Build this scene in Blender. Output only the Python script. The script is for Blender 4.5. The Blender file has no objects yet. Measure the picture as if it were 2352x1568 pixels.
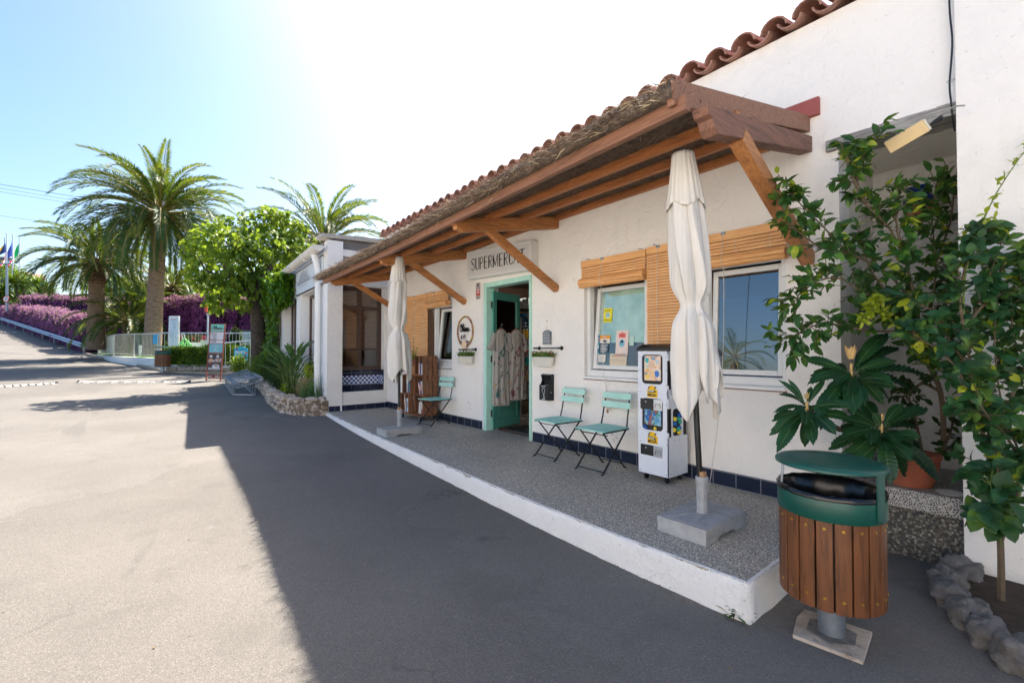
import bpy, math, random
from mathutils import Vector as V, Matrix, noise
S = bpy.context.scene
COL = S.collection
rad = math.radians

# ------------------------------------------------------------------ camera, sky, sun, exposure
FPX = 1040.8                      # focal length in pixels of a 2352 px wide picture
PITCH = math.atan(20 / FPX); YAW = rad(39.3); EYE = 1.18
cd = bpy.data.cameras.new('camera'); cam = bpy.data.objects.new('camera', cd); COL.objects.link(cam)
cd.sensor_width = 36; cd.lens = FPX / 2352 * 36; cd.clip_start = 0.05; cd.clip_end = 1500
cam.location = (0, 0, EYE); cam.rotation_euler = (math.pi / 2 + PITCH, 0, -YAW)
S.camera = cam
SUN_D = V((0.62, 0.50, 1.0)).normalized()       # direction towards the sun
elev = math.asin(SUN_D.z); azim = math.atan2(SUN_D.x, SUN_D.y)
w = bpy.data.worlds.new('World'); S.world = w; w.use_nodes = True
nt = w.node_tree; bg = nt.nodes['Background']
sky = nt.nodes.new('ShaderNodeTexSky'); sky.sky_type = 'NISHITA'; sky.sun_disc = False
sky.sun_elevation = elev; sky.sun_rotation = azim
sky.air_density = 1.0; sky.dust_density = 2.2; sky.ozone_density = 2
hs = nt.nodes.new('ShaderNodeHueSaturation'); hs.inputs['Saturation'].default_value = 1.22
nt.links.new(sky.outputs[0], hs.inputs['Color']); nt.links.new(hs.outputs[0], bg.inputs['Color'])
bg.inputs['Strength'].default_value = .082
sd = bpy.data.lights.new('sun', 'SUN'); sd.energy = 4.4; sd.angle = rad(0.5); sd.color = (1.0, 0.93, 0.84)
sun = bpy.data.objects.new('sun', sd); COL.objects.link(sun)
sun.rotation_euler = SUN_D.to_track_quat('Z', 'Y').to_euler()
vs = S.view_settings
vs.view_transform = 'Standard'; vs.look = 'None'; vs.gamma = 1; vs.exposure = 1.74

# ------------------------------------------------------------------ helpers
_fw = V((math.sin(YAW) * math.cos(PITCH), math.cos(YAW) * math.cos(PITCH), math.sin(PITCH)))
_rt = V((math.cos(YAW), -math.sin(YAW), 0)); _up = _rt.cross(_fw)
def at(x, y, d):
    'a point of the place seen at pixel x, y of the 2352 px picture, d metres deep'
    return V((0, 0, EYE)) + (_fw + _rt * ((x - 1176) / FPX) - _up * ((y - 784) / FPX)) * d

class MB:
    def __init__(s): s.v = []; s.f = []
    def add(s, vs, fs):
        o = len(s.v); s.v += [tuple(p) for p in vs]; s.f += [tuple(i + o for i in f) for f in fs]; return s
    def box(s, x0, x1, y0, y1, z0, z1):
        x0, x1 = min(x0, x1), max(x0, x1); y0, y1 = min(y0, y1), max(y0, y1); z0, z1 = min(z0, z1), max(z0, z1)
        return s.add([(x0,y0,z0),(x1,y0,z0),(x1,y1,z0),(x0,y1,z0),(x0,y0,z1),(x1,y0,z1),(x1,y1,z1),(x0,y1,z1)],
                     [(0,3,2,1),(4,5,6,7),(0,1,5,4),(1,2,6,5),(2,3,7,6),(3,0,4,7)])
    def obox(s, c, a, b, n):
        'box round centre c with half vectors a, b, n'
        c, a, b, n = V(c), V(a), V(b), V(n)
        p = [c + a*i + b*j + n*k for k in (-1, 1) for j in (-1, 1) for i in (-1, 1)]
        return s.add(p, [(0,2,3,1),(4,5,7,6),(0,1,5,4),(1,3,7,5),(3,2,6,7),(2,0,4,6)])
    def beam(s, p0, p1, w, h, up=(0, 0, 1)):
        p0, p1 = V(p0), V(p1); d = p1 - p0; u = V(up); sx = d.cross(u).normalized(); uz = sx.cross(d).normalized()
        return s.obox((p0 + p1) / 2, d / 2, sx * w / 2, uz * h / 2)
    def tube(s, pts, r, seg=8, cap=True, closed=False):
        pts = [V(p) for p in pts]; n = len(pts); rr = r if isinstance(r, (list, tuple)) else [r] * n
        ref = None; o = len(s.v)
        for i, p in enumerate(pts):
            if closed: t = (pts[(i + 1) % n] - pts[i - 1])
            else: t = pts[min(i + 1, n - 1)] - pts[max(i - 1, 0)]
            t = t.normalized() if t.length > 1e-9 else V((0, 0, 1))
            if ref is None: ref = V((1, 0, 0)) if abs(t.x) < .8 else V((0, 1, 0))
            a = (ref - t * ref.dot(t)).normalized(); ref = a; b = t.cross(a)
            for k in range(seg):
                an = 2 * math.pi * k / seg
                s.v.append(tuple(p + (a * math.cos(an) + b * math.sin(an)) * rr[i]))
        m = n if closed else n - 1
        for i in range(m):
            j = (i + 1) % n
            for k in range(seg):
                k2 = (k + 1) % seg
                s.f.append((o + i*seg + k, o + i*seg + k2, o + j*seg + k2, o + j*seg + k))
        if cap and not closed:
            s.f.append(tuple(o + k for k in reversed(range(seg)))); s.f.append(tuple(o + (n-1)*seg + k for k in range(seg)))
        return s
    def lathe(s, prof, c=(0, 0, 0), seg=24, ax=None, warp=None):
        'prof: list of (r, z)'
        o = len(s.v); c = V(c)
        for i, (r, z) in enumerate(prof):
            for k in range(seg):
                a = 2 * math.pi * k / seg; q = V((r * math.cos(a), r * math.sin(a), z))
                if warp: q = V(warp(q, a, i))
                s.v.append(tuple(c + q))
        for i in range(len(prof) - 1):
            for k in range(seg):
                k2 = (k + 1) % seg
                s.f.append((o + i*seg + k, o + i*seg + k2, o + (i+1)*seg + k2, o + (i+1)*seg + k))
        return s
    def prism(s, poly, o, u, v, n):
        'poly: 2-d points in the frame o,u,v pushed along n'
        o, u, v, n = V(o), V(u), V(v), V(n); k = len(poly)
        a = [o + u * x + v * y for x, y in poly]; b = [p + n for p in a]
        return s.add(a + b, [tuple(reversed(range(k))), tuple(range(k, 2*k))] + [(i, (i+1) % k, (i+1) % k + k, i + k) for i in range(k)])
    def ribbon(s, pts, w, o, u, v, n, thick=.002):
        'a pen stroke of width w laid on a board'
        o, u, v, n = V(o), V(u), V(v), V(n); P = [V((x, y)) for x, y in pts]; L = []; R = []
        for i, p in enumerate(P):
            t = P[min(i + 1, len(P) - 1)] - P[max(i - 1, 0)]
            if t.length < 1e-9: t = V((1, 0))
            t.normalize(); q = V((-t.y, t.x)) * (w / 2); L.append(p + q); R.append(p - q)
        if len(P) > 1:
            e = (P[0] - P[1]).normalized() * w * .35; L[0] = L[0] + e; R[0] = R[0] + e
            e = (P[-1] - P[-2]).normalized() * w * .35; L[-1] = L[-1] + e; R[-1] = R[-1] + e
        def W(p, h): return o + u * p.x + v * p.y + n * h
        k = len(P); vs_ = [W(p, thick) for p in L] + [W(p, thick) for p in R]
        return s.add(vs_, [(i, i + 1, k + i + 1, k + i) for i in range(k - 1)])
    def rect(s, x0, y0, x1, y1, o, u, v, n, h=.001):
        o, u, v, n = V(o), V(u), V(v), V(n)
        return s.add([o + u*x + v*y + n*h for x, y in ((x0,y0),(x1,y0),(x1,y1),(x0,y1))], [(0,1,2,3)])
    def leaf(s, p, d, nrm, L, W, fold=.25, curl=.25, pos=(0, .3, .65, 1), wid=(.08, 1, .85, 0)):
        'a folded, curling leaf: base p, direction d, face normal nrm'
        p, d, nrm = V(p), V(d).normalized(), V(nrm); sd_ = d.cross(nrm)
        if sd_.length < 1e-4: sd_ = d.orthogonal()
        sd_.normalize(); nn = sd_.cross(d).normalized(); vs_ = []
        for t, q in zip(pos, wid):
            c = p + d * (L * t) - nn * (curl * L * t * t); h = W * .5 * q
            vs_ += [c - sd_ * h + nn * (fold * h), c, c + sd_ * h + nn * (fold * h)]
        fs = []
        for i in range(len(pos) - 1):
            a = i * 3; fs += [(a, a+1, a+4, a+3), (a+1, a+2, a+5, a+4)]
        return s.add(vs_, fs)
    def card(s, p, d, nrm, L, W):
        'a small diamond leaf with a fold'
        p, d, nrm = V(p), V(d), V(nrm); sd_ = d.cross(nrm)
        if sd_.length < 1e-4: sd_ = d.orthogonal()
        sd_.normalize(); m = p + d * (L * .5)
        return s.add([p, m - sd_ * (W/2) + nrm * (.12 * W), p + d * L, m + sd_ * (W/2) + nrm * (.12 * W)], [(0, 1, 2), (0, 2, 3)])
    def blob(s, c, rx, ry, rz, seed=0, amp=.18, fr=2.0, seg=12, ring=8):
        c = V(c); o = len(s.v)
        for i in range(ring + 1):
            ph = math.pi * i / ring
            for k in range(seg):
                a = 2 * math.pi * k / seg; q = V((math.sin(ph)*math.cos(a), math.sin(ph)*math.sin(a), math.cos(ph)))
                m = 1 + amp * (noise.noise(q * fr + V((seed * 3.1, seed * 1.7, 0))) + .45 * noise.noise(q * fr * 2.7 + V((seed, 0, seed))) * (amp > .25))
                # flatten towards a blocky stone
                b = max(abs(q.x), abs(q.y), abs(q.z)); m *= (1 - .25) + .25 / max(b, .58)
                s.v.append((c.x + q.x*rx*m, c.y + q.y*ry*m, c.z + q.z*rz*m))
        for i in range(ring):
            for k in range(seg):
                k2 = (k + 1) % seg
                s.f.append((o + i*seg + k, o + i*seg + k2, o + (i+1)*seg + k2, o + (i+1)*seg + k))
        return s
    def build(s, name, mat, parent=None, smooth=False, bevel=0, sharp=35):
        me = bpy.data.meshes.new(name); off = OFF.get(parent.name, V((0, 0, 0))) if parent else V((0, 0, 0))
        me.from_pydata([tuple(V(p) - off) for p in s.v], [], s.f)
        mats = mat if isinstance(mat, (list, tuple)) else [mat]
        for m in mats: me.materials.append(m)
        me.update()
        ob = bpy.data.objects.new(name, me); COL.objects.link(ob)
        if parent: ob.parent = parent; OFF[ob.name] = off
        if smooth:
            me.shade_smooth()
            if smooth != 'all':
                try: me.set_sharp_from_angle(angle=rad(sharp))
                except Exception: pass
        if bevel:
            b = ob.modifiers.new('bevel', 'BEVEL'); b.width = bevel; b.segments = 2; b.limit_method = 'ANGLE'; b.angle_limit = rad(40)
        return ob
OFF = {}
def info(o, label=None, cat=None, group=None, kind=None):
    if label: o['label'] = label
    if cat: o['category'] = cat
    if group: o['group'] = group
    if kind: o['kind'] = kind
    return o
def thing(name, label, cat, loc=(0, 0, 0), group=None, local=False):
    o = bpy.data.objects.new(name, None); COL.objects.link(o); o.empty_display_size = .2
    o.location = loc; OFF[o.name] = V((0, 0, 0)) if local else V(loc)
    return info(o, label, cat, group)
def place(o, loc, rz=0, label=None):
    o.location = loc; o.rotation_euler = (0, 0, rz)
    if label: o['label'] = label
    return o
def dup(o, loc=None, rz=None, label=None, parent=None):
    c = o.copy(); COL.objects.link(c)
    if parent: c.parent = parent
    for ch in list(o.children): dup(ch, parent=c)
    if loc is not None: c.location = loc
    if rz is not None: c.rotation_euler = (0, 0, rz)
    if label: c['label'] = label
    return c
def curve(pts, n=6):
    'smooth a polyline (Catmull-Rom)'
    P = [V(p) for p in pts]; P = [P[0] * 2 - P[1]] + P + [P[-1] * 2 - P[-2]]; out = []
    for i in range(1, len(P) - 2):
        for k in range(n):
            t = k / n; a, b, c, d = P[i-1], P[i], P[i+1], P[i+2]
            out.append(((b*2) + (c - a)*t + (a*2 - b*5 + c*4 - d)*t*t + (b*3 - a - c*3 + d)*t**3) * .5)
    out.append(P[-2]); return out
def text(body, size, o, u, v, n, name, mat, parent, shear=0, align='CENTER', h=.0015, offset=0, space=1):
    cu = bpy.data.curves.new('t', 'FONT'); cu.body = body; cu.size = size; cu.shear = shear; cu.align_x = align
    cu.resolution_u = 2; cu.offset = offset; cu.space_character = space
    ob = bpy.data.objects.new('t', cu); COL.objects.link(ob)
    dg = bpy.context.evaluated_depsgraph_get(); me = bpy.data.meshes.new_from_object(ob.evaluated_get(dg))
    m = MB(); o, u, v, n = V(o), V(u), V(v), V(n)
    m.add([o + u*q.co.x + v*q.co.y + n*h for q in me.vertices], [tuple(p.vertices) for p in me.polygons])
    bpy.data.objects.remove(ob); bpy.data.curves.remove(cu); bpy.data.meshes.remove(me)
    return m.build(name, mat, parent) if name else m

# ------------------------------------------------------------------ materials
def lin(c): return tuple((x/255/12.92 if x/255 <= .04045 else ((x/255 + .055)/1.055)**2.4) for x in c) + (1,)
class MT:
    'a small wrapper round one node material'
    def __init__(s, name):
        s.m = bpy.data.materials.new(name); s.m.use_nodes = True; s.nt = s.m.node_tree; s.b = s.nt.nodes['Principled BSDF']
        s.out = s.nt.nodes['Material Output']; s.tc = s.nt.nodes.new('ShaderNodeTexCoord')
    def n(s, t, **k):
        q = s.nt.nodes.new(t)
        for a, b in k.items():
            if a in q.inputs: q.inputs[a].default_value = b
            else: setattr(q, a, b)
        return q
    def l(s, a, b): s.nt.links.new(a, b)
    def vec(s, scale=(1, 1, 1), rot=(0, 0, 0), src='Object'):
        q = s.n('ShaderNodeMapping'); q.inputs['Scale'].default_value = scale; q.inputs['Rotation'].default_value = rot
        s.l(s.tc.outputs[src], q.inputs['Vector']); return q.outputs[0]
    def noise(s, scale, detail=6, rough=.6, vec=None, dist=0):
        q = s.n('ShaderNodeTexNoise'); q.inputs['Scale'].default_value = scale; q.inputs['Detail'].default_value = detail
        q.inputs['Roughness'].default_value = rough; q.inputs['Distortion'].default_value = dist
        s.l(vec or s.tc.outputs['Object'], q.inputs['Vector']); return q.outputs['Fac']
    def voro(s, scale, feature='F1', vec=None, out='Distance', rnd=1):
        q = s.n('ShaderNodeTexVoronoi'); q.feature = feature; q.inputs['Scale'].default_value = scale; q.inputs['Randomness'].default_value = rnd
        s.l(vec or s.tc.outputs['Object'], q.inputs['Vector']); return q.outputs[out]
    def ramp(s, fac, stops, const=False):
        q = s.n('ShaderNodeValToRGB'); r = q.color_ramp
        if const: r.interpolation = 'CONSTANT'
        while len(r.elements) < len(stops): r.elements.new(.5)
        for e, (p, c) in zip(r.elements, stops): e.position = p; e.color = c if len(c) == 4 else tuple(c) + (1,)
        s.l(fac, q.inputs[0]); return q.outputs[0]
    def mix(s, a, b, fac, mode='MIX'):
        q = s.n('ShaderNodeMix'); q.data_type = 'RGBA'; q.blend_type = mode
        for i, val in ((0, fac), (6, a), (7, b)):
            if hasattr(val, 'links'): s.l(val, q.inputs[i])
            else: q.inputs[i].default_value = val
        return q.outputs[2]
    def color(s, c):
        if hasattr(c, 'links'): s.l(c, s.b.inputs['Base Color'])
        else: s.b.inputs['Base Color'].default_value = c
        return s
    def rough(s, r):
        if hasattr(r, 'links'): s.l(r, s.b.inputs['Roughness'])
        else: s.b.inputs['Roughness'].default_value = r
        return s
    def bump(s, h, strength=.3, dist=.01):
        q = s.n('ShaderNodeBump'); q.inputs['Strength'].default_value = strength; q.inputs['Distance'].default_value = dist
        s.l(h, q.inputs['Height']); s.l(q.outputs[0], s.b.inputs['Normal']); return s
G = lambda v: (v, v, v, 1)
def plain(name, c, rough=.6, metal=0, var=.12, scale=8, bump=0, spec=None):
    t = MT(name); c = lin(c) if len(c) == 3 else c
    lo = tuple(x * (1 - var) for x in c[:3]) + (1,); hi = tuple(min(1, x * (1 + var)) for x in c[:3]) + (1,)
    f = t.noise(scale, 5); t.color(t.ramp(f, [(.3, lo), (.7, hi)])); t.rough(rough); t.b.inputs['Metallic'].default_value = metal
    if bump: t.bump(t.noise(scale * 6, 4), bump, .004)
    if spec is not None: t.b.inputs['Specular IOR Level'].default_value = spec
    return t.m
def plaster(name, base=.80, rough_scale=9, strength=.35, dirt=.5, tint=(1, .985, .955), dist=.02):
    t = MT(name); c = tuple(base * k for k in tint) + (1,); d = (base*.62, base*.58, base*.52, 1)
    f = t.noise(1.6, 8, .65); sp = t.noise(38, 3, .5)
    k = t.ramp(f, [(.28, G(1)), (.5, G(0))]); k2 = t.ramp(sp, [(.66, G(0)), (.72, G(1))])
    mul = t.n('ShaderNodeMath', operation='MULTIPLY'); t.l(k2, mul.inputs[0]); mul.inputs[1].default_value = dirt
    a = t.mix(c, tuple(base * q for q in (.93, .90, .86)) + (1,), k); t.color(t.mix(a, d, mul.outputs[0]))
    old = t.b.inputs['Base Color'].links[0].from_socket
    pz = t.noise(1.9, 9, .62, t.vec((1, 1, 1.1)), .4); stv = t.noise(2.2, 6, .6, t.vec((3.2, 3.2, .28)))
    o2 = t.mix(old, tuple(base * q for q in (.80, .76, .70)) + (1,), t.ramp(stv, [(.58, G(0)), (.78, G(.5 * dirt + .1))]))
    t.color(t.mix(o2, (base*.60, base*.53, base*.46, 1), t.ramp(pz, [(.685, G(0)), (.695, G(.7))])))
    h = t.noise(rough_scale, 8, .62, dist=.6); t.bump(h, strength, dist); t.rough(.9); return t.m
def tintwood(name, a, b, axis=0, rough=.55, scale=1.0, crack=.4):
    t = MT(name); sc = [16 * scale] * 3; sc[axis] = 1.2 * scale
    vv = t.vec(tuple(sc)); f = t.noise(2.2, 9, .7, vv, 1.2); big = t.noise(1.3, 3, .5)
    col = t.ramp(f, [(.30, lin(b)), (.55, lin(a)), (.8, tuple(min(1, x * 1.25) for x in lin(a)[:3]) + (1,))])
    col = t.mix(col, tuple(x * .55 for x in lin(b)[:3]) + (1,), t.ramp(big, [(.5, G(0)), (.8, G(crack))]))
    t.color(col); t.rough(rough); t.bump(f, .35, .004); return t.m
def foliage(name, c1, c2, c3=None, trans=.35, rough=.45, scale=.7, fine=9):
    t = MT(name); f = t.noise(scale, 3); g = t.noise(fine, 2)
    a = t.ramp(f, [(.35, lin(c1)), (.65, lin(c2))]); col = t.mix(a, lin(c3 or c2), t.ramp(g, [(.52, G(0)), (.68, G(1))]))
    t.color(col); t.rough(rough); t.b.inputs['Specular IOR Level'].default_value = .3
    tr = t.n('ShaderNodeBsdfTranslucent'); br = t.mix(col, lin((190, 215, 40)), .35); t.l(br, tr.inputs['Color'])
    mx = t.n('ShaderNodeMixShader'); mx.inputs[0].default_value = trans
    t.l(t.b.outputs[0], mx.inputs[1]); t.l(tr.outputs[0], mx.inputs[2]); t.l(mx.outputs[0], t.out.inputs['Surface']); return t.m
def glassy(name, tint=(1, 1, 1, 1), refl=.35, rough=.0):
    'window pane: part mirror, part clear'
    t = MT(name); g = t.n('ShaderNodeBsdfGlossy'); g.inputs['Roughness'].default_value = rough
    tr = t.n('ShaderNodeBsdfTransparent'); tr.inputs['Color'].default_value = tint
    fr = t.n('ShaderNodeFresnel'); fr.inputs[0].default_value = 1.5
    md = t.n('ShaderNodeMath', operation='MULTIPLY_ADD'); md.inputs[1].default_value = 1.0; md.inputs[2].default_value = refl; md.use_clamp = True
    t.l(fr.outputs[0], md.inputs[0]); mx = t.n('ShaderNodeMixShader'); t.l(md.outputs[0], mx.inputs[0])
    t.l(tr.outputs[0], mx.inputs[1]); t.l(g.outputs[0], mx.inputs[2]); t.l(mx.outputs[0], t.out.inputs['Surface']); return t.m

M = {}
M['plaster'] = plaster('white_plaster', .90, 9, .6, .4, (1, .955, .895), .03)
M['plaster_rough'] = plaster('rough_white_plaster', .86, 22, .85, .55, (1, .975, .94), .025)
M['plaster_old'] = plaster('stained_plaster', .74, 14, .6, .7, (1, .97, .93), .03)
M['white'] = plain('white_paint', (232, 232, 230), .35, var=.03)
M['whitepl'] = plain('white_plastic', (225, 224, 220), .3, var=.04)
M['cream'] = plain('cream_enamel', (222, 218, 206), .45, var=.05)
M['black'] = plain('black_paint', (24, 25, 27), .4)
M['blackm'] = plain('black_metal', (34, 35, 37), .45, .3)
M['dark'] = plain('dark_interior', (46, 44, 42), .8)
M['grey'] = plain('grey_plastic', (162, 163, 164), .6, var=.2, scale=14, bump=.3)
M['steel'] = plain('galvanised_steel', (158, 166, 176), .38, .75, var=.15, scale=20)
M['alu'] = plain('aluminium', (190, 194, 200), .3, .6)
M['teal'] = plain('teal_paint', (182, 228, 212), .4, var=.08, bump=.15)
M['teald'] = plain('teal_door_paint', (84, 158, 142), .4, var=.08)
M['tealslat'] = plain('turquoise_slat_paint', (150, 220, 208), .42, var=.12, scale=30, bump=.2)
M['green'] = plain('dark_green_paint', (14, 78, 66), .35, var=.15)
M['red'] = plain('red_paint', (190, 40, 38), .5)
M['redboard'] = plain('faded_red_board', (160, 84, 76), .7, var=.12, bump=.2)
M['orange'] = plain('orange_plastic', (235, 95, 50), .5)
M['blue'] = plain('blue_glaze', (20, 48, 120), .15)
M['terra'] = plain('terracotta', (168, 96, 70), .85, var=.18, bump=.3)
M['soil'] = plain('dry_soil', (70, 56, 44), .95, var=.5, scale=20, bump=1)
M['rope'] = plain('cotton_cord', (214, 206, 190), .8)
M['paper'] = plain('paper', (228, 224, 214), .7, var=.03)
M['rubber'] = plain('rubber', (30, 30, 30), .7)
M['bark'] = plain('bark', (96, 82, 68), .95, var=.45, scale=14, bump=1)
M['barkd'] = plain('grey_brown_bark', (78, 68, 60), .95, var=.5, scale=9, bump=1)
M['soffit'] = plain('grey_sheet', (112, 108, 106), .7, var=.1)
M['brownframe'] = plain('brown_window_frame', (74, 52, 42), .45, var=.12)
M['pine'] = tintwood('orange_pine', (190, 128, 72), (140, 84, 44), 0, .5, 1, .75)
M['pinex'] = tintwood('orange_pine_beam', (190, 128, 74), (128, 78, 44), 0, .5, 1, .8)
M['piney'] = tintwood('orange_pine_purlin', (188, 120, 70), (138, 82, 48), 1, .5)
M['pinefascia'] = tintwood('faded_red_pine', (152, 108, 84), (112, 78, 60), 1, .6)
M['weath'] = tintwood('weathered_red_beam', (140, 98, 80), (84, 64, 54), 0, .7, 1, .8)
M['lintel'] = tintwood('grey_driftwood', (168, 164, 158), (84, 80, 76), 1, .85, .9, .6)
M['crate'] = tintwood('dark_crate_wood', (138, 92, 62), (84, 54, 38), 2, .7)
M['binwood'] = tintwood('varnished_slat', (118, 72, 40), (66, 40, 24), 2, .42, 1.3, .8)
M['signwood'] = plain('red_brown_frame', (146, 74, 58), .55)
M['carton'] = plain('cardboard', (176, 138, 98), .8)
M['brass'] = plain('brass_screw', (198, 158, 70), .35, .8)
M['lampbox'] = plain('beige_lamp_case', (226, 198, 148), .5, var=.04)
M['pencil'] = plain('dark_ink', (28, 28, 30), .6)
M['inkteal'] = plain('navy_ink', (16, 44, 58), .6)
M['chalk'] = plain('white_ink', (225, 232, 232), .6)
M['cloth'] = None
def m_asphalt():
    t = MT('old_asphalt'); f = t.noise(.45, 7, .62); g = t.noise(130, 4, .8); h = t.noise(2.2, 8, .72); st = t.noise(.9, 5, .6, t.vec((1, .35, 1)), 1.2)
    vor = t.voro(210); vc = t.n('ShaderNodeSeparateColor'); t.l(t.voro(210, out='Color'), vc.inputs[0])
    a = t.ramp(f, [(.3, (.155, .146, .136, 1)), (.7, (.225, .212, .195, 1))])
    a = t.mix(a, (.40, .375, .345, 1), t.ramp(vc.outputs[0], [(.74, G(0)), (.95, G(.34))]))
    a = t.mix(a, (.085, .082, .080, 1), t.ramp(vc.outputs[1], [(.72, G(0)), (.93, G(.45))]))
    a = t.mix(a, (.10, .097, .094, 1), t.ramp(g, [(.30, G(.6)), (.46, G(0))]))
    a = t.mix(a, (.15, .142, .132, 1), t.ramp(h, [(.54, G(0)), (.72, G(.7))]))
    a = t.mix(a, (.12, .115, .108, 1), t.ramp(st, [(.60, G(0)), (.66, G(.42)), (.9, G(.5))]))
    cv = t.vec((1, 1, 1)); dn = t.n('ShaderNodeTexNoise'); dn.inputs['Scale'].default_value = 2.3; dn.inputs['Detail'].default_value = 8; t.l(cv, dn.inputs['Vector'])
    ad = t.mix(cv, dn.outputs['Color'], .5); cr = t.voro(.33, 'DISTANCE_TO_EDGE', ad); msk = t.ramp(t.noise(.6, 3), [(.5, G(0)), (.6, G(.5))])
    q = t.n('ShaderNodeMath', operation='MULTIPLY'); t.l(t.ramp(cr, [(0, G(1)), (.0022, G(0))]), q.inputs[0]); t.l(msk, q.inputs[1])
    a = t.mix(a, (.06, .058, .055, 1), q.outputs[0])
    pc = t.n('ShaderNodeSeparateColor'); t.l(t.voro(.21, out='Color', vec=ad), pc.inputs[0])
    a = t.mix(a, t.mix(a, (1.0, .968, .915, 1), 1, 'MULTIPLY'), 1)
    a = t.mix(a, t.mix(a, (.88, .875, .87, 1), 1, 'MULTIPLY'), t.ramp(pc.outputs[0], [(.45, G(0)), (.55, G(.8))]))
    a = t.mix(a, (.07, .066, .062, 1), t.ramp(t.noise(1.7, 4, .5), [(.70, G(0)), (.76, G(.5))]))
    a = t.mix(a, (.34, .32, .28, 1), t.ramp(t.noise(5, 6, .7), [(.62, G(0)), (.8, G(.35))]))
    t.color(a); t.rough(.88); t.b.inputs['Specular IOR Level'].default_value = .2
    t.bump(t.mix(vor, g, .5), .6, .006); return t.m
M['asphalt'] = m_asphalt()
def m_pebble(name, scale=150, mul=1.0, warm=1.0):
    wg = 1 + (warm - 1) * .25
    t = MT(name); c = t.voro(scale, out='Color'); d = t.voro(scale)
    sep = t.n('ShaderNodeSeparateColor'); t.l(c, sep.inputs[0]); k = mul
    a = t.ramp(sep.outputs[0], [(0, (.045*k, .042*k, .042*k, 1)), (.3, (.10*k, .092*k, .085*k, 1)), (.55, (.17*k, .156*k/wg, .138*k/warm, 1)), (.8, (.27*k, .255*k/wg, .23*k/warm, 1)), (1, (.50*k, .485*k/wg, .46*k/warm, 1))])
    a = t.mix(a, (.07*k, .065*k, .06*k, 1), t.ramp(d, [(.35, G(0)), (.75, G(.8))]))
    f = t.noise(1.1, 5); a = t.mix(a, (.10*k, .09*k, .08*k, 1), t.ramp(f, [(.5, G(0)), (.75, G(.6))]))
    t.color(a); t.rough(.75)
    inv = t.n('ShaderNodeMath', operation='SUBTRACT'); inv.inputs[0].default_value = 1; t.l(d, inv.inputs[1])
    t.bump(inv.outputs[0], .5, .004); return t
tp = m_pebble('washed_pebble_paving', 215, 3.1, 1.24)
# faint square paving joints
br = tp.n('ShaderNodeTexBrick'); br.offset = 0; br.inputs['Scale'].default_value = 1; br.inputs['Brick Width'].default_value = .5; br.inputs['Row Height'].default_value = .5
br.inputs['Mortar Size'].default_value = .006; br.inputs['Color1'].default_value = G(0); br.inputs['Color2'].default_value = G(0); br.inputs['Mortar'].default_value = G(1)
tp.l(tp.tc.outputs['Object'], br.inputs['Vector'])
old = tp.b.inputs['Base Color'].links[0].from_socket
jm = tp.mix(G(0), G(.45), br.outputs['Color']); tp.color(tp.mix(old, (.3, .27, .24, 1), jm))
M['pebble'] = tp.m
M['pebble_brown'] = m_pebble('brown_aggregate', 70, .75, 1.25).m
def m_speckle():
    t = MT('speckled_ledge'); d = t.voro(75, 'DISTANCE_TO_EDGE'); t.color(t.ramp(d, [(.02, (.55, .52, .48, 1)), (.12, (.5, .47, .43, 1)), (.2, (.05, .045, .04, 1))])); t.rough(.7); t.bump(d, .5, .004); return t.m
M['speckle'] = m_speckle()
def m_stone(name, c, d):
    t = MT(name); f = t.noise(4, 8, .7); g = t.noise(22, 6, .7); a = t.ramp(f, [(.3, lin(d)), (.55, lin(c)), (.75, tuple(min(1, x*1.25) for x in lin(c)[:3]) + (1,))])
    t.color(t.mix(a, tuple(x*.45 for x in lin(d)[:3]) + (1,), t.ramp(g, [(.30, G(.8)), (.45, G(0))]))); t.rough(.9); t.bump(g, .8, .02); return t.m
M['stone'] = m_stone('limestone', (198, 184, 168), (150, 128, 108))
M['stoned'] = m_stone('dark_rock', (126, 122, 118), (80, 74, 68))
M['mortar'] = m_stone('brown_mortar', (132, 114, 98), (100, 84, 70))
def m_tile(name, col, mort, w=.1, h=.1, rough=.15, ax='Y', mort_size=.004):
    t = MT(name); sep = t.n('ShaderNodeSeparateXYZ'); t.l(t.tc.outputs['Object'], sep.inputs[0]); cmb = t.n('ShaderNodeCombineXYZ')
    t.l(sep.outputs[ax], cmb.inputs[0]); t.l(sep.outputs['Z'], cmb.inputs[1])
    b = t.n('ShaderNodeTexBrick'); b.offset = 0; b.inputs['Scale'].default_value = 1; b.inputs['Brick Width'].default_value = w; b.inputs['Row Height'].default_value = h
    b.inputs['Mortar Size'].default_value = mort_size; b.inputs['Color1'].default_value = col; b.inputs['Color2'].default_value = tuple(x * 1.3 for x in col[:3]) + (1,); b.inputs['Mortar'].default_value = mort
    t.l(cmb.outputs[0], b.inputs['Vector']); t.color(b.outputs['Color']); t.rough(rough); t.bump(b.outputs['Fac'], -.3, .002); return t.m
M['tiley'] = m_tile('navy_tile', (.010, .016, .036, 1), (.25, .26, .3, 1), .2, .12, .2, 'Y', .003)
M['tilex'] = m_tile('navy_tile_side', (.014, .02, .045, 1), (.16, .17, .2, 1), .2, .12, .2, 'X', .003)
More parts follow.
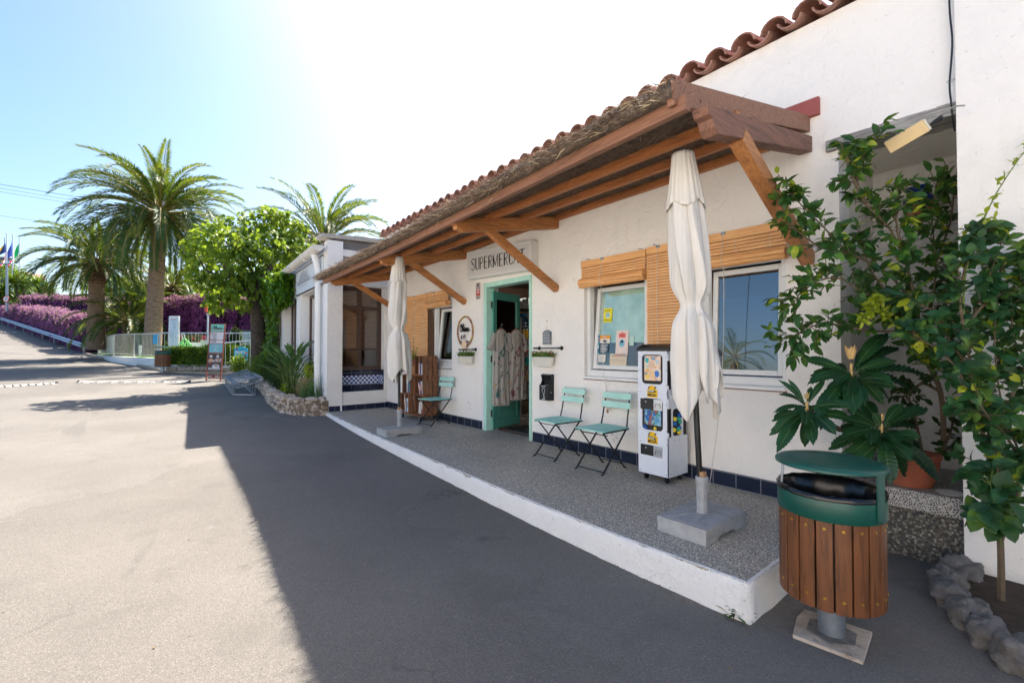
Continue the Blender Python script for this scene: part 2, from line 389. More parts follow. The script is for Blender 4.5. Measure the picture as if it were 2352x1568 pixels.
def m_check():
    t = MT('blue_white_checker'); sep = t.n('ShaderNodeSeparateXYZ'); t.l(t.tc.outputs['Object'], sep.inputs[0])
    ad = t.n('ShaderNodeMath', operation='ADD'); t.l(sep.outputs['X'], ad.inputs[0]); t.l(sep.outputs['Y'], ad.inputs[1])
    cmb = t.n('ShaderNodeCombineXYZ'); t.l(ad.outputs[0], cmb.inputs[0]); t.l(sep.outputs['Z'], cmb.inputs[1])
    c = t.n('ShaderNodeTexChecker'); c.inputs['Scale'].default_value = 1/.0455; c.inputs['Color1'].default_value = (.62, .66, .72, 1); c.inputs['Color2'].default_value = (.02, .07, .30, 1)
    off = t.n('ShaderNodeVectorMath', operation='ADD'); off.inputs[1].default_value = (.013, .0077, .01); t.l(cmb.outputs[0], off.inputs[0]); t.l(off.outputs[0], c.inputs['Vector'])
    t.color(c.outputs['Color']); t.rough(.2); return t.m
M['check'] = m_check()
def m_cloth():
    t = MT('off_white_canvas'); f = t.noise(2.5, 5); t.color(t.ramp(f, [(.3, (.80, .76, .69, 1)), (.7, (.90, .86, .80, 1))])); t.rough(.85)
    t.bump(t.noise(30, 4), .15, .003)
    tr = t.n('ShaderNodeBsdfTranslucent'); tr.inputs['Color'].default_value = (.75, .66, .55, 1); mx = t.n('ShaderNodeMixShader'); mx.inputs[0].default_value = .18
    t.l(t.b.outputs[0], mx.inputs[1]); t.l(tr.outputs[0], mx.inputs[2]); t.l(mx.outputs[0], t.out.inputs['Surface']); return t.m
M['cloth'] = m_cloth()
def m_dress(name, c1, c2):
    t = MT(name); v1 = t.vec((1, 1, .42)); n1 = t.noise(6, 2, .5, v1, 3.5); n2 = t.noise(5, 1, .5, t.vec((1.2, 1.2, .6), (0, .5, 0)), 4)
    a = t.mix(lin((168, 162, 156)), lin(c1), t.ramp(n1, [(.60, G(0)), (.62, G(1))]))
    a = t.mix(a, lin(c2), t.ramp(n2, [(.67, G(0)), (.69, G(1))])); t.color(a); t.rough(.85); return t.m
M['dress1'] = m_dress('teal_leaf_print', (42, 92, 88), (176, 146, 116)); M['dress2'] = m_dress('burgundy_leaf_print', (112, 66, 74), (170, 142, 108))
def m_blind(name, a, b, pitch=.028, axis_mix=.9):
    t = MT(name); sep = t.n('ShaderNodeSeparateXYZ'); t.l(t.tc.outputs['Object'], sep.inputs[0])
    f = t.noise(3, 7, .65, t.vec((12, 1.2, 14))); col = t.ramp(f, [(.3, lin(b)), (.6, lin(a))]); t.color(col); t.rough(.5); t.bump(f, .25, .003); return t.m
M['bamboo'] = m_blind('honey_wood_slat', (242, 186, 124), (216, 150, 90))
M['bamboo_old'] = m_blind('faded_reed', (206, 176, 158), (168, 134, 116))
def m_thatch():
    t = MT('grey_brown_thatch'); f = t.noise(2.2, 6, .7, t.vec((14, 14, 14))); g = t.noise(1.7, 4)
    a = t.ramp(f, [(.3, (.045, .034, .026, 1)), (.55, (.16, .12, .09, 1)), (.8, (.36, .29, .22, 1))]); t.color(a); t.rough(.95); t.bump(f, .8, .02); return t.m
M['thatch'] = m_thatch()
M['straw'] = plain('dry_straw', (128, 104, 82), .85, var=.55, scale=30)
M['strawl'] = plain('pale_straw_ends', (216, 196, 160), .8, var=.25, scale=30)
def m_roof():
    t = MT('old_clay_tile'); f = t.noise(5, 6, .7); g = t.noise(24, 5, .7); a = t.ramp(f, [(.3, lin((128, 98, 86))), (.55, lin((170, 124, 106))), (.78, lin((196, 162, 146)))])
    t.color(t.mix(a, lin((110, 98, 88)), t.ramp(g, [(.52, G(0)), (.7, G(.7))]))); t.rough(.85); t.bump(g, .4, .006); return t.m
M['roof'] = m_roof()
def m_trunk(name, c, d, ring=26):
    t = MT(name); f = t.noise(3, 5, .7, t.vec((1.2, 1.2, ring / 3))); g = t.noise(9, 5, .7, t.vec((1, 1, 3)))
    a = t.ramp(f, [(.35, lin(d)), (.6, lin(c))]); t.color(t.mix(a, tuple(x * .4 for x in lin(d)[:3]) + (1,), t.ramp(g, [(.32, G(.9)), (.5, G(0))]))); t.rough(.95); t.bump(f, 1, .05); return t.m
M['ptrunk'] = m_trunk('ringed_palm_trunk', (176, 146, 118), (122, 98, 80)); M['pboot'] = m_trunk('old_frond_bases', (150, 118, 88), (84, 62, 46), 10)
M['fig'] = foliage('fig_leaf', (60, 92, 34), (120, 148, 50), (172, 184, 66), .42, .5, .8, 4)
M['ivy'] = foliage('ivy_leaf', (38, 84, 22), (74, 124, 28), (118, 150, 40), .3, .4, 2, 8)
M['palm'] = foliage('palm_leaflet', (40, 70, 42), (66, 94, 44), (134, 130, 46), .25, .45, .5, 1.6)
M['palmrib'] = plain('palm_rib', (150, 136, 70), .6, var=.2)
M['hedge'] = foliage('clipped_hedge_leaf', (58, 92, 30), (104, 130, 40), (142, 160, 52), .35, .5, 1.5, 7)
M['dkgreen'] = foliage('dark_foliage', (26, 46, 22), (44, 70, 28), (62, 88, 34), .2, .6, 1, 4)
M['boug'] = foliage('purple_bract', (138, 62, 140), (182, 94, 174), (104, 44, 106), .36, .6, .8, 3)
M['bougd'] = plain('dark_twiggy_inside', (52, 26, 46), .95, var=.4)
M['yucca'] = foliage('yucca_blade', (48, 84, 36), (84, 120, 44), (130, 150, 60), .25, .4, 1, 2)
M['shrub'] = foliage('glossy_shrub_leaf', (32, 68, 36), (50, 96, 42), (98, 136, 54), .26, .36, 6, 9)
M['rose'] = foliage('rose_leaf', (28, 62, 40), (42, 88, 48), (96, 130, 54), .22, .5, 6, 9)
M['young'] = foliage('young_yellow_leaf', (140, 160, 40), (176, 186, 50), (196, 200, 70), .4, .4, 3, 8)
M['loquat'] = None
def m_loq():
    t = MT('ribbed_loquat_leaf'); f = t.noise(3, 3); a = t.ramp(f, [(.3, lin((24, 58, 34))), (.7, lin((44, 86, 44)))]); t.color(a); t.rough(.38); t.b.inputs['Specular IOR Level'].default_value = .4; return t.m
M['loquat'] = m_loq(); M['bud'] = plain('felted_bud', (206, 172, 112), .8, var=.1); M['twig'] = plain('brown_twig', (98, 84, 66), .85, var=.25, scale=20)
M['gtwig'] = plain('green_cane', (104, 122, 58), .7, var=.2)
M['grass'] = foliage('short_grass', (92, 132, 50), (122, 158, 60), None, .2, .7, 1, 6)
M['weed'] = foliage('weed_leaf', (70, 106, 44), (104, 136, 56), (140, 150, 76), .3, .6, 5, 20)
M['strel'] = foliage('bird_of_paradise_leaf', (60, 98, 60), (88, 126, 70), (118, 148, 84), .2, .4, 3, 6)
M['pane'] = glassy('window_glass', (.93, .97, .95, 1), .03, 0)
M['panem'] = glassy('reflecting_window_glass', (.7, .76, .8, 1), .13, 0)
M['panetint'] = glassy('tinted_pane', (.92, .88, .84, 1), .05, 0)  # glass with a faint brownish tint

def flagcloth(c):
    t = MT('flag_cloth'); c = lin(c); t.color(c); t.rough(.8); tr = t.n('ShaderNodeBsdfTranslucent'); tr.inputs['Color'].default_value = c; mx = t.n('ShaderNodeMixShader'); mx.inputs[0].default_value = .6
    t.l(t.b.outputs[0], mx.inputs[1]); t.l(tr.outputs[0], mx.inputs[2]); t.l(mx.outputs[0], t.out.inputs['Surface']); return t.m
# ------------------------------------------------------------------ ground
def zr(X, Y):
    if Y < 1: return -.20
    if Y < 19: return -.20 + .018 * (Y - 1) + .0
    if Y < 26: return .124 + .036 * (Y - 19)
    if Y < 40: return .376 + .037 * (Y - 26)
    if Y < 80: return .894 + .094 * (Y - 40)
    return 4.654 + .01 * (Y - 80)
def grid(xs, ys, fz):
    m = MB(); nx = len(xs)
    m.v = [(x, y, fz(x, y)) for y in ys for x in xs]
    m.f = [(j*nx+i, j*nx+i+1, (j+1)*nx+i+1, (j+1)*nx+i) for j in range(len(ys)-1) for i in range(nx-1)]
    return m
ys = [-200, -60, -20, -6, -2, 0, .5, 1, 2, 4, 6, 8, 10, 12, 14, 16, 18, 19, 22, 26, 30, 35, 40, 50, 60, 70, 80, 120, 200, 600]
xs = [-400, -100, -40, -20, -12, -8, -5, -3, -1, 0, 1, 2, 3, 4, 6, 10, 20, 60, 400]
def zg(X, Y):
    z = zr(X, Y); return z - (.25 if X > 5.5 and Y < 19 else 0)
info(grid(xs, ys, zg).build('road', M['asphalt'], smooth=True), kind='structure')
# far hillside on the left carrying the house
hm = grid([-120 + 6*i for i in range(28)], [88 + 6*j for j in range(14)],
          lambda x, y: 3.0 + max(0, (y - 88)) * .17 * max(0, min(1, (-x - 2) / 14)) + noise.noise(V((x*.06, y*.06, 0))) * 1.2)
info(hm.build('hillside', M['dkgreen'], smooth=True), kind='structure')

# terrace slab
kf = [(2.39, 1.03), (2.36, 1.7), (2.365, 2.4), (2.385, 3.2), (2.42, 4.0), (2.455, 4.9), (2.50, 5.8), (2.555, 6.7), (2.62, 7.6), (2.69, 8.4), (2.735, 8.94)]
poly = kf + [(4.1, 8.94), (4.1, 1.03)]
tm = MB(); tm.prism([(x, y) for x, y in poly], (0, 0, -.45), (1, 0, 0), (0, 1, 0), (0, 0, .45))
info(tm.build('pavement', M['pebble']), kind='structure')
km = MB(); T = .035
def kerbseg(a, b):
    a, b = V((a[0], a[1], 0)), V((b[0], b[1], 0)); d = (b - a).normalized(); n = V((-d.y, d.x, 0))
    return a, b, n
path = [(3.95, 1.03)] + [(3.95 - .052*i*1, 1.03) for i in range(1, 30)] + kf
pts = [V((x, y, 0)) for x, y in path]
# refine for a hand-plastered, uneven face
fine = []
for a, b in zip(pts[:-1], pts[1:]):
    n = max(1, int((b - a).length / .06))
    fine += [a.lerp(b, i / n) for i in range(n)]
fine.append(pts[-1])
rows = [(-.32, .012), (-.14, .010), (-.07, .008), (-.02, .006), (-.003, .001), (.004, -.008), (.003, -.020)]
vsx = []
for i, p in enumerate(fine):
    d = (fine[min(i+1, len(fine)-1)] - fine[max(i-1, 0)]).normalized(); n = V((d.y, -d.x, 0)) * -1
    if i < 5: n = V((0, -1, 0))
    for z, o in rows:
        w_ = noise.noise(V((p.x*9, p.y*9, z*14))) * (.009 if z < 0 else .003)
        vsx.append(p + n * (o + w_) + V((0, 0, z + (noise.noise(V((p.x*5, p.y*5, 3))) * .004 if z > -.03 else 0))))
km.v = [tuple(q) for q in vsx]; R_ = len(rows)
km.f = [(i*R_+j, (i+1)*R_+j, (i+1)*R_+j+1, i*R_+j+1) for i in range(len(fine)-1) for j in range(R_-1)]
info(km.build('kerb', M['plaster_rough'], smooth='all'), kind='structure')

# ------------------------------------------------------------------ supermarket building
XF = 3.96
B = thing('supermarket_building', 'long white plastered shop with clay tile eave and turquoise door frame', 'building', (XF, 5, 0))
def wall_grid(m, x0, x1, y0, y1, z0, z1, holes):
    yy = sorted({y0, y1} | {h[0] for h in holes} | {h[1] for h in holes}); zz = sorted({z0, z1} | {h[2] for h in holes} | {h[3] for h in holes})
    for a, b in zip(yy[:-1], yy[1:]):
        run = None
        for c, d in zip(zz[:-1], zz[1:]):
            cy, cz = (a+b)/2, (c+d)/2
            hole = any(h[0] < cy < h[1] and h[2] < cz < h[3] for h in holes)
            if not hole: run = [c, d] if run is None else [run[0], d]
            if hole and run: m.box(x0, x1, a, b, *run); run = None
        if run: m.box(x0, x1, a, b, *run)
DOOR = (4.43, 5.46, -.1, 2.16); W1 = (1.40, 3.52, .87, 1.97); W2 = (6.40, 8.1, .89, 1.97)
m = MB(); wall_grid(m, XF, XF + .24, 1.04, 8.93, -.4, 3.58, [DOOR, W1, W2])
m.box(XF, 4.9, .412, 1.04, 2.70, 3.58)
m.prism([(.412, 3.5801), (8.93, 3.5801), (8.93, 3.60), (.412, 3.705)], (XF, 0, 0), (0, 1, 0), (0, 0, 1), (.24, 0, 0))                     # above the niche
m.build('wall', M['plaster'], B)
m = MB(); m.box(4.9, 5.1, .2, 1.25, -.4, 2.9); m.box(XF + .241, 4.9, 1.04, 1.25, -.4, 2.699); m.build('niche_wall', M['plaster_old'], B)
m = MB(); m.box(3.905, 5.3, -3.2, .41, -.5, 4.3); m.build('side_wall', M['plaster'], B)
m = MB(); m.box(3.985, 4.9, .42, 1.03, -.4, .12); m.build('niche_plinth', M['pebble_brown'], B)
m = MB(); m.box(3.965, 4.9, .415, 1.035, .122, .25); m.build('niche_ledge', M['speckle'], B, bevel=.01)
# weathered lintel beam
m = MB(); n_ = 14
for i in range(n_):
    a, b = .40 + .71*i/n_, .40 + .71*(i+1)/n_
    jz = noise.noise(V((i*.8, 0, 0))) * .006
    m.box(3.925, 4.16, a, b, 2.655 + jz, 2.735 + jz*.8)
m.build('lintel', M['lintel'], B)
m = MB(); m.box(3.945, 3.9595, 1.045, 4.40, .0, .125); m.box(3.945, 3.9595, 5.53, 8.93, .0, .125); m.build('tile_skirting', M['tiley'], B)
m = MB(); m.box(3.92, XF - .001, 1.15, 8.6, 2.96, 3.09); m.build('wall_plank', M['redboard'], B)
# inside of the shop
m = MB(); m.box(XF + .24, 9, 1.25, 8.9, -.1, .004); m.build('shop_floor', plain('dark_floor', (96, 84, 76), .4), B)
m = MB(); m.box(8.9, 9.1, 1.2, 9, 0, 2.75); m.box(XF + .25, 9, 8.75, 8.9, 0, 2.75); m.box(5.1, 9, 1.05, 1.2, 0, 2.75); m.build('shop_wall', plain('brown_wall', (150, 118, 98), .8), B)
m = MB(); m.box(XF + .24, 9.1, 1.05, 8.94, 2.75, 3.3); m.build('ceiling', plain('shop_ceiling', (120, 112, 104), .8), B)
# clay tile eave
m = MB(); PT = .235
def tile(m, y, x0, z0, up, seed):
    'one barrel tile running up the slope, open end towards the road'
    r0, r1 = (.102, .088) if up else (.088, .10); L = .42; sl = .28
    rings = []
    for e, (rr, x) in enumerate(((r0, x0), (r1, x0 + L))):
        for th in (0, .014):
            row = []
            for k in range(9):
                a = math.pi * k / 8; ca, sa = math.cos(a) * (rr - th), math.sin(a) * (rr - th)
                zz = z0 + (x - x0) * sl + (sa if up else -sa * .8) + (0 if up else .085)
                row.append((x + seed, y + ca, zz))
            rings.append(row)
    o = len(m.v); m.v += [p for r in rings for p in r]
    q = lambda a, b: [(o+a*9+k, o+a*9+k+1, o+b*9+k+1, o+b*9+k) for k in range(8)]
    m.f += q(0, 2) + q(1, 3) + q(0, 1)
random.seed(3)
nT = int((8.95 - .45) / PT)
for k in range(nT + 1):
    y = .50 + k * PT; zb = 3.74 - .018 * (y - 1)
    for rrow in range(3):
        tile(m, y, 3.86 + rrow*.36 + random.uniform(-.012, .012), zb + rrow*.115, True, random.uniform(-.01, .01))
        tile(m, y + PT/2, 3.87 + rrow*.36 + random.uniform(-.01, .01), zb - .07 + rrow*.115, False, random.uniform(-.01, .01))
m.build('roof_tiles', M['roof'], B, smooth=True, sharp=50)
m = MB(); m.prism([(3.97, 3.66), (9.2, 5.0), (9.2, 4.7), (3.97, 3.4)], (0, .42, 0), (1, 0, 0), (0, 0, 1), (0, 8.5, 0)); m.build('roof', M['roof'], B)

# windows: fixed frames, tilted sashes, panes
def sash(parent, y0, y1, z0, z1, x, tilt, wf=.045, pane='pane', dep=.04):
    h = z1 - z0; up = V((math.sin(tilt), 0, math.cos(tilt))); nx = V((math.cos(tilt), 0, -math.sin(tilt))); o = V((x, 0, z0))
    def bar(ya, yb, a, b, mm): mm.obox(o + up*((a+b)/2) + V((0, (ya+yb)/2, 0)), V((0, (yb-ya)/2, 0)), up*((b-a)/2), nx*(dep/2))
    m = MB(); bar(y0, y0+wf, 0, h, m); bar(y1-wf, y1, 0, h, m); bar(y0+wf, y1-wf, 0, wf, m); bar(y0+wf, y1-wf, h-wf, h, m)
    m.build('sash', M['white'], parent, bevel=.004)
    m = MB(); m.obox(o + up*(h/2) + V((0, (y0+y1)/2, 0)), V((0, (y1-y0)/2 - wf, 0)), up*(h/2 - wf), nx*.003); m.build('pane', M[pane], parent)
    return o, up, nx
m = MB(); X0, X1 = 4.005, 4.075
m.box(X0, X1, 1.402, 1.45, .88, 1.965); m.box(X0, X1, 3.47, 3.518, .88, 1.965); m.box(X0, X1, 1.45, 3.47, 1.915, 1.965); m.box(X0, X1, 1.45, 3.47, .88, .955)
m.box(X0, X1, 2.06, 2.13, .955, 1.915); m.box(X0, X1, 2.66, 2.74, .955, 1.915)
wf1 = m.build('window', M['white'], B, bevel=.004)
m = MB(); m.box(3.93, X0 - .002, 1.405, 3.515, .855, .882); m.build('sill', M['white'], wf1)
m = MB(); m.box(3.945, 3.959, 1.40, 3.52, .845, .854); m.build('sill_edge', plain('brown_sill_edge', (104, 50, 44), .8, bump=.5), wf1)
m = MB(); m.box(X0 + .02, X0 + .06, 2.13, 2.66, .955, 1.915); m.build('blank_panel', M['white'], wf1)
SL = sash(wf1, 2.75, 3.462, .965, 1.90, 4.06, rad(5.5))
SR = sash(wf1, 1.455, 2.055, .965, 1.90, 4.06, rad(3.0), pane='panem')
m = MB(); m.box(X0, X1, 6.402, 6.45, .90, 1.965); m.box(X0, X1, 8.05, 8.098, .90, 1.965); m.box(X0, X1, 6.45, 8.05, 1.915, 1.965); m.box(X0, X1, 6.45, 8.05, .90, .97); m.box(X0, X1, 7.0, 7.06, .97, 1.915)
wf2 = m.build('window', M['white'], B, bevel=.004)
m = MB(); m.box(3.935, X0 - .002, 6.405, 8.095, .875, .902); m.build('sill', M['white'], wf2)
m = MB(); m.box(3.945, 3.959, 6.40, 8.1, .862, .874); m.build('sill_edge', M['brownframe'], wf2)
sash(wf2, 6.455, 6.99, .975, 1.90, 4.05, rad(5), wf=.05)
# door frame and open leaf
m = MB(); m.box(3.93, 4.09, 5.40, 5.468, 0, 2.17); m.box(3.93, 4.09, 4.425, 4.452, 0, 2.10); m.box(3.93, 4.09, 4.425, 5.40, 2.10, 2.17)
df = m.build('door_frame', M['teal'], B, bevel=.004)
m = MB(); m.box(3.953, XF - .0005, 5.469, 5.56, 0, 2.19); m.build('render_strip', M['plaster_rough'], B)
m = MB(); x0, x1, y = 4.03, 4.74, 5.39; zt = 2.06
m.box(x0, x0+.09, y-.02, y+.02, .015, zt); m.box(x1-.09, x1, y-.02, y+.02, .015, zt); m.box(x0+.09, x1-.09, y-.02, y+.02, zt-.12, zt)
m.box(x0+.09, x1-.09, y-.02, y+.02, .015, .16); m.box(x0+.09, x1-.09, y-.02, y+.02, .62, .74)
m.box(x0+.09, x1-.09, y-.009, y+.009, .16, .62); m.box(x0+.14, x1-.14, y-.016, y-.0095, .21, .57)
DA = rad(16)
def turn(m_):
    m_.v = [(4.03 + (q[0]-4.03)*math.cos(DA) - (q[1]-5.40)*math.sin(DA), 5.40 + (q[0]-4.03)*math.sin(DA) + (q[1]-5.40)*math.cos(DA), q[2]) for q in m_.v]; return m_
dl = turn(m).build('door', M['teald'], B, bevel=.004)
m = MB(); m.box(x0+.0905, x1-.0905, y-.003, y+.003, .7405, zt-.1205); turn(m).build('pane', M['panetint'], dl)
for z in (.25, 1.05, 1.85): MB().tube([(4.01, 5.375, z-.05), (4.01, 5.375, z+.05)], .012).build('hinge', M['blackm'], dl)
m = MB(); m.tube([(x1-.05, y-.02, 1.0), (x1-.05, y-.06, 1.0), (x1-.14, y-.06, 1.0)], .009); turn(m).build('handle', M['steel'], dl)
# ceiling lamps seen through the door
m = MB(); m.lathe([(.0, 0), (.09, 0), (.10, .02), (.05, .045), (0, .045)], (5.97, 6.75, 2.70), 20); 
e = MT('lit_lamp'); e.b.inputs['Emission Color'].default_value = (1, .95, .85, 1); e.b.inputs['Emission Strength'].default_value = 60; m.build('ceiling_lamp', e.m, B)

# ------------------------------------------------------------------ white restaurant wing
WO = V((2.75, 8.94, 0)); a_ = rad(3.4); WD = V((math.sin(a_), math.cos(a_), 0)); WN = V((WD.y, -WD.x, 0)); UZ = V((0, 0, 1))
R = thing('restaurant_wing', 'white low restaurant wing with textured pillars behind the stone planter', 'building', (3.5, 12, 0))
def wb(m, t0, t1, i0, i1, z0, z1):
    return m.obox(WO + WD*((t0+t1)/2) + WN*((i0+i1)/2) + UZ*((z0+z1)/2), WD*((t1-t0)/2), WN*((i1-i0)/2), UZ*((z1-z0)/2))
m = MB()
wb(m, 0, .34, 0, .285, -.4, 3.30)                         # corner pillar
m.build('pillar', M['plaster_rough'], R)
m = MB()
wb(m, .34, 9, .0, .25, 2.46, 3.16); wb(m, .34, 9, .03, .25, -.4, .68)
wb(m, .34, .68, .03, .25, .68, 2.46); wb(m, 2.5, 2.95, 0, .25, .68, 2.46); wb(m, 4.75, 5.2, 0, .25, .68, 2.46); wb(m, 5.2, 9, .05, .25, .68, 2.46)
m.build('wall', M['plaster_rough'], R)
m = MB(); wb(m, .70, 2.49, .05, .24, .685, .71); wb(m, 2.96, 4.74, .05, .24, .685, .71); m.build('sill', M['brownframe'], R)
for t0, t1 in ((.68, 2.5), (2.95, 4.75)):
    m = MB(); wb(m, t0, t1, .205, .245, .711, .76); wb(m, t0, t1, .205, .245, 2.40, 2.459); wb(m, t0, t0+.06, .205, .245, .76, 2.40); wb(m, t1-.07, t1, .205, .245, .76, 2.40)
    wb(m, (t0+t1)/2-.03, (t0+t1)/2+.03, .205, .245, .76, 2.40); wb(m, t0+.06, t1-.07, .21, .24, 1.35, 1.40)
    f = m.build('window', M['brownframe'], R); m = MB(); wb(m, t0+.061, t1-.071, .2255, .2285, .761, 2.399); m.build('pane', M['panem'], f)
# side wall with the tiled recess and big window (towards the terrace)
SX = 3.035
m = MB()
def sb(m, x0, x1, y0, y1, z0, z1): return m.box(x0, x1, y0, y1, z0, z1)
sb(m, SX, 4.1, 8.945, 9.2, -.4, .36); sb(m, 3.90, 4.1, 8.945, 9.2, .36, 2.46); sb(m, SX, 4.1, 8.95, 9.2, 2.47, 2.68); sb(m, SX, 4.1, 8.95, 9.19, 3.03, 3.16)
m.build('side_wall', M['plaster_rough'], R)
m = MB(); sb(m, 2.79, 3.945, 8.925, 8.944, .0, .105); m.build('tile_skirting', M['tilex'], R)
m = MB(); sb(m, SX+.001, 3.899, 8.96, 9.16, .361, .40); sb(m, SX+.001, 3.899, 9.16, 9.2, .40, .485); sb(m, SX+.001, 3.899, 9.165, 9.2, .665, .78); sb(m, 3.885, 3.899, 8.96, 9.16, .40, .78); m.build('recess_tiles', M['tilex'], R)
m = MB(); sb(m, SX+.001, 3.885, 9.158, 9.2, .4855, .6645); sb(m, 3.8835, 3.8848, 8.96, 9.157, .4855, .6645); m.build('checker_band', M['check'], R)
m = MB(); sb(m, SX, 4.1, 8.97, 9.19, 2.68, 3.03); sb(m, SX, 4.1, 8.98, 9.2, 3.16, 3.34); m.build('fascia_sheet', M['soffit'], R)
m = MB(); y0, y1 = 9.10, 9.15
sb(m, SX+.001, 3.899, y0, y1, .781, .86); sb(m, SX+.001, 3.899, y0, y1, 2.39, 2.4695); sb(m, SX+.001, SX+.05, y0, y1, .86, 2.39); sb(m, 3.83, 3.899, y0, y1, .86, 2.39)
sb(m, 3.41, 3.48, y0, y1, .86, 2.39); sb(m, SX+.05, 3.41, y0, y1, 2.0, 2.07); sb(m, 3.48, 3.83, y0, y1, 2.0, 2.07); sb(m, SX+.05, 3.41, y0+.01, y1-.01, 1.18, 1.22); sb(m, 3.48, 3.83, y0+.01, y1-.01, 1.18, 1.22)
f = m.build('window', M['brownframe'], R)
m = MB(); sb(m, SX+.051, 3.829, 9.131, 9.134, .861, 2.389); m.build('pane', M['panetint'], f)
m = MB(); sb(m, SX, 4.2, 9.26, 9.30, .4, 2.6); m.box(4.2, 4.25, 9.3, 12, 0, 2.8)
m = MB()
for k in range(44):
    z = 2.36 - k * .0265
    if 2.0 < z < 2.07: continue
    for xa, xb in ((SX+.06, 3.40), (3.49, 3.82)): m.add([(xa, 9.165, z), (xb, 9.165, z), (xb, 9.178, z+.017), (xa, 9.178, z+.017)], [(0, 1, 2, 3)])
m.build('slatted_blind', M['bamboo_old'], R)
# room behind
m = MB(); m.box(3.0, 7, 12.3, 12.4, 0, 3); m.box(6.9, 7, 9.3, 12.3, 0, 3); m.build('room_wall', plain('room_wall', (92, 78, 66), .8), R)
m = MB(); m.box(3.1, 7, 9.21, 12.3, .0, .05); m.build('room_floor', M['dark'], R)
m = MB(); m.prism([(2.62, 3.33), (7.6, 3.55), (7.6, 3.68), (2.62, 3.40)], (0, 8.90, 0), (1, 0, 0), (0, 0, 1), (0, .35, 0))
m.build('roof_edge', plain('lichen_stained_edge', (176, 170, 160), .9, var=.35, scale=30, bump=.5), R)
m = MB(); wb(m, .27, 8.98, -.02, 5, 3.165, 3.30); m.build('roof', M['soffit'], R)
# gutter and downpipe
m = MB(); g0 = WO + WD*(-.02) - WN*.17 + UZ*3.17; g1 = WO + WD*9.0 - WN*.17 + UZ*3.12
gd = (g1 - g0).normalized(); o = len(m.v); seg = 14
for e, p in enumerate((g0, g1)):
    for th in (.105, .095):
        for k in range(seg + 1):
            a = math.pi + math.pi * k / seg; m.v.append(tuple(p + WN * (math.cos(a) * th) + UZ * (math.sin(a) * th * 1.05)))
n1 = seg + 1
for a, b in ((0, 2), (1, 3)): m.f += [(o+a*n1+k, o+a*n1+k+1, o+b*n1+k+1, o+b*n1+k) for k in range(seg)]
m.f += [tuple(o + k for k in range(n1)), tuple(o + 2*n1 + k for k in range(n1))]
gut = m.build('gutter', plain('aged_white_gutter', (222, 216, 206), .45, var=.12, scale=3), R, smooth=True)
for t in (1.1, 2.4, 3.9, 5.6, 7.4):
    m = MB(); p = WO + WD*t - WN*.17 + UZ*(3.165 - .0055*t)
    m.tube([p + WN*(math.cos(math.pi + math.pi*k/12)*.112) + UZ*(math.sin(math.pi + math.pi*k/12)*.116) for k in range(13)], .007, 6)
    m.build('gutter_bracket', M['white'], R)
m = MB(); p = WO + WD*.42 - WN*.075
m.tube([p + UZ*3.1 - WN*.09, p + UZ*2.95 - WN*.05, p + UZ*2.7, p + UZ*.05], .062, 16); m.tube([p + UZ*.95, p + UZ*1.03], .07, 16); m.build('downpipe', M['white'], R, smooth=True)

# faded restaurant sign board
s0 = WO - WN*.012
SG = thing('faded_sign', 'pale blank sign board with worn grey lettering under the restaurant gutter', 'sign', tuple(s0 + WD*1.6 + UZ*2.75))
m = MB(); wb(m, .30, 2.82, -.03, -.004, 2.50, 3.03); m.build('board', plain('bluish_white_board', (214, 220, 226), .4, var=.03), SG)
m = MB(); wb(m, .28, 2.84, -.034, -.004, 3.0305, 3.05); wb(m, .28, 2.84, -.034, -.004, 2.48, 2.4995); m.build('edge_trim', M['dark'], SG)
m = MB(); o = s0 + WD*2.78 + UZ*2.5 - WN*.019; u = -WD; v_ = UZ; nn = -WN; random.seed(5)
prof = []
for k in range(34):
    x = .08 + k*.04; h = .10 + .20*max(0, math.sin((k-4)/26*math.pi)) * (.7 + .5*random.random())
    m.ribbon([(x, .20 + .02*random.random()), (x + .012, .2 + h*.5), (x + random.uniform(-.01, .03), .2 + h)], .010, o, u, v_, nn)
    if k % 3 == 0: m.ribbon([(x, .2), (x + .05, .21 + random.uniform(0, .05)), (x + .09, .2)], .008, o, u, v_, nn)
for k in range(22):
    x = .35 + k*.038
    m.ribbon([(x, .13), (x + .012, .155 if k % 2 else .17), (x + .02, .13)], .006, o, u, v_, nn)
m.build('worn_lettering', plain('worn_grey_print', (118, 108, 104), .7, var=.3, scale=40), SG)

# ------------------------------------------------------------------ canopy
CN = thing('thatched_canopy', 'sloping timber canopy with shaggy straw roof over the shop front', 'canopy', (3.2, 4.8, 2.6))
fas = [(1.27, 2.24, 2.475), (3.96, 2.42, 2.47), (6.0, 2.50, 2.43), (8.5, 2.53, 2.385)]        # Y, X, bottom z of outer fascia
def fz(y):
    for (a, xa, za), (b, xb, zb) in zip(fas[:-1], fas[1:]):
        if y <= b: t = (y-a)/(b-a); return xa+(xb-xa)*t, za+(zb-za)*t
    return fas[-1][1], fas[-1][2]
def cz(x, y):
    'underside of the thatch'
    xf, zf = fz(y); return zf + .075 + (x - xf) * .195
SEG = 24
def purlin(x, h, w_, mat, drop=0, ends=(1.27, 8.5)):
    m = MB(); N = 10; ps = []
    for i in range(N + 1):
        y = ends[0] + (ends[1]-ends[0]) * i / N; xf, zf = fz(y); X_ = xf + .025 if x is None else x
        ps.append(V((X_, y, cz(X_, y) - h/2 - .004 - drop)))
    for a, b in zip(ps[:-1], ps[1:]): m.beam(a, b, w_, h)
    return m.build('fascia' if x is None else 'purlin', mat, CN)
purlin(None, .078, .045, M['pinefascia'])
purlin(2.86, .07, .045, M['piney']); purlin(3.36, .07, .045, M['piney']); purlin(3.92, .07, .045, M['piney'])
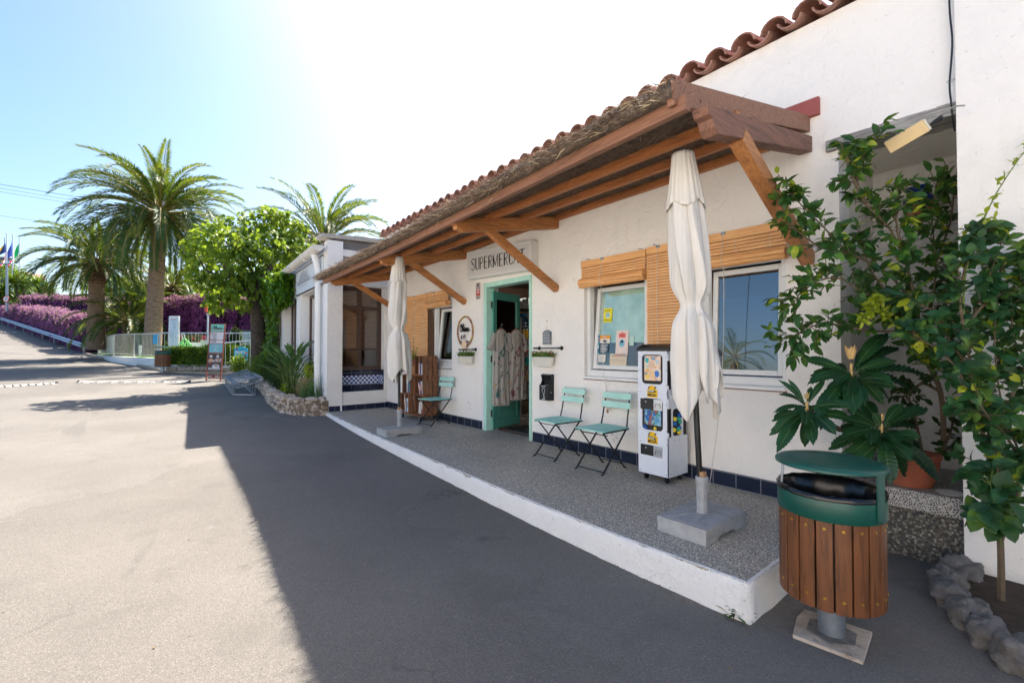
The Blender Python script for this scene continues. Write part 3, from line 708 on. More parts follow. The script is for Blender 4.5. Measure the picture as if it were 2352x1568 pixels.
# brackets with shaped ends and struts
def bracket(y, near=False, xw=XF):
    xf, zf = fz(y); hb = .145
    z0 = zf + .035; z1 = z0 + (xw - xf) * .195; w_ = .075 if not near else .07
    L = xw - (xf + .02); o = V((xf + .02, y - w_/2, z0 - .13)); u = V((xw - xf - .02, 0, z1 - z0)) / L; 
    pr = [(0, .125), (0, .085), (.035, .075), (.05, .035), (.10, .02), (.12, 0), (L - .002, 0), (L - .002, hb), (0, hb)]
    m = MB(); m.prism(pr, o + V((0, 0, 0)), u, V((0, 0, 1)), V((0, w_, 0)))
    return m.build('bracket_beam', M['weath'] if near else M['pinex'], CN, bevel=.003)
for y, xs_ in ((3.96, XF), (6.0, XF), (8.2, XF)):
    bracket(y, xw=xs_)
def strut(x0, z0, y, x1, z1, mat='pinex', w_=.065, h=.085):
    m = MB(); a, b = V((x0, y, z0)), V((x1, y, z1)); m.beam(a, b, w_, h); return m.build('strut', M[mat], CN, bevel=.003)
strut(2.88, 2.50, 3.96, 3.955, 1.93); strut(2.93, 2.49, 6.0, 3.955, 1.93); strut(2.93, 2.44, 8.2, 3.955, 1.89)
# near end: rake board over a stained beam, with strut
yb = 1.20
m = MB(); m.prism([(0, .0), (1.735, .35), (1.735, .475), (-.02, .14)], (2.215, yb + .075, 2.505), (1, 0, 0), (0, 0, 1), (.0, .045, 0)); 
for i, q in enumerate(m.v):                                 # the end board runs slightly askew
    m.v[i] = (q[0], q[1] + (3.96 - q[0]) * .06 - .06, q[2])
m.build('rake_board', M['pinefascia'], CN, bevel=.004)
m = MB(); pr = [(0, .11), (.02, .08), (.06, .07), (.08, .03), (.12, 0), (1.60, .315), (1.60, .435), (0, .125)]
m.prism(pr, (2.34, yb, 2.375), (1, 0, 0), (0, 0, 1), (0, .09, 0)); m.build('bracket_beam', M['weath'], CN, bevel=.004)
strut(2.78, 2.47, 1.24, 3.955, 1.87, w_=.085, h=.10)
# thatch mat: an uneven thick sheet
m = MB(); NY, NX = 150, 16; top = []; bot = []
random.seed(11)
for j in range(NY + 1):
    y = 1.33 + (8.62 - 1.33) * j / NY; xf, _ = fz(y)
    for i in range(NX + 1):
        x = xf - .07 + (3.955 - xf + .07) * i / NX; zb_ = cz(x, y)
        n1_ = noise.noise(V((x*4, y*4, 0))); n2_ = noise.noise(V((x*17, y*17, 5)))
        top.append((x + n2_*.01, y, zb_ + .075 + .02*math.exp(-((x - xf)/.25)**2) + n1_*.025 + n2_*.03)); bot.append((x, y, zb_ + n2_*.008 + .003))
o = NX + 1; K = len(top); m.v = top + bot
for j in range(NY):
    for i in range(NX):
        a = j*o + i; m.f += [(a, a+1, a+o+1, a+o), (K+a+o, K+a+o+1, K+a+1, K+a)]
    a = j*o; m.f += [(a, a+o, K+a+o, K+a)]; a = j*o + NX; m.f += [(a+o, a, K+a, K+a+o)]
for i in range(NX): m.f += [(i+1, i, K+i, K+i+1), (NY*o+i, NY*o+i+1, K+NY*o+i+1, K+NY*o+i)]
th = m.build('thatch', M['thatch'], CN, smooth='all')
def straw(m, p, d, L, w_):
    p, d = V(p), V(d).normalized(); s_ = d.orthogonal(); s_.rotate(Matrix.Rotation(random.random()*6.28, 3, d)); s_.normalize()
    e = p + d*L + V((0, 0, -.15*L)); mdl = p + d*L*.5 + s_*L*.06; m.add([p - s_*w_/2, p + s_*w_/2, mdl + s_*w_/2, mdl - s_*w_/2, e], [(0, 1, 2, 3), (3, 2, 4)])
m = MB(); m2 = MB()
for k in range(15000):
    y = random.uniform(1.34, 8.68); xf, _ = fz(y)
    if k % 3: x = xf - .07 + random.random()**2 * .25; zb_ = cz(x, y) + random.uniform(.0, .105); d = V((random.uniform(-1, -.1), random.uniform(-.9, .9), random.uniform(-.35, .25)))
    else: x = random.uniform(xf, 3.9); zb_ = cz(x, y) + .07 + random.uniform(0, .03); d = V((random.uniform(-1, .1), random.uniform(-1, 1), random.uniform(-.1, .25)))
    straw(m2 if random.random() < .16 else m, (x, y, zb_), d, random.uniform(.05, .15), random.uniform(.002, .005))
for k in range(9000):                                        # loose straw on the underside
    y = random.uniform(1.3, 8.5); xf, _ = fz(y); x = random.uniform(xf + .04, 3.92)
    straw(m, (x, y, cz(x, y) - .001), V((random.uniform(-1, 1), random.uniform(-1, 1), random.uniform(-.16, .08))), random.uniform(.06, .2), random.uniform(.0015, .004))
for k in range(220):                                        # far ragged tip; render, dark blue-grey glazing and blue balcony glass
    x = random.uniform(2.45, 3.5); straw(m, (x, 8.6, cz(x, 8.5) + random.uniform(0, .09)), V((random.uniform(-.5, .3), 1, random.uniform(-.3, .1))), random.uniform(.06, .22), .005)
m.build('loose_straw', M['straw'], th); m2.build('pale_straw', M['strawl'], th)
# ------------------------------------------------------------------ across the road, behind the photographer; tall shed and pale ground added for bounce light
OW = thing('bounce_shed', 'unseen tall white shed added across the road to bounce sunlight', 'building', (-7, -5, -.2))  # out of view, added to bounce sun onto the shaded front
m = MB(); m.box(-7.5, -6.5, -16, 3.4, -.4, 5.2); m.build('wall', M['plaster'], OW)
m = MB(); m.box(-7.7, -6.4, -16.1, 3.5, 5.2, 5.35); m.build('coping', M['plaster'], OW)
LW = thing('low_white_wall', 'low white rendered wall with corrugated capping across the road', 'wall', (-6.8, 8, -.2))
m = MB(); m.box(-7.0, -6.6, 3.5, 14, -.4, .78); m.build('wall', M['plaster_rough'], LW)
m = MB()
for k in range(76): m.tube([(-6.45, 3.5 + k*.14, .86), (-7.15, 3.5 + k*.14, .86)], .042, 6)
m.build('corrugated_capping', plain('fibre_cement', (190, 186, 178), .8, var=.2), LW)
info(MB().box(-6.5, -2.3, -14, 13, -.3, -.07).build('bounce_forecourt', plain('pale_bounce_concrete', (212, 206, 194), .9, var=.08, scale=3), bevel=0), kind='structure')  # unseen pale slab added to reflect sun up to the canopy and wall
PV = []
def bigpot(y, lbl):
    T_ = thing('large_pot', lbl, 'pot', (-8.0, y, -.2)); m = MB(); m.lathe([(0, 0), (.38, 0), (.42, .3), (.45, 1.5), (.49, 1.52), (.49, 1.62), (.44, 1.62), (.42, 1.5), (0, 1.5)], (-8.0, y, -.2), 28); m.build('pot', plain('grey_pot', (120, 112, 104), .8, var=.3, bump=.4), T_, smooth=True); return T_
bigpot(6.0, 'large grey pot behind the low wall across the road, nearer the added shed'); bigpot(7.4, 'large grey pot behind the low wall across the road, holding the palm')
# ------------------------------------------------------------------ things on and near the terrace
U_, Vz, N_ = V((0, -1, 0)), V((0, 0, 1)), V((-1, 0, 0))      # left-to-right, up and outward on the shop front

def glyphs(m, word, w_, o, u, v, n, h, lw, gap=.12):
    L = {'S': [[(.62,.86),(.45,1),(.2,.97),(.06,.8),(.14,.62),(.45,.45),(.62,.28),(.55,.06),(.3,0),(.04,.12)], [(.10,.80),(.18,.66),(.5,.44)]],
         'U': [[(.04,1),(.04,.25),(.14,.05),(.33,0),(.52,.05),(.62,.25),(.62,1)], [(.15,1),(.15,.3),(.22,.12)]],
         'P': [[(.05,0),(.05,1),(.4,1),(.58,.88),(.6,.7),(.5,.54),(.3,.48),(.05,.48)], [(.16,0),(.16,.92)]],
         'E': [[(.55,1),(.05,1),(.05,0),(.55,0)], [(.05,.52),(.46,.52)], [(.16,0),(.16,1)]],
         'R': [[(.05,0),(.05,1),(.4,1),(.58,.88),(.58,.68),(.4,.52),(.05,.5)], [(.3,.5),(.62,0)], [(.16,0),(.16,.92)]],
         'M': [[(.04,0),(.04,1)],[(.04,1),(.42,.12)],[(.42,.12),(.8,1)],[(.8,1),(.8,0)],[(.14,0),(.14,.7)]],
         'C': [[(.62,.82),(.48,.98),(.3,1),(.1,.85),(.04,.5),(.1,.15),(.3,0),(.5,.03),(.62,.18)], [(.17,.8),(.14,.5),(.18,.2)]],
         'A': [[(.0,0),(.3,1),(.62,0)], [(.1,.32),(.52,.32)], [(.42,.95),(.73,0)]],
         'T': [[(.0,1),(.66,1)], [(.29,1),(.29,0)], [(.40,1),(.40,0)]],
         'G': [[(.6,.85),(.4,1),(.15,.88),(.04,.5),(.15,.1),(.4,0),(.6,.15),(.6,.45),(.38,.45)]]}
    wd = {'M': .84, 'A': .73, 'T': .66}; x = 0; tot = sum(wd.get(c, .62) + gap*1.4 for c in word) - gap*1.4; k = w_ / tot
    for c in word:
        for st in L[c]: m.ribbon([(x*k + p[0]*k, p[1]*h) for p in (st)], lw, o, u, v, n)
        x += wd.get(c, .62) + gap*1.4
    return m
OH = [[(.62,.93),(.40,1.0),(.14,.84),(.02,.5),(.08,.16),(.30,.0),(.54,.10),(.66,.42),(.62,.78),(.42,.9),(.36,.74),(.5,.6),(.8,.66)],
      [(.84,.10),(.90,.5),(1.04,.98),(1.16,1.02),(1.12,.7),(.92,.36),(.88,.0)], [(.88,.02),(.98,.36),(1.12,.46),(1.2,.3),(1.18,.08),(1.27,.02),(1.36,.14)],
      [(1.66,.40),(1.5,.46),(1.37,.3),(1.38,.06),(1.52,.0),(1.66,.2),(1.70,.42),(1.70,.1),(1.78,.02),(1.88,.2)],
      [(1.88,.44),(1.90,.02)], [(1.90,.04),(2.0,.36),(2.14,.45),(2.2,.28),(2.19,.08),(2.28,.02),(2.36,.14)],
      [(2.66,.40),(2.5,.46),(2.37,.3),(2.38,.06),(2.52,.0),(2.66,.2),(2.70,.42),(2.70,.1),(2.78,.02),(2.92,.16)]]
def ohana(m, w_, o, u, v, n, lw, sy=1.0):
    k = w_ / 2.92
    for st in OH:
        pts = [(p.x, p.y) for p in curve([(a*k, b*k*sy, 0) for a, b in st], 5)]; m.ribbon(pts, lw, o, u, v, n)
    return m

# shop sign box
SB = thing('shop_sign', 'white box sign reading SUPERMERCAT above the turquoise door', 'sign', (3.95, 5.02, 2.4))
m = MB(); m.prism([(5.76, 2.255), (4.30, 2.205), (4.30, 2.585), (5.76, 2.675)], (3.83, 0, 0), (0, 1, 0), (0, 0, 1), (.128, 0, 0)); 
m.build('box', M['whitepl'], SB, bevel=.008)
m = MB(); m.prism([(5.725, 2.285), (4.335, 2.24), (4.335, 2.55), (5.725, 2.635)], (3.8285, 0, 0), (0, 1, 0), (0, 0, 1), (-.003, 0, 0)); m.build('face_panel', plain('sign_face', (214, 212, 208), .35, var=.03), SB)
m = MB(); glyphs(m, 'SUPERMERCAT', 1.22, V((3.825, 5.64, 2.375)), V((0, -1, -.045)), V((0, 0, 1)), N_, .17, .0135)
m.build('lettering', M['pencil'], SB)

# alarm sticker plate
ST = thing('warning_plate', 'small grey and red printed plate left of the door frame', 'sign', (3.955, 5.64, 2.08))
m = MB(); m.box(3.953, 3.9595, 5.59, 5.70, 1.955, 2.205); m.build('plate', plain('grey_print', (176, 168, 164), .5, var=.04), ST)
m = MB(); m.rect(-.052, -.05, .052, .045, V((3.953, 5.645, 2.06)), U_, Vz, N_); m.build('red_panel', M['red'], ST)
m = MB(); o = V((3.951, 5.645, 2.08)); m.rect(-.02, .075, .02, .105, o, U_, Vz, N_)
m.ribbon([(-.035, .03), (-.02, .055), (-.01, .04), (.01, .055), (.035, .068)], .006, o, U_, Vz, N_)
for k in range(3): m.rect(-.03, -.095 - k*.012, .03, -.091 - k*.012, o, U_, Vz, N_)
m.build('print', M['pencil'], ST)
m = MB(); 
for k in range(3): m.rect(-.035, .01 - k*.024, .04, .02 - k*.024, o, U_, Vz, N_)
m.build('pale_print', M['chalk'], ST)

# round Ohana wall sign
RS = thing('round_sign', 'ring of patchwork print with the word Ohana on the white wall', 'sign', (3.95, 5.985, 1.46))
cR, rR = V((3.942, 5.985, 1.475)), .215
m = MB(); m.tube([cR + U_*(math.cos(2*math.pi*k/40)*rR) + Vz*(math.sin(2*math.pi*k/40)*rR*1.08) for k in range(40)], .014, 6, closed=True)
t = MT('patchwork_print'); c = t.voro(26, out='Color'); t.color(t.ramp(t.noise(14, 2), [(.3, lin((110, 70, 62))), (.42, lin((196, 142, 116))), (.5, lin((120, 96, 60))), (.58, lin((214, 178, 90))), (.68, lin((206, 186, 176)))], True)); t.rough(.6)
m.build('ring', t.m, RS, smooth=True)
m = MB(); ohana(m, .25, cR + U_*(-.13) + Vz*.0 - V((.006, 0, 0)), U_, Vz, N_, .022, 1.3); m.build('lettering', M['pencil'], RS)
m = MB()
for k in range(9): m.rect(-.10 + k*.024, -.055, -.085 + k*.024, -.046, cR - V((.004, 0, 0)), U_, Vz, N_)
m.build('faint_lettering', plain('pale_grey_print', (196, 196, 196), .7), RS)
m = MB()
for dx, dz, an in ((-.07, -.13, 1.9), (-.02, -.12, 1.3), (-.09, -.19, 2.5), (.04, -.2, .7), (-.03, -.2, 4.4), (.02, -.24, 5.2)):
    p = cR + U_*dx + Vz*dz + N_*.012; d = U_*math.cos(an) + Vz*math.sin(an); m.leaf(p, d, N_, .085, .045, .1, .1)
m.build('dark_petals', plain('brown_petal', (96, 78, 72), .7), RS)
m = MB()
for k in range(6):
    an = k*1.05 + .3; p = cR + U_*.0 + Vz*-.21 + N_*.02; m.leaf(p, U_*math.cos(an) + Vz*math.sin(an), N_, .09, .06, .15, .1)
m.build('cream_petals', plain('cream_petal', (236, 208, 178), .7), RS)

# hanging letter board
HB = thing('letter_board', 'small dark letter board hanging from a nail above the flower trough', 'sign', (3.95, 4.13, 1.25))
m = MB(); pr = [(-.075, -.085), (.075, -.085), (.075, .075), (.055, .08), (.03, .095), (-.03, .095), (-.055, .08), (-.075, .075)]
oB = V((3.945, 4.13, 1.335)); m.prism(pr, oB, U_, Vz, V((.008, 0, 0))); m.build('board', plain('slate_grey', (88, 90, 98), .6), HB)
m = MB()
for k in range(9): m.rect(-.068, -.078 + k*.0185, .068, -.075 + k*.0185, oB - V((.0005, 0, 0)), U_, Vz, N_)
m.build('rails', M['chalk'], HB)
m = MB(); wl = ['Dilluns', 'Dimarts', 'Dimecres', 'Dijous', 'Divendres', 'Dissabte', 'Diumenge']
text('HORARI', .014, oB + Vz*.074 - V((.002, 0, 0)), U_, Vz, N_, 'heading', M['chalk'], HB)
for k, wd_ in enumerate(wl): q = text(wd_ + '  9.00 - 20.00', .0125, oB + U_*-.064 + Vz*(.0555 - .0185*k) - V((.002, 0, 0)), U_, Vz, N_, None, None, None, align='LEFT'); m.add(q.v, q.f)
m.build('hours', M['chalk'], HB)
m = MB(); m.tube([oB + Vz*.095, oB + Vz*.21], .0015, 5); m.tube([oB + Vz*.21 + V((.012, 0, 0)), oB + Vz*.215 - V((.01, 0, 0))], .005, 6); m.build('hanging_cord', M['rope'], HB)

# rails with white troughs of flowers
def rail_thing(y0, y1, z, lbl):
    T_ = thing('wall_rail', lbl, 'rail', (3.95, (y0+y1)/2, z)); x = 3.90
    m = MB(); m.tube([(x, y0, z), (x, y1, z)], .0075, 10)
    for y in (y0 + .015, y0 + .05, y1 - .015, y1 - .05): m.tube([(x, y - .008, z), (x, y, z), (x, y + .008, z)], [.006, .014, .006], 10)
    m.build('bar', M['blackm'], T_, smooth=True)
    for y in (y0 + .05, y1 - .05):
        m = MB(); m.lathe([(0, 0), (.026, 0), (.026, .006), (.012, .014), (.01, .05)], (0, 0, 0), 14); m.v = [(3.9595 - q[2], y + q[0], z + q[1]) for q in m.v]; m.build('wall_flange', M['blackm'], T_, smooth=True)
    return T_
rail_thing(5.66, 6.10, 1.19, 'short black iron rail under the round Ohana sign')
rail_thing(3.83, 4.33, 1.205, 'black iron rail under the hanging letter board')
random.seed(21)
def flowers(m, mf, x0, x1, y0, y1, z, n, h, seed=1):
    for k in range(n):
        x, y = random.uniform(x0, x1), random.uniform(y0, y1); d = V((random.uniform(-.9, .3), random.uniform(-.8, .8), 1)); p = V((x, y, z))
        L = h * random.uniform(.5, 1.1)
        m.leaf(p, d, V((-1, 0, .3)), L, L*.22, .2, .5)
        if mf is not None and random.random() < .07:
            q = p + d.normalized()*L
            for j in range(4): mf.leaf(q, V((random.uniform(-1, 1), random.uniform(-1, 1), random.uniform(0, 1))), V((-1, 0, 0)), .016, .012)
def trough(yc, zt, L, lbl, split=0):
    T_ = thing('flower_trough', lbl, 'planter', (3.90, yc, zt - .13))
    n = split or 1; 
    for i in range(n):
        m = MB(); w_ = L / n; y = yc - L/2 + w_*(i + .5); seg = 28
        def ring(sc, z):
            out = []
            for k in range(seg):
                a = 2*math.pi*k/seg; ex = .45 if not split else .8
                cx = math.copysign(abs(math.cos(a))**ex, math.cos(a)); sy_ = math.copysign(abs(math.sin(a))**ex, math.sin(a))
                out.append((3.895 + cx*.052*sc, y + sy_*w_*.49*sc, z))
            return out
        rs = [ring(.86, zt-.115), ring(.98, zt-.01), ring(1.04, zt-.006), ring(1.04, zt), ring(.95, zt), ring(.93, zt-.02)]
        m.v = [p for r in rs for p in r]; K_ = seg
        m.f = [(a*K_+k, a*K_+(k+1) % K_, (a+1)*K_+(k+1) % K_, (a+1)*K_+k) for a in range(5) for k in range(K_)] + [tuple(range(K_))[::-1], tuple(5*K_ + k for k in range(K_))]
        m.build('pot' if split else 'trough', M['cream'], T_, smooth=True, sharp=50)
    m = MB(); 
    for s_ in (-1, 1): 
        yy = yc + s_*L*.42; m.tube([(3.90, yy, zt+.078), (3.865, yy, zt+.07), (3.85, yy, zt+.01), (3.88, yy, zt-.004)], .0045, 6)
    m.build('hook', M['blackm'], T_)
    return T_
T1 = trough(5.89, 1.085, .35, 'three small white pots with green herbs hanging under the Ohana sign', 3)
m = MB(); flowers(m, None, 3.86, 3.93, 5.73, 6.05, 1.08, 260, .085); m.build('herbs', M['weed'], T1)
T2 = trough(4.145, 1.095, .36, 'cream trough of small pink flowers hanging right of the door')
m = MB(); mf = MB(); flowers(m, mf, 3.86, 3.93, 3.98, 4.32, 1.09, 330, .075); m.build('flower_leaves', M['weed'], T2); mf.build('pink_flowers', plain('pink_petal', (226, 120, 140), .6), T2)

# bag dispenser
AD = thing('bag_dispenser', 'black wall dispenser with curved hood beside the door', 'dispenser', (3.95, 4.10, .56))
m = MB(); prof = [(0, 0), (.095, 0), (.095, .185), (.08, .19), (.055, .225), (.05, .26), (.07, .315), (.02, .325), (0, .318)]
m.prism([(-a, b) for a, b in prof], (3.9595, 4.015, .56), (1, 0, 0), (0, 0, 1), (0, .01, 0)); m.prism([(-a, b) for a, b in prof], (3.9595, 4.175, .56), (1, 0, 0), (0, 0, 1), (0, .01, 0))
m.prism([(0, .001), (-.094, .001), (-.094, .184), (0, .184)], (3.9585, 4.025, .56), (1, 0, 0), (0, 0, 1), (0, .15, 0))
m.prism([(0, .19), (-.02, .19), (-.03, .25), (-.069, .312), (-.02, .322), (0, .315)], (3.9585, 4.025, .56), (1, 0, 0), (0, 0, 1), (0, .15, 0)); m.build('case', M['blackm'], AD, bevel=.003)
m = MB(); o = V((3.863, 4.10, .58)); m.ribbon([(-.012, 0), (.008, .02), (-.005, .06), (-.03, .1), (-.02, .135), (.01, .13), (.02, .09), (.005, .05), (.018, .0)], .005, o, U_, Vz, N_); m.rect(-.03, -.006, .02, -.001, o, U_, Vz, N_); m.rect(-.045, .15, .03, .158, o, U_, Vz, N_)
m.build('printed_figure', M['chalk'], AD)
m = MB(); m.tube([(3.90, 4.012, .66), (3.90, 4.006, .66)], .009, 10); m.build('lock', M['steel'], AD)

# ------------------------------------------------------------------ bamboo roller blinds
def blind(name, lbl, y0, y1, ztop, rolled=None, zbot=None, cord=None, seed=0):
    T_ = thing(name, lbl, 'blind', (3.90, (y0+y1)/2, ztop), group='wooden roller blinds on the shop windows')
    random.seed(seed); m = MB(); x = 3.895
    m.box(x - .012, x + .012, y0, y1, ztop - .075, ztop); z = ztop - .081
    zb_ = zbot if zbot is not None else ztop - .17
    i = 0
    while z > zb_:
        wv = random.uniform(-.0015, .0015); m.box(x - .005 + wv, x + .001 + wv, y0 + random.uniform(-.003, .003), y1 + random.uniform(-.003, .003), z - .0232, z); z -= .0285; i += 1
    if rolled is None: m.box(x - .009, x + .006, y0, y1, z - .02, z)
    m.build('slats', M['bamboo'], T_)
    MB().box(x + .0035, x + .006, y0 + .006, y1 - .006, z + .01, ztop - .078).build('painted_gap_shade', M['brownframe'], T_)  # dark sheet that puts the shade between the slats into colour
    if rolled:
        r = rolled; cz_ = z - r*.55; m = MB(); n = 40
        # spiral roll of flat slats
        for k in range(n):
            rr = r * (1 - k/n * .82); a0 = 2*math.pi*k/11.0; a1 = a0 + 2*math.pi/11.0*.88; rr2 = r * (1 - (k+1)/n * .82)
            p0 = V((x - .012 + math.cos(a0)*rr, 0, cz_ + math.sin(a0)*rr)); p1 = V((x - .012 + math.cos(a1)*rr2, 0, cz_ + math.sin(a1)*rr2))
            d = (p1 - p0); nn_ = V((-d.z, 0, d.x)).normalized()*.0035; j = random.uniform(-.006, .006)
            c = (p0 + p1)/2; m.obox(c + V((0, (y0+y1)/2 + j, 0)), d/2, V((0, (y1-y0)/2, 0)), nn_)
        m.build('roll', M['bamboo'], T_)
    ys_ = [y0 + (y1-y0)*f for f in ((.12, .88) if y1 - y0 < .7 else (.15, .5, .85))]
    m = MB()
    for y in ys_: m.tube([(x - .0095, y, ztop - .075), (x - .0095, y, z)], .0016, 4)
    m.build('stitching', M['rope'], T_)
    m = MB()
    for y in (y0 + .08, y1 - .08): m.tube([(x + .06, y, ztop + .02), (x - .004, y, ztop + .022), (x - .006, y, ztop + .002)], .003, 5)
    m.build('wall_hook', M['steel'], T_)
    if cord:
        m = MB(); y = cord[0]; zc = z - (rolled*1.6 if rolled else 0)
        m.obox((x - .016, y, ztop - .012), (.004, 0, 0), (0, .02, 0), (0, 0, .012))
        m.build('cord_clip', M['steel'], T_); m = MB()
        pts = [(x - .018, y, ztop - .02), (x - .03, y + .004, (ztop+zc)/2 + .03), (x - .018 - (rolled or 0)*1.0, y - .01, zc + .03), (x - .04, y - .012, zc - .02)] + cord[1]
        m.tube(curve(pts, 5), .0028, 5); m.build('pull_cord', M['rope'], T_, smooth=True)
    return T_
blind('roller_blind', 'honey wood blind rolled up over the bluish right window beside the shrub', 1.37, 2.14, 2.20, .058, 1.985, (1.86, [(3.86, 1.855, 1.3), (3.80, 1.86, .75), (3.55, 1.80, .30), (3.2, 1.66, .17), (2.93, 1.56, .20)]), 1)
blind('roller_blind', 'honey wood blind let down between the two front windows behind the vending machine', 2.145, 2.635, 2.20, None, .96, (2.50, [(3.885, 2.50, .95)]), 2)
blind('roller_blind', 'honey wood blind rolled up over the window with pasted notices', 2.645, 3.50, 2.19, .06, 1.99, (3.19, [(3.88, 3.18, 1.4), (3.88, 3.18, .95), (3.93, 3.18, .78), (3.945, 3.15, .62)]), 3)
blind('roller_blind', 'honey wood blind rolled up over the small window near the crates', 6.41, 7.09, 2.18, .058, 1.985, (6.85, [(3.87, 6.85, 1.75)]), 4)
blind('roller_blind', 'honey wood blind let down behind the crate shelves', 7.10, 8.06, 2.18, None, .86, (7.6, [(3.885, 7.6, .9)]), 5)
# coil of cord with cork end on the wall
CC = thing('cord_coil', 'coil of thin cord with a cork hanging on the wall behind the chairs', 'cord', (3.94, 3.15, .55))
m = MB()
for k in range(4): m.tube([V((3.945 - .006*k, 3.15 + math.cos(a)*(.035 + .004*k), .60 + math.sin(a)*(.055 + .004*k))) for a in [2*math.pi*j/20 for j in range(20)]], .0025, 5, closed=True)
m.build('coil', M['rope'], CC); m = MB(); m.lathe([(0, 0), (.011, 0), (.012, .04), (0, .04)], (3.925, 3.16, .50), 10); m.build('cork', M['carton'], CC)

# ------------------------------------------------------------------ notices on the left pane
o_, up_, nx_ = SL
def notice(name, lbl, y0, y1, za, zb_, col, slip=.0):
    'a sheet on the tilted pane: y0 > y1 edges, heights above the sash foot'
    c = o_ + up_*((za+zb_)/2 - .965) + V((0, (y0+y1)/2, 0)) - nx_*.006
    T_ = thing(name, lbl, 'notice', tuple(c)); m = MB(); m.obox(c, V((0, (y0-y1)/2, 0)), up_*((zb_-za)/2), nx_*.0008); m.build('sheet', col, T_); return T_, c - nx_*.0015
T_, c = notice('yellow_notice', 'bright yellow notice high on the misted left window pane', 3.36, 3.24, 1.50, 1.66, plain('yellow_print', (236, 224, 30), .5, var=.02))
m = MB(); m.prism([(math.cos(a)*.033, math.sin(a)*.033) for a in [2*math.pi*k/20 for k in range(20)]], c, U_, up_, -nx_*.0005); m.build('pale_disc', plain('pale_blue_print', (178, 218, 220), .5), T_)
m = MB(); q = text('SOMRIU', .022, c + up_*.045 - nx_*.001, U_, up_, -nx_, None, None, None); m.add(q.v, q.f); q = text('CONTROLAT', .02, c - up_*.062 - nx_*.001, U_, up_, -nx_, None, None, None); m.add(q.v, q.f); q = text('24', .034, c - up_*.010 - nx_*.002, U_, up_, -nx_, None, None, None); m.add(q.v, q.f); m.build('print', M['pencil'], T_)
T_, c = notice('camera_notice', 'notice with orange heading FREE and a dark camera on the left pane', 3.39, 3.25, 1.26, 1.35, M['paper'])
m = MB(); m.rect(-.07, .005, .07, .045, c, U_, up_, -nx_); m.build('orange_heading', plain('orange_print', (250, 160, 20), .5), T_)
text('FREE', .03, c + up_*.014 - nx_*.002, U_, up_, -nx_, 'lettering', M['chalk'], T_)
m = MB(); m.prism([(-.025, -.03), (.02, -.035), (.03, -.02), (.0, -.008), (-.025, -.012)], c, U_, up_, -nx_*.001); m.build('camera_print', M['pencil'], T_)
T_, c = notice('dark_notice', 'dark striped notice below the camera notice on the left pane', 3.39, 3.265, 1.15, 1.25, plain('slate_print', (58, 72, 84), .5))
m = MB()
for k in range(6): m.rect(-.05, .035 - k*.015, .05 - .01*(k % 3), .041 - k*.015, c, U_, up_, -nx_)
m.build('print', M['chalk'], T_)
T_, c = notice('white_card', 'small white card taped low on the left pane', 3.41, 3.30, 1.045, 1.13, M['paper'])
m = MB()
for k in range(5): m.rect(-.045, .022 - k*.013, .03 + .01*(k % 2), .025 - k*.013, c, U_, up_, -nx_)
m.build('print', plain('grey_blue_ink', (150, 160, 172), .6), T_)
T_, c = notice('pink_notice', 'tall pale pink notice with coral heading on the left pane', 3.165, 3.0, 1.125, 1.40, plain('pale_pink_paper', (236, 218, 208), .6, var=.02))
m = MB(); m.rect(-.045, .055, .045, .105, c, U_, up_, -nx_); m.rect(-.012, .105, .012, .118, c, U_, up_, -nx_); m.build('coral_heading', plain('coral_print', (236, 116, 108), .6), T_)
text('Passi', .03, c + up_*.07 - nx_*.002, U_, up_, -nx_, 'lettering', plain('maroon_ink', (120, 50, 60), .6), T_, shear=.2)
m = MB(); m.prism([(math.cos(a)*.036, math.sin(a)*.042 - .005) for a in [2*math.pi*k/24 for k in range(24)]], c, U_, up_, -nx_*.0005); m.build('blue_disc', plain('sky_blue_print', (140, 200, 222), .6), T_)
m = MB(); c2 = c - nx_*.002; m.prism([(-.02, .0), (.018, .0), (.022, .02), (.0, .028), (-.016, .02)], c2, U_, up_, -nx_*.0005); m.ribbon([(-.014, 0), (-.02, -.035)], .004, c2, U_, up_, -nx_); m.ribbon([(.012, 0), (.018, -.035)], .004, c2, U_, up_, -nx_); m.build('chair_print', M['pencil'], T_)
T_, c = notice('timetable', 'beige timetable with coloured heading bar at the foot of the left pane', 3.235, 3.01, .998, 1.14, plain('beige_paper', (232, 216, 190), .6, var=.02))
for i, cc in enumerate(((20, 120, 110), (222, 96, 70), (196, 120, 150), (226, 150, 60), (90, 130, 190))):
    m = MB(); m.rect(-.09 + i*.038, .045, -.053 + i*.038, .054, c, U_, up_, -nx_); m.build('heading_bar', plain('bar_print', cc, .6), T_)
m = MB()
for k in range(8): m.rect(-.10, .035 - k*.0135, .10, .0362 - k*.0135, c, U_, up_, -nx_)
for x_ in (-.055, .055): m.rect(x_, -.06, x_ + .0012, .035, c, U_, up_, -nx_)
for k in range(24): m.ribbon([(-.098 + k*.008, -.004), (-.094 + k*.008, .006)], .001, c, U_, up_, -nx_)
m.build('table_lines', plain('brown_ink', (110, 90, 80), .6), T_)
T_, c = notice('green_card', 'pale green square card by the right edge of the left pane', 2.985, 2.93, 1.23, 1.33, plain('pale_green_card', (186, 214, 202), .6, var=.02))
T_, c = notice('sticker_strip', 'vertical strip of small coloured stickers on the left edge of the pane', 3.425, 3.40, 1.14, 1.36, plain('cyan_print', (90, 170, 196), .5))
for i, cc in enumerate(((40, 80, 160), (190, 60, 80), (60, 170, 170), (230, 220, 220), (30, 60, 120))):
    m = MB(); m.rect(-.01, .075 - i*.04, .01, .10 - i*.04, c, U_, up_, -nx_); m.build('sticker', plain('sticker_print', cc, .5), T_)
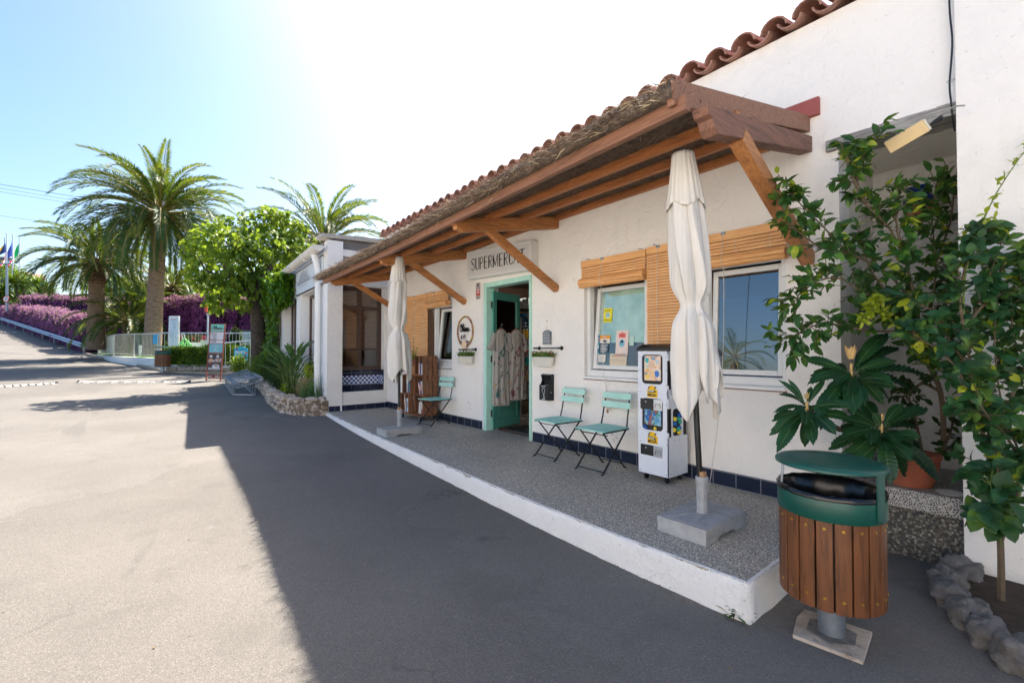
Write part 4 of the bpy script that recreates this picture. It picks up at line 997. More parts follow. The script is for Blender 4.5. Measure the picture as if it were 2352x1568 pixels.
# frosted back of the left pane and things seen inside
t = MT('frosted_green'); t.color(t.ramp(t.noise(3, 3), [(.4, lin((222, 240, 230))), (.65, lin((180, 208, 194)))])); t.rough(.5); 
for z0_, z1_ in ((.30, .885),):
    MB().obox(o_ + up_*((z0_+z1_)/2) + V((0, 3.106, 0)) + nx_*.006, V((0, .305, 0)), up_*((z1_-z0_)/2), nx_*.001).build('frosted_film', t.m, wf1)
t.b.inputs['Transmission Weight'].default_value = .0
FS = thing('black_office_chair', 'dark chair back seen inside behind the left window', 'chair', (4.6, 3.75, 0))
m = MB(); m.blob((4.6, 3.7, 1.15), .04, .2, .28, 1, .05); m.build('backrest', M['black'], FS, smooth='all'); m = MB(); m.tube([(4.6, 3.7, .95), (4.6, 3.7, .5)], .03); m.build('stem', M['black'], FS); m = MB(); m.blob((4.8, 3.7, .48), .22, .22, .05, 2, .05); m.build('seat', M['black'], FS, smooth='all')
BP = thing('framed_picture', 'narrow framed picture on the brown wall inside the left window', 'picture', (8.88, 6.6, 1.6))
MB().box(8.87, 8.895, 6.3, 6.9, 1.3, 2.0).build('frame', M['black'], BP); MB().box(8.865, 8.869, 6.36, 6.84, 1.36, 1.94).build('print', plain('ochre_print', (196, 160, 90), .6), BP)
TV = thing('wall_screen', 'black screen hanging from the ceiling inside the right window', 'screen', (4.9, 1.9, 2.0))
MB().box(4.85, 4.93, 1.6, 2.3, 1.72, 2.12).build('screen_case', M['black'], TV, bevel=.01); MB().tube([(4.9, 1.95, 2.12), (4.9, 1.95, 2.75)], .02).build('ceiling_bracket', M['black'], TV)
BL = thing('blue_poster', 'deep blue poster board standing inside the right window', 'poster', (4.7, 1.6, .9))
MB().box(4.70, 4.72, 1.25, 2.35, .9, 1.72).build('board', plain('deep_blue_print', (10, 96, 190), .4, var=.15, scale=2), BL); MB().box(4.695, 4.699, 1.28, 1.62, 1.33, 1.68).build('lighter_panel', plain('cyan_blue_print', (16, 130, 220), .4), BL)

# ------------------------------------------------------------------ folding chairs
def make_chair(lbl):
    t = thing('folding_chair', lbl, 'chair', (0, 0, 0), 'turquoise folding bistro chairs', local=True); W_ = .165
    for s_ in (-1, 1):
        y = s_*W_; m = MB()
        # back upright runs down to the front foot; twisted flat bar
        m.tube([(.0, y, .0), (.03, y, .008), (.41, y*.97, .40), (.435, y*.94, .50), (.455, y*.93, .60), (.49, y*.9, .745)], [.008, .009, .009, .008, .0085, .0085], 6); m.build('upright', M['blackm'], t)
        m = MB(); m.tube([(.06, y*.86, .385), (.40, y*.84, .01), (.425, y*.84, .0)], .0085, 6); m.build('leg', M['blackm'], t)
    m = MB(); m.tube([(.05, -W_, .02), (.05, W_, .02)], .005, 6); m.build('front_stretcher', M['blackm'], t)
    m = MB(); m.tube([(.36, -W_*.84, .055), (.36, W_*.84, .055)], .005, 6); m.build('rear_stretcher', M['blackm'], t)
    m = MB(); m.tube([(.10, -W_, .36), (.10, W_, .36)], .005, 6); m.box(.03, .43, -W_ - .012, -W_ + .004, .385, .397); m.box(.03, .43, W_ - .004, W_ + .012, .385, .397); m.build('seat_frame', M['blackm'], t)
    m = MB()
    for k in range(7): m.box(.02 + k*.059, .02 + k*.059 + .051, -.178, .178, .398, .411)
    m.build('seat', M['tealslat'], t, bevel=.003)
    for z0, x0 in ((.585, .447), (.675, .468)):
        m = MB(); m.prism([(-.178, 0), (.178, 0), (.178, .062), (-.178, .062)], (x0, 0, z0), (0, 1, 0), (.2, 0, 1), (-.012, 0, .003)); m.build('back_slat', M['teal'], t, bevel=.002)
    return t
ch = make_chair('turquoise folding chair nearest the vending machine'); place(ch, (3.36, 2.95, 0), rad(1))
dup(ch, (3.40, 3.62, 0), rad(-2), 'turquoise folding chair just right of the shop door, under the flower trough')
dup(ch, (3.43, 6.38, 0), rad(8), 'turquoise folding chair left of the door beside the crate shelves')

# ------------------------------------------------------------------ capsule vending machine
VM = thing('capsule_machine', 'white two-tier capsule vending machine with yellow coin plates beside the parasol', 'vending machine', (3.725, 2.36, 0))
xa, xb, ya, yb_ = 3.57, 3.88, 2.205, 2.515
def windowed(m, faceframe, outer, inner, dep):
    pass
m = MB(); m.box(xa + .012, xb, ya + .012, yb_, .075, 1.165); m.build('inner_body', M['dark'], VM)
def rr(x0, y0, x1, y1, r, n=5, notch=False):
    out = []
    for cx, cy, a0 in ((x1-r, y0+r, -90), (x1-r, y1-r, 0), (x0+r, y1-r, 90), (x0+r, y0+r, 180)):
        for k in range(n + 1): a = rad(a0 + 90*k/n); out.append((cx + r*math.cos(a), cy + r*math.sin(a)))
    return out
def plate_with_holes(m, W_, z0, z1, holes, o, u, v, n, th):
    'front sheet between z0 and z1 with rounded openings, each hole its own band'
    o, u, v, n = V(o), V(u), V(v), V(n); z = z0
    def quadbox(x0, y0, x1, y1):
        if x1 > x0 and y1 > y0: m.prism([(x0, y0), (x1, y0), (x1, y1), (x0, y1)], o, u, v, -n*th)
    for (hx0, hy0, hx1, hy1, r) in holes:
        quadbox(0, z, W_, hy0 - .006)
        ring = rr(hx0, hy0, hx1, hy1, r); K_ = len(ring); out = []
        cx, cy = (hx0+hx1)/2, (hy0+hy1)/2; A, B_, C_, D_ = 0, hy0 - .006, W_, hy1 + .006
        for px_, py_ in ring:
            dx, dy = px_ - cx, py_ - cy; s1 = ((C_ if dx > 0 else A) - cx)/dx if abs(dx) > 1e-9 else 1e9; s2 = ((D_ if dy > 0 else B_) - cy)/dy if abs(dy) > 1e-9 else 1e9
            s_ = min(s1, s2); out.append((cx + dx*s_, cy + dy*s_))
        f = lambda p, d: o + u*p[0] + v*p[1] - n*d
        base = len(m.v); m.v += [tuple(f(p, 0)) for p in ring] + [tuple(f(p, 0)) for p in out] + [tuple(f(p, th)) for p in ring]
        for k in range(K_):
            j = (k+1) % K_; m.f += [(base+k, base+j, base+K_+j, base+K_+k), (base+j, base+k, base+2*K_+k, base+2*K_+j)]
        # corners of the band
        for cxn, cyn in ((A, B_), (C_, B_), (C_, D_), (A, D_)):
            best = sorted(range(K_), key=lambda k: (out[k][0]-cxn)**2 + (out[k][1]-cyn)**2)[:2]
            m.add([f((cxn, cyn), 0), f(out[best[0]], 0), f(out[best[1]], 0)], [(0, 1, 2)])
        z = hy1 + .006
    quadbox(0, z, W_, z1)
fo, so = V((xa, yb_, 0)), V((xa, ya, 0))
m = MB(); plate_with_holes(m, .31, .065, 1.17, [(.04, .46, .255, .745, .035), (.04, .875, .255, 1.14, .035)], fo, U_, Vz, N_, .011)
m.build('front_sheet', plain('white_powder_coat', (224, 228, 236), .25, var=.02), VM)
m = MB(); plate_with_holes(m, .31, .065, 1.17, [(.07, .42, .21, .66, .03), (.07, .84, .21, 1.08, .03)], so, V((1, 0, 0)), Vz, V((0, -1, 0)), .011)
m.build('side_sheet', plain('white_powder_coat_side', (224, 228, 236), .25, var=.02), VM)
def poster(z0, z1, kind, lbl):
    c = V((xa + .006, (ya+yb_)/2 + .007, (z0+z1)/2)); t = MT('poster_' + kind); n1_ = t.noise(13 if kind == 'a' else 17, 3, .6); 
    if kind == 'a': cr_ = t.ramp(n1_, [(.30, lin((110, 190, 190))), (.40, lin((240, 226, 200))), (.50, lin((244, 214, 190))), (.58, lin((240, 190, 130))), (.66, lin((90, 150, 200)))])
    else: cr_ = t.ramp(n1_, [(.32, lin((40, 140, 130))), (.42, lin((60, 120, 190))), (.5, lin((170, 210, 220))), (.58, lin((60, 150, 140))), (.66, lin((150, 90, 110)))])
    t.color(cr_); t.rough(.35); m = MB(); m.prism([(-.085, -(z1-z0)/2), (.085, -(z1-z0)/2), (.085, (z1-z0)/2), (-.085, (z1-z0)/2)], c, U_, Vz, V((.001, 0, 0))); m.build('poster', t.m, VM).__setitem__('label', lbl); return c
c = poster(.905, 1.13, 'a', 'pale poster of round pastel shapes')
random.seed(8)
for i, (dx, dz, r, cc) in enumerate(((-.01, .03, .032, (236, 200, 170)), (.045, -.05, .025, (60, 120, 200)), (-.05, -.02, .018, (242, 190, 120)), (.0, -.06, .028, (240, 200, 150)), (.05, .06, .016, (190, 220, 230)), (-.05, -.075, .02, (246, 206, 90)), (-.055, .07, .02, (70, 190, 190)))):
    m = MB(); m.prism([(dx + r*math.cos(2*math.pi*k/18), dz + r*1.2*math.sin(2*math.pi*k/18)) for k in range(18)], c - V((.0012 + .0004*i, 0, 0)), U_, Vz, V((.0003, 0, 0))); m.build('printed_ball', plain('ball_print', cc, .4), VM)
c = poster(.505, .735, 'b', 'blue and green poster with the red word DOG')
random.seed(9)
for i in range(12):
    dx, dz, r = random.uniform(-.065, .065), random.uniform(-.09, .02), random.uniform(.012, .024); cc = random.choice(((40, 110, 180), (40, 150, 130), (150, 90, 90), (90, 160, 200), (50, 90, 150)))
    m = MB(); m.prism([(dx + r*math.cos(2*math.pi*k/14), dz + r*1.3*math.sin(2*math.pi*k/14)) for k in range(14)], c - V((.0012 + .0003*i, 0, 0)), U_, Vz, V((.0003, 0, 0))); m.build('printed_shape', plain('shape_print', cc, .4), VM)
text('DOG', .045, c + Vz*.030 - V((.006, 0, 0)), U_, Vz, N_, 'red_lettering', plain('red_ink', (214, 50, 60), .5), VM, offset=.002)
text('Diamond', .036, c + Vz*.068 - V((.006, 0, 0)), U_, Vz, N_, 'blue_lettering', plain('blue_ink', (40, 130, 190), .5), VM, shear=.3, offset=.001)
text('SOFT', .020, c + Vz*.010 - V((.006, 0, 0)), U_, Vz, N_, 'small_lettering', M['pencil'], VM)
# coloured capsules behind the openings
def capsules(name, x0, x1, y0, y1, z0, z1, cols, n, r=.021):
    for i in range(n):
        cc = cols[i % len(cols)]; m = MB(); p = (random.uniform(x0, x1), random.uniform(y0, y1), random.uniform(z0, z1)); m.blob(p, r, r, r, i, 0, seg=12, ring=8); 
        m2_ = MB(); m2_.lathe([(r*math.sin(math.pi*k/8), -r*math.cos(math.pi*k/8)) for k in range(9)], p, 12); m2_.build(name, plain('capsule_plastic', cc, .2), VM, smooth='all')
capsules('capsule', xa + .095, xa + .205, ya + .002, ya + .008, .44, .61, ((236, 216, 60), (30, 80, 170), (40, 110, 190), (60, 170, 140)), 12)
capsules('capsule', xa + .003, xa + .008, yb_ - .24, yb_ - .055, .475, .49, ((30, 90, 170), (240, 210, 60)), 3, .016)
m = MB(); m.box(xa + .071, xa + .209, ya + .0115, ya + .0118, .42, .66); 
m = MB(); m.prism([(xa - .012, 1.172), (xb + .01, 1.172), (xb + .01, 1.235), (xa + .09, 1.235), (xa - .012, 1.20)], (0, ya - .012, 0), (1, 0, 0), (0, 0, 1), (0, .335, 0)); m.build('lid', M['black'], VM, bevel=.004)
for z0 in (.80, .385):
    c = V((xa - .0015, (ya+yb_)/2 + .007, z0)); d_ = (z0 == .385)
    m = MB(); m.prism([(-.05, -.045), (.055, -.045), (.055, .02), (.03, .04), (.022, .062), (-.018, .062), (-.028, .04), (-.05, .02)], c, U_, Vz, V((-.0015, 0, 0))); m.build('coin_plate', plain('yellow_plate', (248, 196, 30), .4, var=.02), VM)
    m = MB(); q = text('MEGA', .034, c + Vz*-.034 - V((.003, 0, 0)), U_, Vz, N_, None, None, None, offset=.001); m.add(q.v, q.f); m.build('lettering', M['pencil'], VM)
    m = MB(); s_ = V((0, -1, -.25)) if d_ else U_; m.obox(c + Vz*.01 - V((.008, 0, 0)), s_*.036, Vz*.009, V((.006, 0, 0))); m.build('coin_slot', M['black'], VM, bevel=.003)
    m = MB(); m.obox(c + Vz*.012 - V((.0145, 0, 0)), s_*.03, Vz*.004, V((.001, 0, 0))); m.build('slot_trim', M['chalk'], VM)
    for e in (-.03, .034):
        m = MB(); m.ribbon([(e - .008, .034), (e + .008, .052)], .009, c - V((.003, 0, 0)), U_, Vz, N_); m.build('printed_mark', M['pencil'], VM)
    zb0 = z0 - .155
    m = MB(); m.box(xa - .004, xa - .0002, 2.355, 2.49, zb0, zb0 + .095); m.build('coin_door', M['black'], VM, bevel=.002)
    m = MB(); m.tube([(xa - .004, 2.43, zb0 + .068), (xa - .009, 2.43, zb0 + .068)], .008, 10); m.build('lock', M['steel'], VM)
    m = MB(); m.box(xa - .005, xa - .0002, 2.265, 2.35, zb0 - .004, zb0 + .095); m.build('delivery_flap', M['alu'], VM, bevel=.002)
    m = MB(); m.ribbon([(-.027, -.022), (-.017, .018), (0, -.002), (.017, .018), (.029, -.024)], .005, V((xa - .0055, 2.307, zb0 + .045)), U_, Vz, N_); m.build('embossed_emblem', M['pencil'], VM)
m = MB()
for z in (.09, .35, .47, .70, .80, .87, 1.0, 1.12):
    for y in (ya + .02, yb_ - .02): m.tube([(xa - .0015, y, z), (xa + .003, y, z)], .004, 6)
for z, x in ((.10, .02), (.10, .29), (.50, .05), (.50, .24), (.62, .05), (.62, .24), (.70, .10), (.70, .18), (.80, .05), (.80, .25), (1.14, .03), (.38, .1), (.38, .18)): m.tube([(xa + x, ya - .0015, z), (xa + x, ya + .003, z)], .004, 6)
m.build('rivets', M['black'], VM)
for x, y in ((xa+.05, ya+.05), (xb-.05, ya+.05), (xa+.05, yb_-.05), (xb-.05, yb_-.05)):
    m = MB(); m.tube([(x, y-.01, .028), (x, y+.01, .028)], .027, 12); m.box(x-.015, x+.015, y-.014, y-.011, .03, .074); m.box(x-.015, x+.015, y+.011, y+.014, .03, .074); m.build('castor', M['blackm'], VM)

# ------------------------------------------------------------------ furled parasols
def parasol(lbl, loc, lean, seed, rot):
    T_ = thing('furled_parasol', lbl, 'parasol', loc, 'furled off-white parasols on the terrace', local=True); random.seed(seed)
    def ax(z): return V((lean[0]*z/2.5, lean[1]*z/2.5, 0))
    m = MB(); NS, NR = 220, 90; nf = 6; zt, zb_ = 2.50, .70
    rows = []
    for i in range(NR + 1):
        s_ = i / NR; row = []
        for k in range(NS):
            th_ = 2*math.pi*k/NS + rot; sw = th_ + .35*math.sin(s_*3.2 + seed) + .22*noise.noise(V((math.cos(th_)*2, math.sin(th_)*2, s_*2.5 + seed))); fr_ = (nf*sw/(2*math.pi)) % 1; f = (1 - fr_*1.35) if fr_ < .74 else (fr_ - .74)/.26
            # envelope radius against height
            if s_ < .03: R0 = .012 + s_/.03*.052
            elif s_ < .62: u_ = (s_ - .03)/.59; R0 = .064 + .068*math.sin(u_*math.pi*.62)**.8
            else: R0 = .13
            waist = math.exp(-((s_ - .63)/.050)**2); R0 *= 1 - .46*waist
            if s_ > .66: R0 *= 1 + .30*math.sin(min(1, (s_ - .66)/.26)*math.pi*.5)
            amp = .30 + .20*s_ - .22*waist; pl = 1 - amp*.85*(1 - max(0, f))
            fine = 1 + .05*noise.noise(V((math.cos(th_)*3, math.sin(th_)*3, s_*9 + seed))) + .007*math.sin(th_*31 + s_*5 + seed) + .010*noise.noise(V((math.cos(th_)*7, math.sin(th_)*7, s_*22))) + (.05*noise.noise(V((math.cos(th_)*9, math.sin(th_)*9, s_*30)))*waist)
            lop = 1 + .24*noise.noise(V((math.cos(th_), math.sin(th_), seed + s_*1.3)))
            r = R0*pl*fine*lop
            drop = 0
            tip = .5 + .5*math.cos(3*th_ + seed*1.7) ; tip2 = .5 + .5*math.cos(5*th_ + seed)
            z = zt - (zt - zb_)*s_*(.82 + .18*(tip*.75 + tip2*.25)) if s_ > .0 else zt
            if s_ <= .66: z = zt - (zt - zb_)*s_*.90
            else:
                za = zt - (zt-zb_)*.66*.90; ze = zb_ + .24*(1 - tip**1.2)*.8 + .03*(1-tip2); z = za + (ze - za)*((s_-.66)/.34)
            c = ax(z); row.append((c.x + r*math.cos(th_), c.y + r*math.sin(th_), z))
        rows.append(row)
    m.v = [p for r in rows for p in r]; m.f = [(a*NS+k, a*NS+(k+1) % NS, (a+1)*NS+(k+1) % NS, (a+1)*NS+k) for a in range(NR) for k in range(NS)] + [tuple(range(NS))]
    o_c = m.build('canopy_cloth', M['cloth'], T_, smooth='all')
    sol = o_c.modifiers.new('solid', 'SOLIDIFY'); sol.thickness = .004
    # wind vent cap flaring out below the top, and one loose flap
    m = MB(); rows = []
    for i in range(15):
        s_ = i/14; row = []
        for k in range(NS):
            th_ = 2*math.pi*k/NS + rot; f = abs(math.cos(2*th_ + seed))
            r = (.067 + .046*s_**1.1)*(1 + .16*s_*(f - .4) + .03*math.sin(th_*17)); z = 2.503 - .33*s_ - .05*s_*f*(1 if s_ > .3 else s_*3.3); c = ax(z); row.append((c.x + r*math.cos(th_), c.y + r*math.sin(th_), z))
        rows.append(row)
    m.v = [p for r in rows for p in r]; m.f = [(a*NS+k, a*NS+(k+1) % NS, (a+1)*NS+(k+1) % NS, (a+1)*NS+k) for a in range(14) for k in range(NS)]
    oc = m.build('vent_cap', M['cloth'], o_c, smooth='all'); sol = oc.modifiers.new('solid', 'SOLIDIFY'); sol.thickness = .004
    # drooping folded panels
    m = MB()
    for j, (an, z0, L, W_) in enumerate(((3.9, 1.42, .58, .17), (4.9, 1.30, .44, .15))):
        an += rot; NU, NW = 16, 10; base = len(m.v)
        for i in range(NU + 1):
            for k in range(NW + 1):
                u_, w__ = i/NU, k/NW - .5; wd_ = W_*(.35 + .65*math.sin(min(1, u_*1.25)*math.pi*.5))*(1 if u_ < .7 else 1 - (u_ - .7)*1.6*(abs(w__)*2))
                r = .085 + .055*math.sin(u_*math.pi*.6) + .035*math.cos(w__*7 + u_*3 + j) ; c = ax(z0 - L*u_)
                a2 = an + w__*wd_*6.2/(.9 + r*2); m.v.append((c.x + r*math.cos(a2), c.y + r*math.sin(a2), z0 - L*u_*(1 - .22*abs(w__ + .25)) + .02*w__))
        m.f += [(base+i*(NW+1)+k, base+i*(NW+1)+k+1, base+(i+1)*(NW+1)+k+1, base+(i+1)*(NW+1)+k) for i in range(NU) for k in range(NW)]
    oc = m.build('loose_fold', M['cloth'], o_c, smooth='all'); sol = oc.modifiers.new('solid', 'SOLIDIFY'); sol.thickness = .004
    m = MB(); m.tube([ax(1.30) + V((0, 0, 1.30)) + V((math.cos(2*math.pi*k/24)*.082, math.sin(2*math.pi*k/24)*.082, .012*math.sin(k))) for k in range(24)], .007, 6, closed=True); m.build('tie_band', M['cloth'], o_c)
    m = MB(); m.tube([ax(.10) + V((0, 0, .10)), ax(2.50) + V((0, 0, 2.51))], .019, 14); m.lathe([(.0, 2.50), (.05, 2.499), (.052, 2.512), (.03, 2.525), (0, 2.525)], ax(2.5), 16); m.build('pole', M['black'], T_, smooth=True)
    m = MB(); m.lathe([(.040, .095), (.033, .11), (.031, .29), (.030, .295)], ax(0), 20); 
    for k in range(8): a = k*math.pi/4; m.box(math.cos(a)*.031 - .003, math.cos(a)*.031 + .003, math.sin(a)*.031 - .003, math.sin(a)*.031 + .003, .10, .285)
    m.build('sleeve', M['grey'], T_, smooth=True)
    m = MB(); m.lathe([(.024, .285), (.040, .285), (.042, .30), (.042, .335), (.036, .342), (.024, .342)], ax(0), 20); m.build('clamp_collar', M['grey'], T_, smooth=True)
    m = MB(); m.box(-.028, .014, -.026, .020, .338, .375); m.build('cardboard_wedge', M['carton'], T_)
    m = MB(); a, b = .265, .165
    m.prism([(-a, 0), (-a*.45, 0), (-a*.38, .02), (a*.38, .02), (a*.45, 0), (a, 0), (a, .068), (-a, .068)], (0, -b, .0), (1, 0, 0), (0, 0, 1), (0, 2*b, 0))
    m.box(-a*1.012, a*1.012, -b*1.015, b*1.015, .0685, .098); m.box(-a*.94, a*.94, -b*.92, b*.92, .0985, .102); m.build('base_block', M['grey'], T_, bevel=.008)
    m = MB()
    for an in (.6, 2.5, 3.7, 5.6): m.beam((math.cos(an)*.04, math.sin(an)*.03, .1035), (math.cos(an)*.22, math.sin(an)*.12, .1035), .006, .004)
    m.build('base_rib', M['grey'], T_)
    return T_
p1 = parasol('furled off-white parasol on grey block base in front of the vending machine', (2.905, 1.55, 0), (-.085, .07), 2, .4)
p2 = parasol('furled off-white parasol on grey block base at the far end of the terrace', (2.84, 5.98, 0), (-.02, .03), 5, 1.9)

# ------------------------------------------------------------------ litter bins
def litter_bin(lbl):
    T_ = thing('litter_bin', lbl, 'litter bin', (0, 0, 0), 'wooden slat litter bins with green lids', local=True)
    r = .214; zb_, zt = .205, .645; n = 19
    for k in range(n):
        a0 = 2*math.pi*(k + .05)/n; a1 = 2*math.pi*(k + .95)/n; m = MB(); am = 2*math.pi*(k + .5)/n
        ns = 4; inner = []; outer = []
        for i in range(ns + 1):
            a = a0 + (a1 - a0)*i/ns; outer.append((math.cos(a)*r, math.sin(a)*r)); inner.append((math.cos(a)*(r-.018), math.sin(a)*(r-.018)))
        m.prism(outer + inner[::-1], (0, 0, zb_), (1, 0, 0), (0, 1, 0), (0, 0, zt - zb_)); sl = m.build('slat', M['binwood'], T_, bevel=.003)
        for z in (.265, .575): MB().tube([(math.cos(am)*(r - .002), math.sin(am)*(r - .002), z), (math.cos(am)*(r + .003), math.sin(am)*(r + .003), z)], .0065, 8).build('screw', M['brass'], sl)
    m = MB(); m.lathe([(r-.03, .20), (r - .02, .64)], (0, 0, 0), 40); m.lathe([(0, .215), (r-.03, .215)], (0, 0, 0), 40); m.build('liner', M['blackm'], T_, smooth=True)
    m = MB(); m.lathe([(r + .004, .606), (r + .006, .61), (r + .006, .715), (r + .003, .72), (r - .006, .72), (r - .008, .61), (r + .004, .606)], (0, 0, 0), 56); m.build('rim_band', M['green'], T_, smooth=True)
    t = M.get('bag') or plain('black_bin_bag', (14, 14, 16), .22, bump=0); M['bag'] = t
    m = MB(); rows = []
    for i, (rr_, z) in enumerate(((r + .008, .70), (r + .010, .722), (r - .004, .728), (r - .018, .71), (r - .03, .64), (r - .045, .50), (r - .07, .34), (.02, .30))):
        rows.append([((rr_ + (.007 if i > 2 else .002)*noise.noise(V((k*.7, i*.8, 0))) * (2 if i > 2 else 1))*math.cos(2*math.pi*k/60), (rr_ + (.012*noise.noise(V((k*.9, i*.3, 0))) if i > 2 else 0))*math.sin(2*math.pi*k/60), z + .008*noise.noise(V((k*.5, i, 2)))) for k in range(60)])
    m.v = [p for r_ in rows for p in r_]; m.f = [(a*60+k, a*60+(k+1) % 60, (a+1)*60+(k+1) % 60, (a+1)*60+k) for a in range(7) for k in range(60)]; m.build('bin_bag', t, T_, smooth='all')
    m = MB(); m.lathe([(0, .872), (.05, .870), (.08, .862), (.15, .858), (.218, .846), (.228, .838), (.228, .826), (.221, .822), (.21, .828), (0, .84)], (0, 0, 0), 56); m.build('lid', M['green'], T_, smooth=True, sharp=60)
    m = MB(); a = rad(242); m.prism([(-.024, 0), (.024, 0), (.024, .205), (-.024, .205)], (math.cos(a)*.2205, math.sin(a)*.2205, .625), (-math.sin(a), math.cos(a), 0), (0, 0, 1), (math.cos(a)*.006, math.sin(a)*.006, 0)); m.build('lid_arm', M['green'], T_)
    m = MB(); a = rad(118); m.tube([(math.cos(a)*.212, math.sin(a)*.212, .70), (math.cos(a)*.203, math.sin(a)*.203, .83)], .0055, 8)
    m.build('lid_stay', M['steel'], T_)
    m = MB(); m.tube([(0, 0, .02), (0, 0, .205)], .056, 24); m.build('post', M['steel'], T_, smooth=True)
    m = MB(); m.prism([(-.155, -.13), (.14, -.15), (.155, .13), (.05, .15), (-.14, .14)], (0, 0, -.004), (1, 0, 0), (0, 1, 0), (0, 0, .018)); m.build('base_slab', M['stone'], T_, bevel=.004)
    m = MB(); m.prism([(math.cos(2*math.pi*k/6)*.11, math.sin(2*math.pi*k/6)*.11) for k in range(6)], (0, 0, .0145), (1, 0, 0), (0, 1, 0), (0, 0, .006)); m.build('foot_plate', M['stoned'], T_)
    return T_
bn = litter_bin('brown slatted litter bin with green dished lid at the near corner of the terrace'); place(bn, (2.60, .738, -.198), rad(10))
q_ = at(374, 804, 17.9); dup(bn, (q_.x, q_.y, .29), rad(80), 'brown slatted litter bin with green lid by the far white fence wall').scale = (1.2, 1.2, 1.2)

# ------------------------------------------------------------------ crate shelves with books
random.seed(31)
def crate(x, y, z, rz, lbl, Wy=.37, Dx=.27, H=.325):
    T_ = thing('wooden_crate', lbl, 'crate', (0, 0, 0), 'old wooden fruit crates used as book shelves', local=True)
    # open side faces -x; boards along y on top/bottom/back, slatted ends
    m = MB(); t_ = .012
    for k in range(3): m.box(0, Dx, 0, 0, 0, 0) if False else m.box(k*Dx/3 + .003, (k+1)*Dx/3 - .003, 0, Wy, 0, t_)
    m.build('floor_boards', M['crate'], T_)
    m = MB()
    for k in range(3): m.box(k*Dx/3 + .003, (k+1)*Dx/3 - .003, 0, Wy, H - t_, H)
    m.build('top_boards', M['crate'], T_)
    m = MB()
    for k in range(4): m.box(Dx - t_, Dx, .001, Wy - .001, t_ + k*(H - 2*t_)/4 + .006, t_ + (k+1)*(H - 2*t_)/4 - .006)
    m.build('back_boards', M['crate'], T_)
    for s_ in (0, 1):
        m = MB(); y0 = 0 if s_ == 0 else Wy - t_
        nb = 3
        for k in range(nb): m.box(.004 + k*(Dx - t_ - .004)/nb + .006, .004 + (k+1)*(Dx - t_ - .004)/nb - .008, y0 + .0005, y0 + t_, t_ + .0005, H - t_ - .0005)
        m.build('end_boards', M['crate'], T_)
        m = MB(); yy = y0 + t_ if s_ == 0 else y0 - .02
        m.box(.002, .022, yy, yy + .02, t_ + .001, H - t_ - .001); m.build('corner_post', M['crate'], T_)
    return place(T_, (x, y, z), rz)
R1 = rad(-4)
cr = [crate(3.61, 6.73, .105, R1, 'bottom crate of the three-high stack beside the folding chair'),
      crate(3.615, 6.735, .432, rad(-3), 'middle crate of the three-high stack with leaning books'),
      crate(3.605, 6.73, .759, rad(-5), 'topmost crate of the stack with pink and white books'),
      crate(3.55, 7.12, .105, rad(-2), 'lower crate of the left stack with blue and white books'),
      crate(3.58, 7.12, .432, rad(-3), 'upper crate of the left stack behind the parasol')]
DL = thing('crate_dolly', 'dark wheeled board carrying the stacked crates', 'dolly', (3.72, 7.1, 0))
m = MB(); m.box(3.56, 3.86, 6.72, 7.5, .080, .103); m.build('board', M['crate'], DL)
for x, y in ((3.59, 7.44), (3.59, 6.8), (3.83, 7.44), (3.83, 6.8)):
    m = MB(); m.tube([(x - .011, y, .038), (x + .011, y, .038)], .037, 16); m.build('wheel', M['rubber'], DL, smooth=True)
    m = MB(); m.tube([(x - .0115, y, .038), (x + .0115, y, .038)], .02, 12); m.box(x - .018, x - .014, y - .012, y + .012, .04, .08); m.box(x + .014, x + .018, y - .012, y + .012, .04, .08); m.build('castor_fork', M['steel'], DL)
BC = [(230, 225, 215), (226, 170, 160), (225, 190, 186), (60, 100, 150), (40, 60, 110), (232, 232, 228), (30, 140, 190), (200, 60, 50), (60, 60, 64), (210, 190, 160), (40, 120, 120), (235, 235, 238)]
names = {0: 'cream', 1: 'salmon pink', 2: 'pale pink', 3: 'mid blue', 4: 'dark blue', 5: 'white', 6: 'cyan', 7: 'red', 8: 'charcoal', 9: 'tan', 10: 'teal', 11: 'bright white'}
where = ['in the bottom crate behind the folding chair', 'in the middle crate of the tall stack', 'in the topmost crate', 'in the lower left crate', 'in the upper left crate']
bmats = [plain('book_cover', c, .5, var=.04) for c in BC]
def books(ci, y0, n, cols, lean, dx=.02):
    base = cr[ci].location; y = y0
    for k in range(n):
        th_ = random.uniform(.014, .026); h = random.uniform(.17, .235); d = random.uniform(.12, .16); c = cols[k % len(cols)]; ln = lean + random.uniform(-.03, .03)
        T_ = thing('book', '', 'book', (0, 0, 0), 'second-hand books in the crates', local=True)
        m = MB(); m.box(0, d, 0, .0025, 0, h); m.box(0, d, th_ - .0025, th_, 0, h); m.box(-.002, .001, 0, th_, 0, h); m.build('cover', bmats[c], T_)
        m = MB(); m.box(.0012, d - .004, .0027, th_ - .0027, .004, h - .004); m.build('pages', M['paper'], T_)
        if h > .2:
            m = MB(); m.box(-.003, -.0022, .003, th_ - .003, h*.35, h*.8); m.build('spine_print', bmats[(c + 4) % 12], T_)
        T_.location = base + V((dx, y, .0135 + (th_*abs(math.sin(ln)) if ln < 0 else 0))); T_.rotation_euler = (-ln if ln else 0, 0, 0)
        T_['label'] = names[c] + ' book ' + where[ci] + ', ' + ['left end', 'second from the left', 'third from the left', 'fourth from the left', 'fifth from the left', 'sixth from the left', 'seventh from the left'][n - 1 - k]
        y += th_ / max(.6, math.cos(ln)) + .002
books(2, .05, 7, [5, 11, 4, 3, 8, 1, 2], .02)
books(1, .035, 5, [5, 3, 8, 7, 5], .30)
books(0, .05, 6, [7, 8, 5, 9, 11, 0], -.12)
books(3, .06, 6, [11, 5, 6, 3, 9, 5], .12)
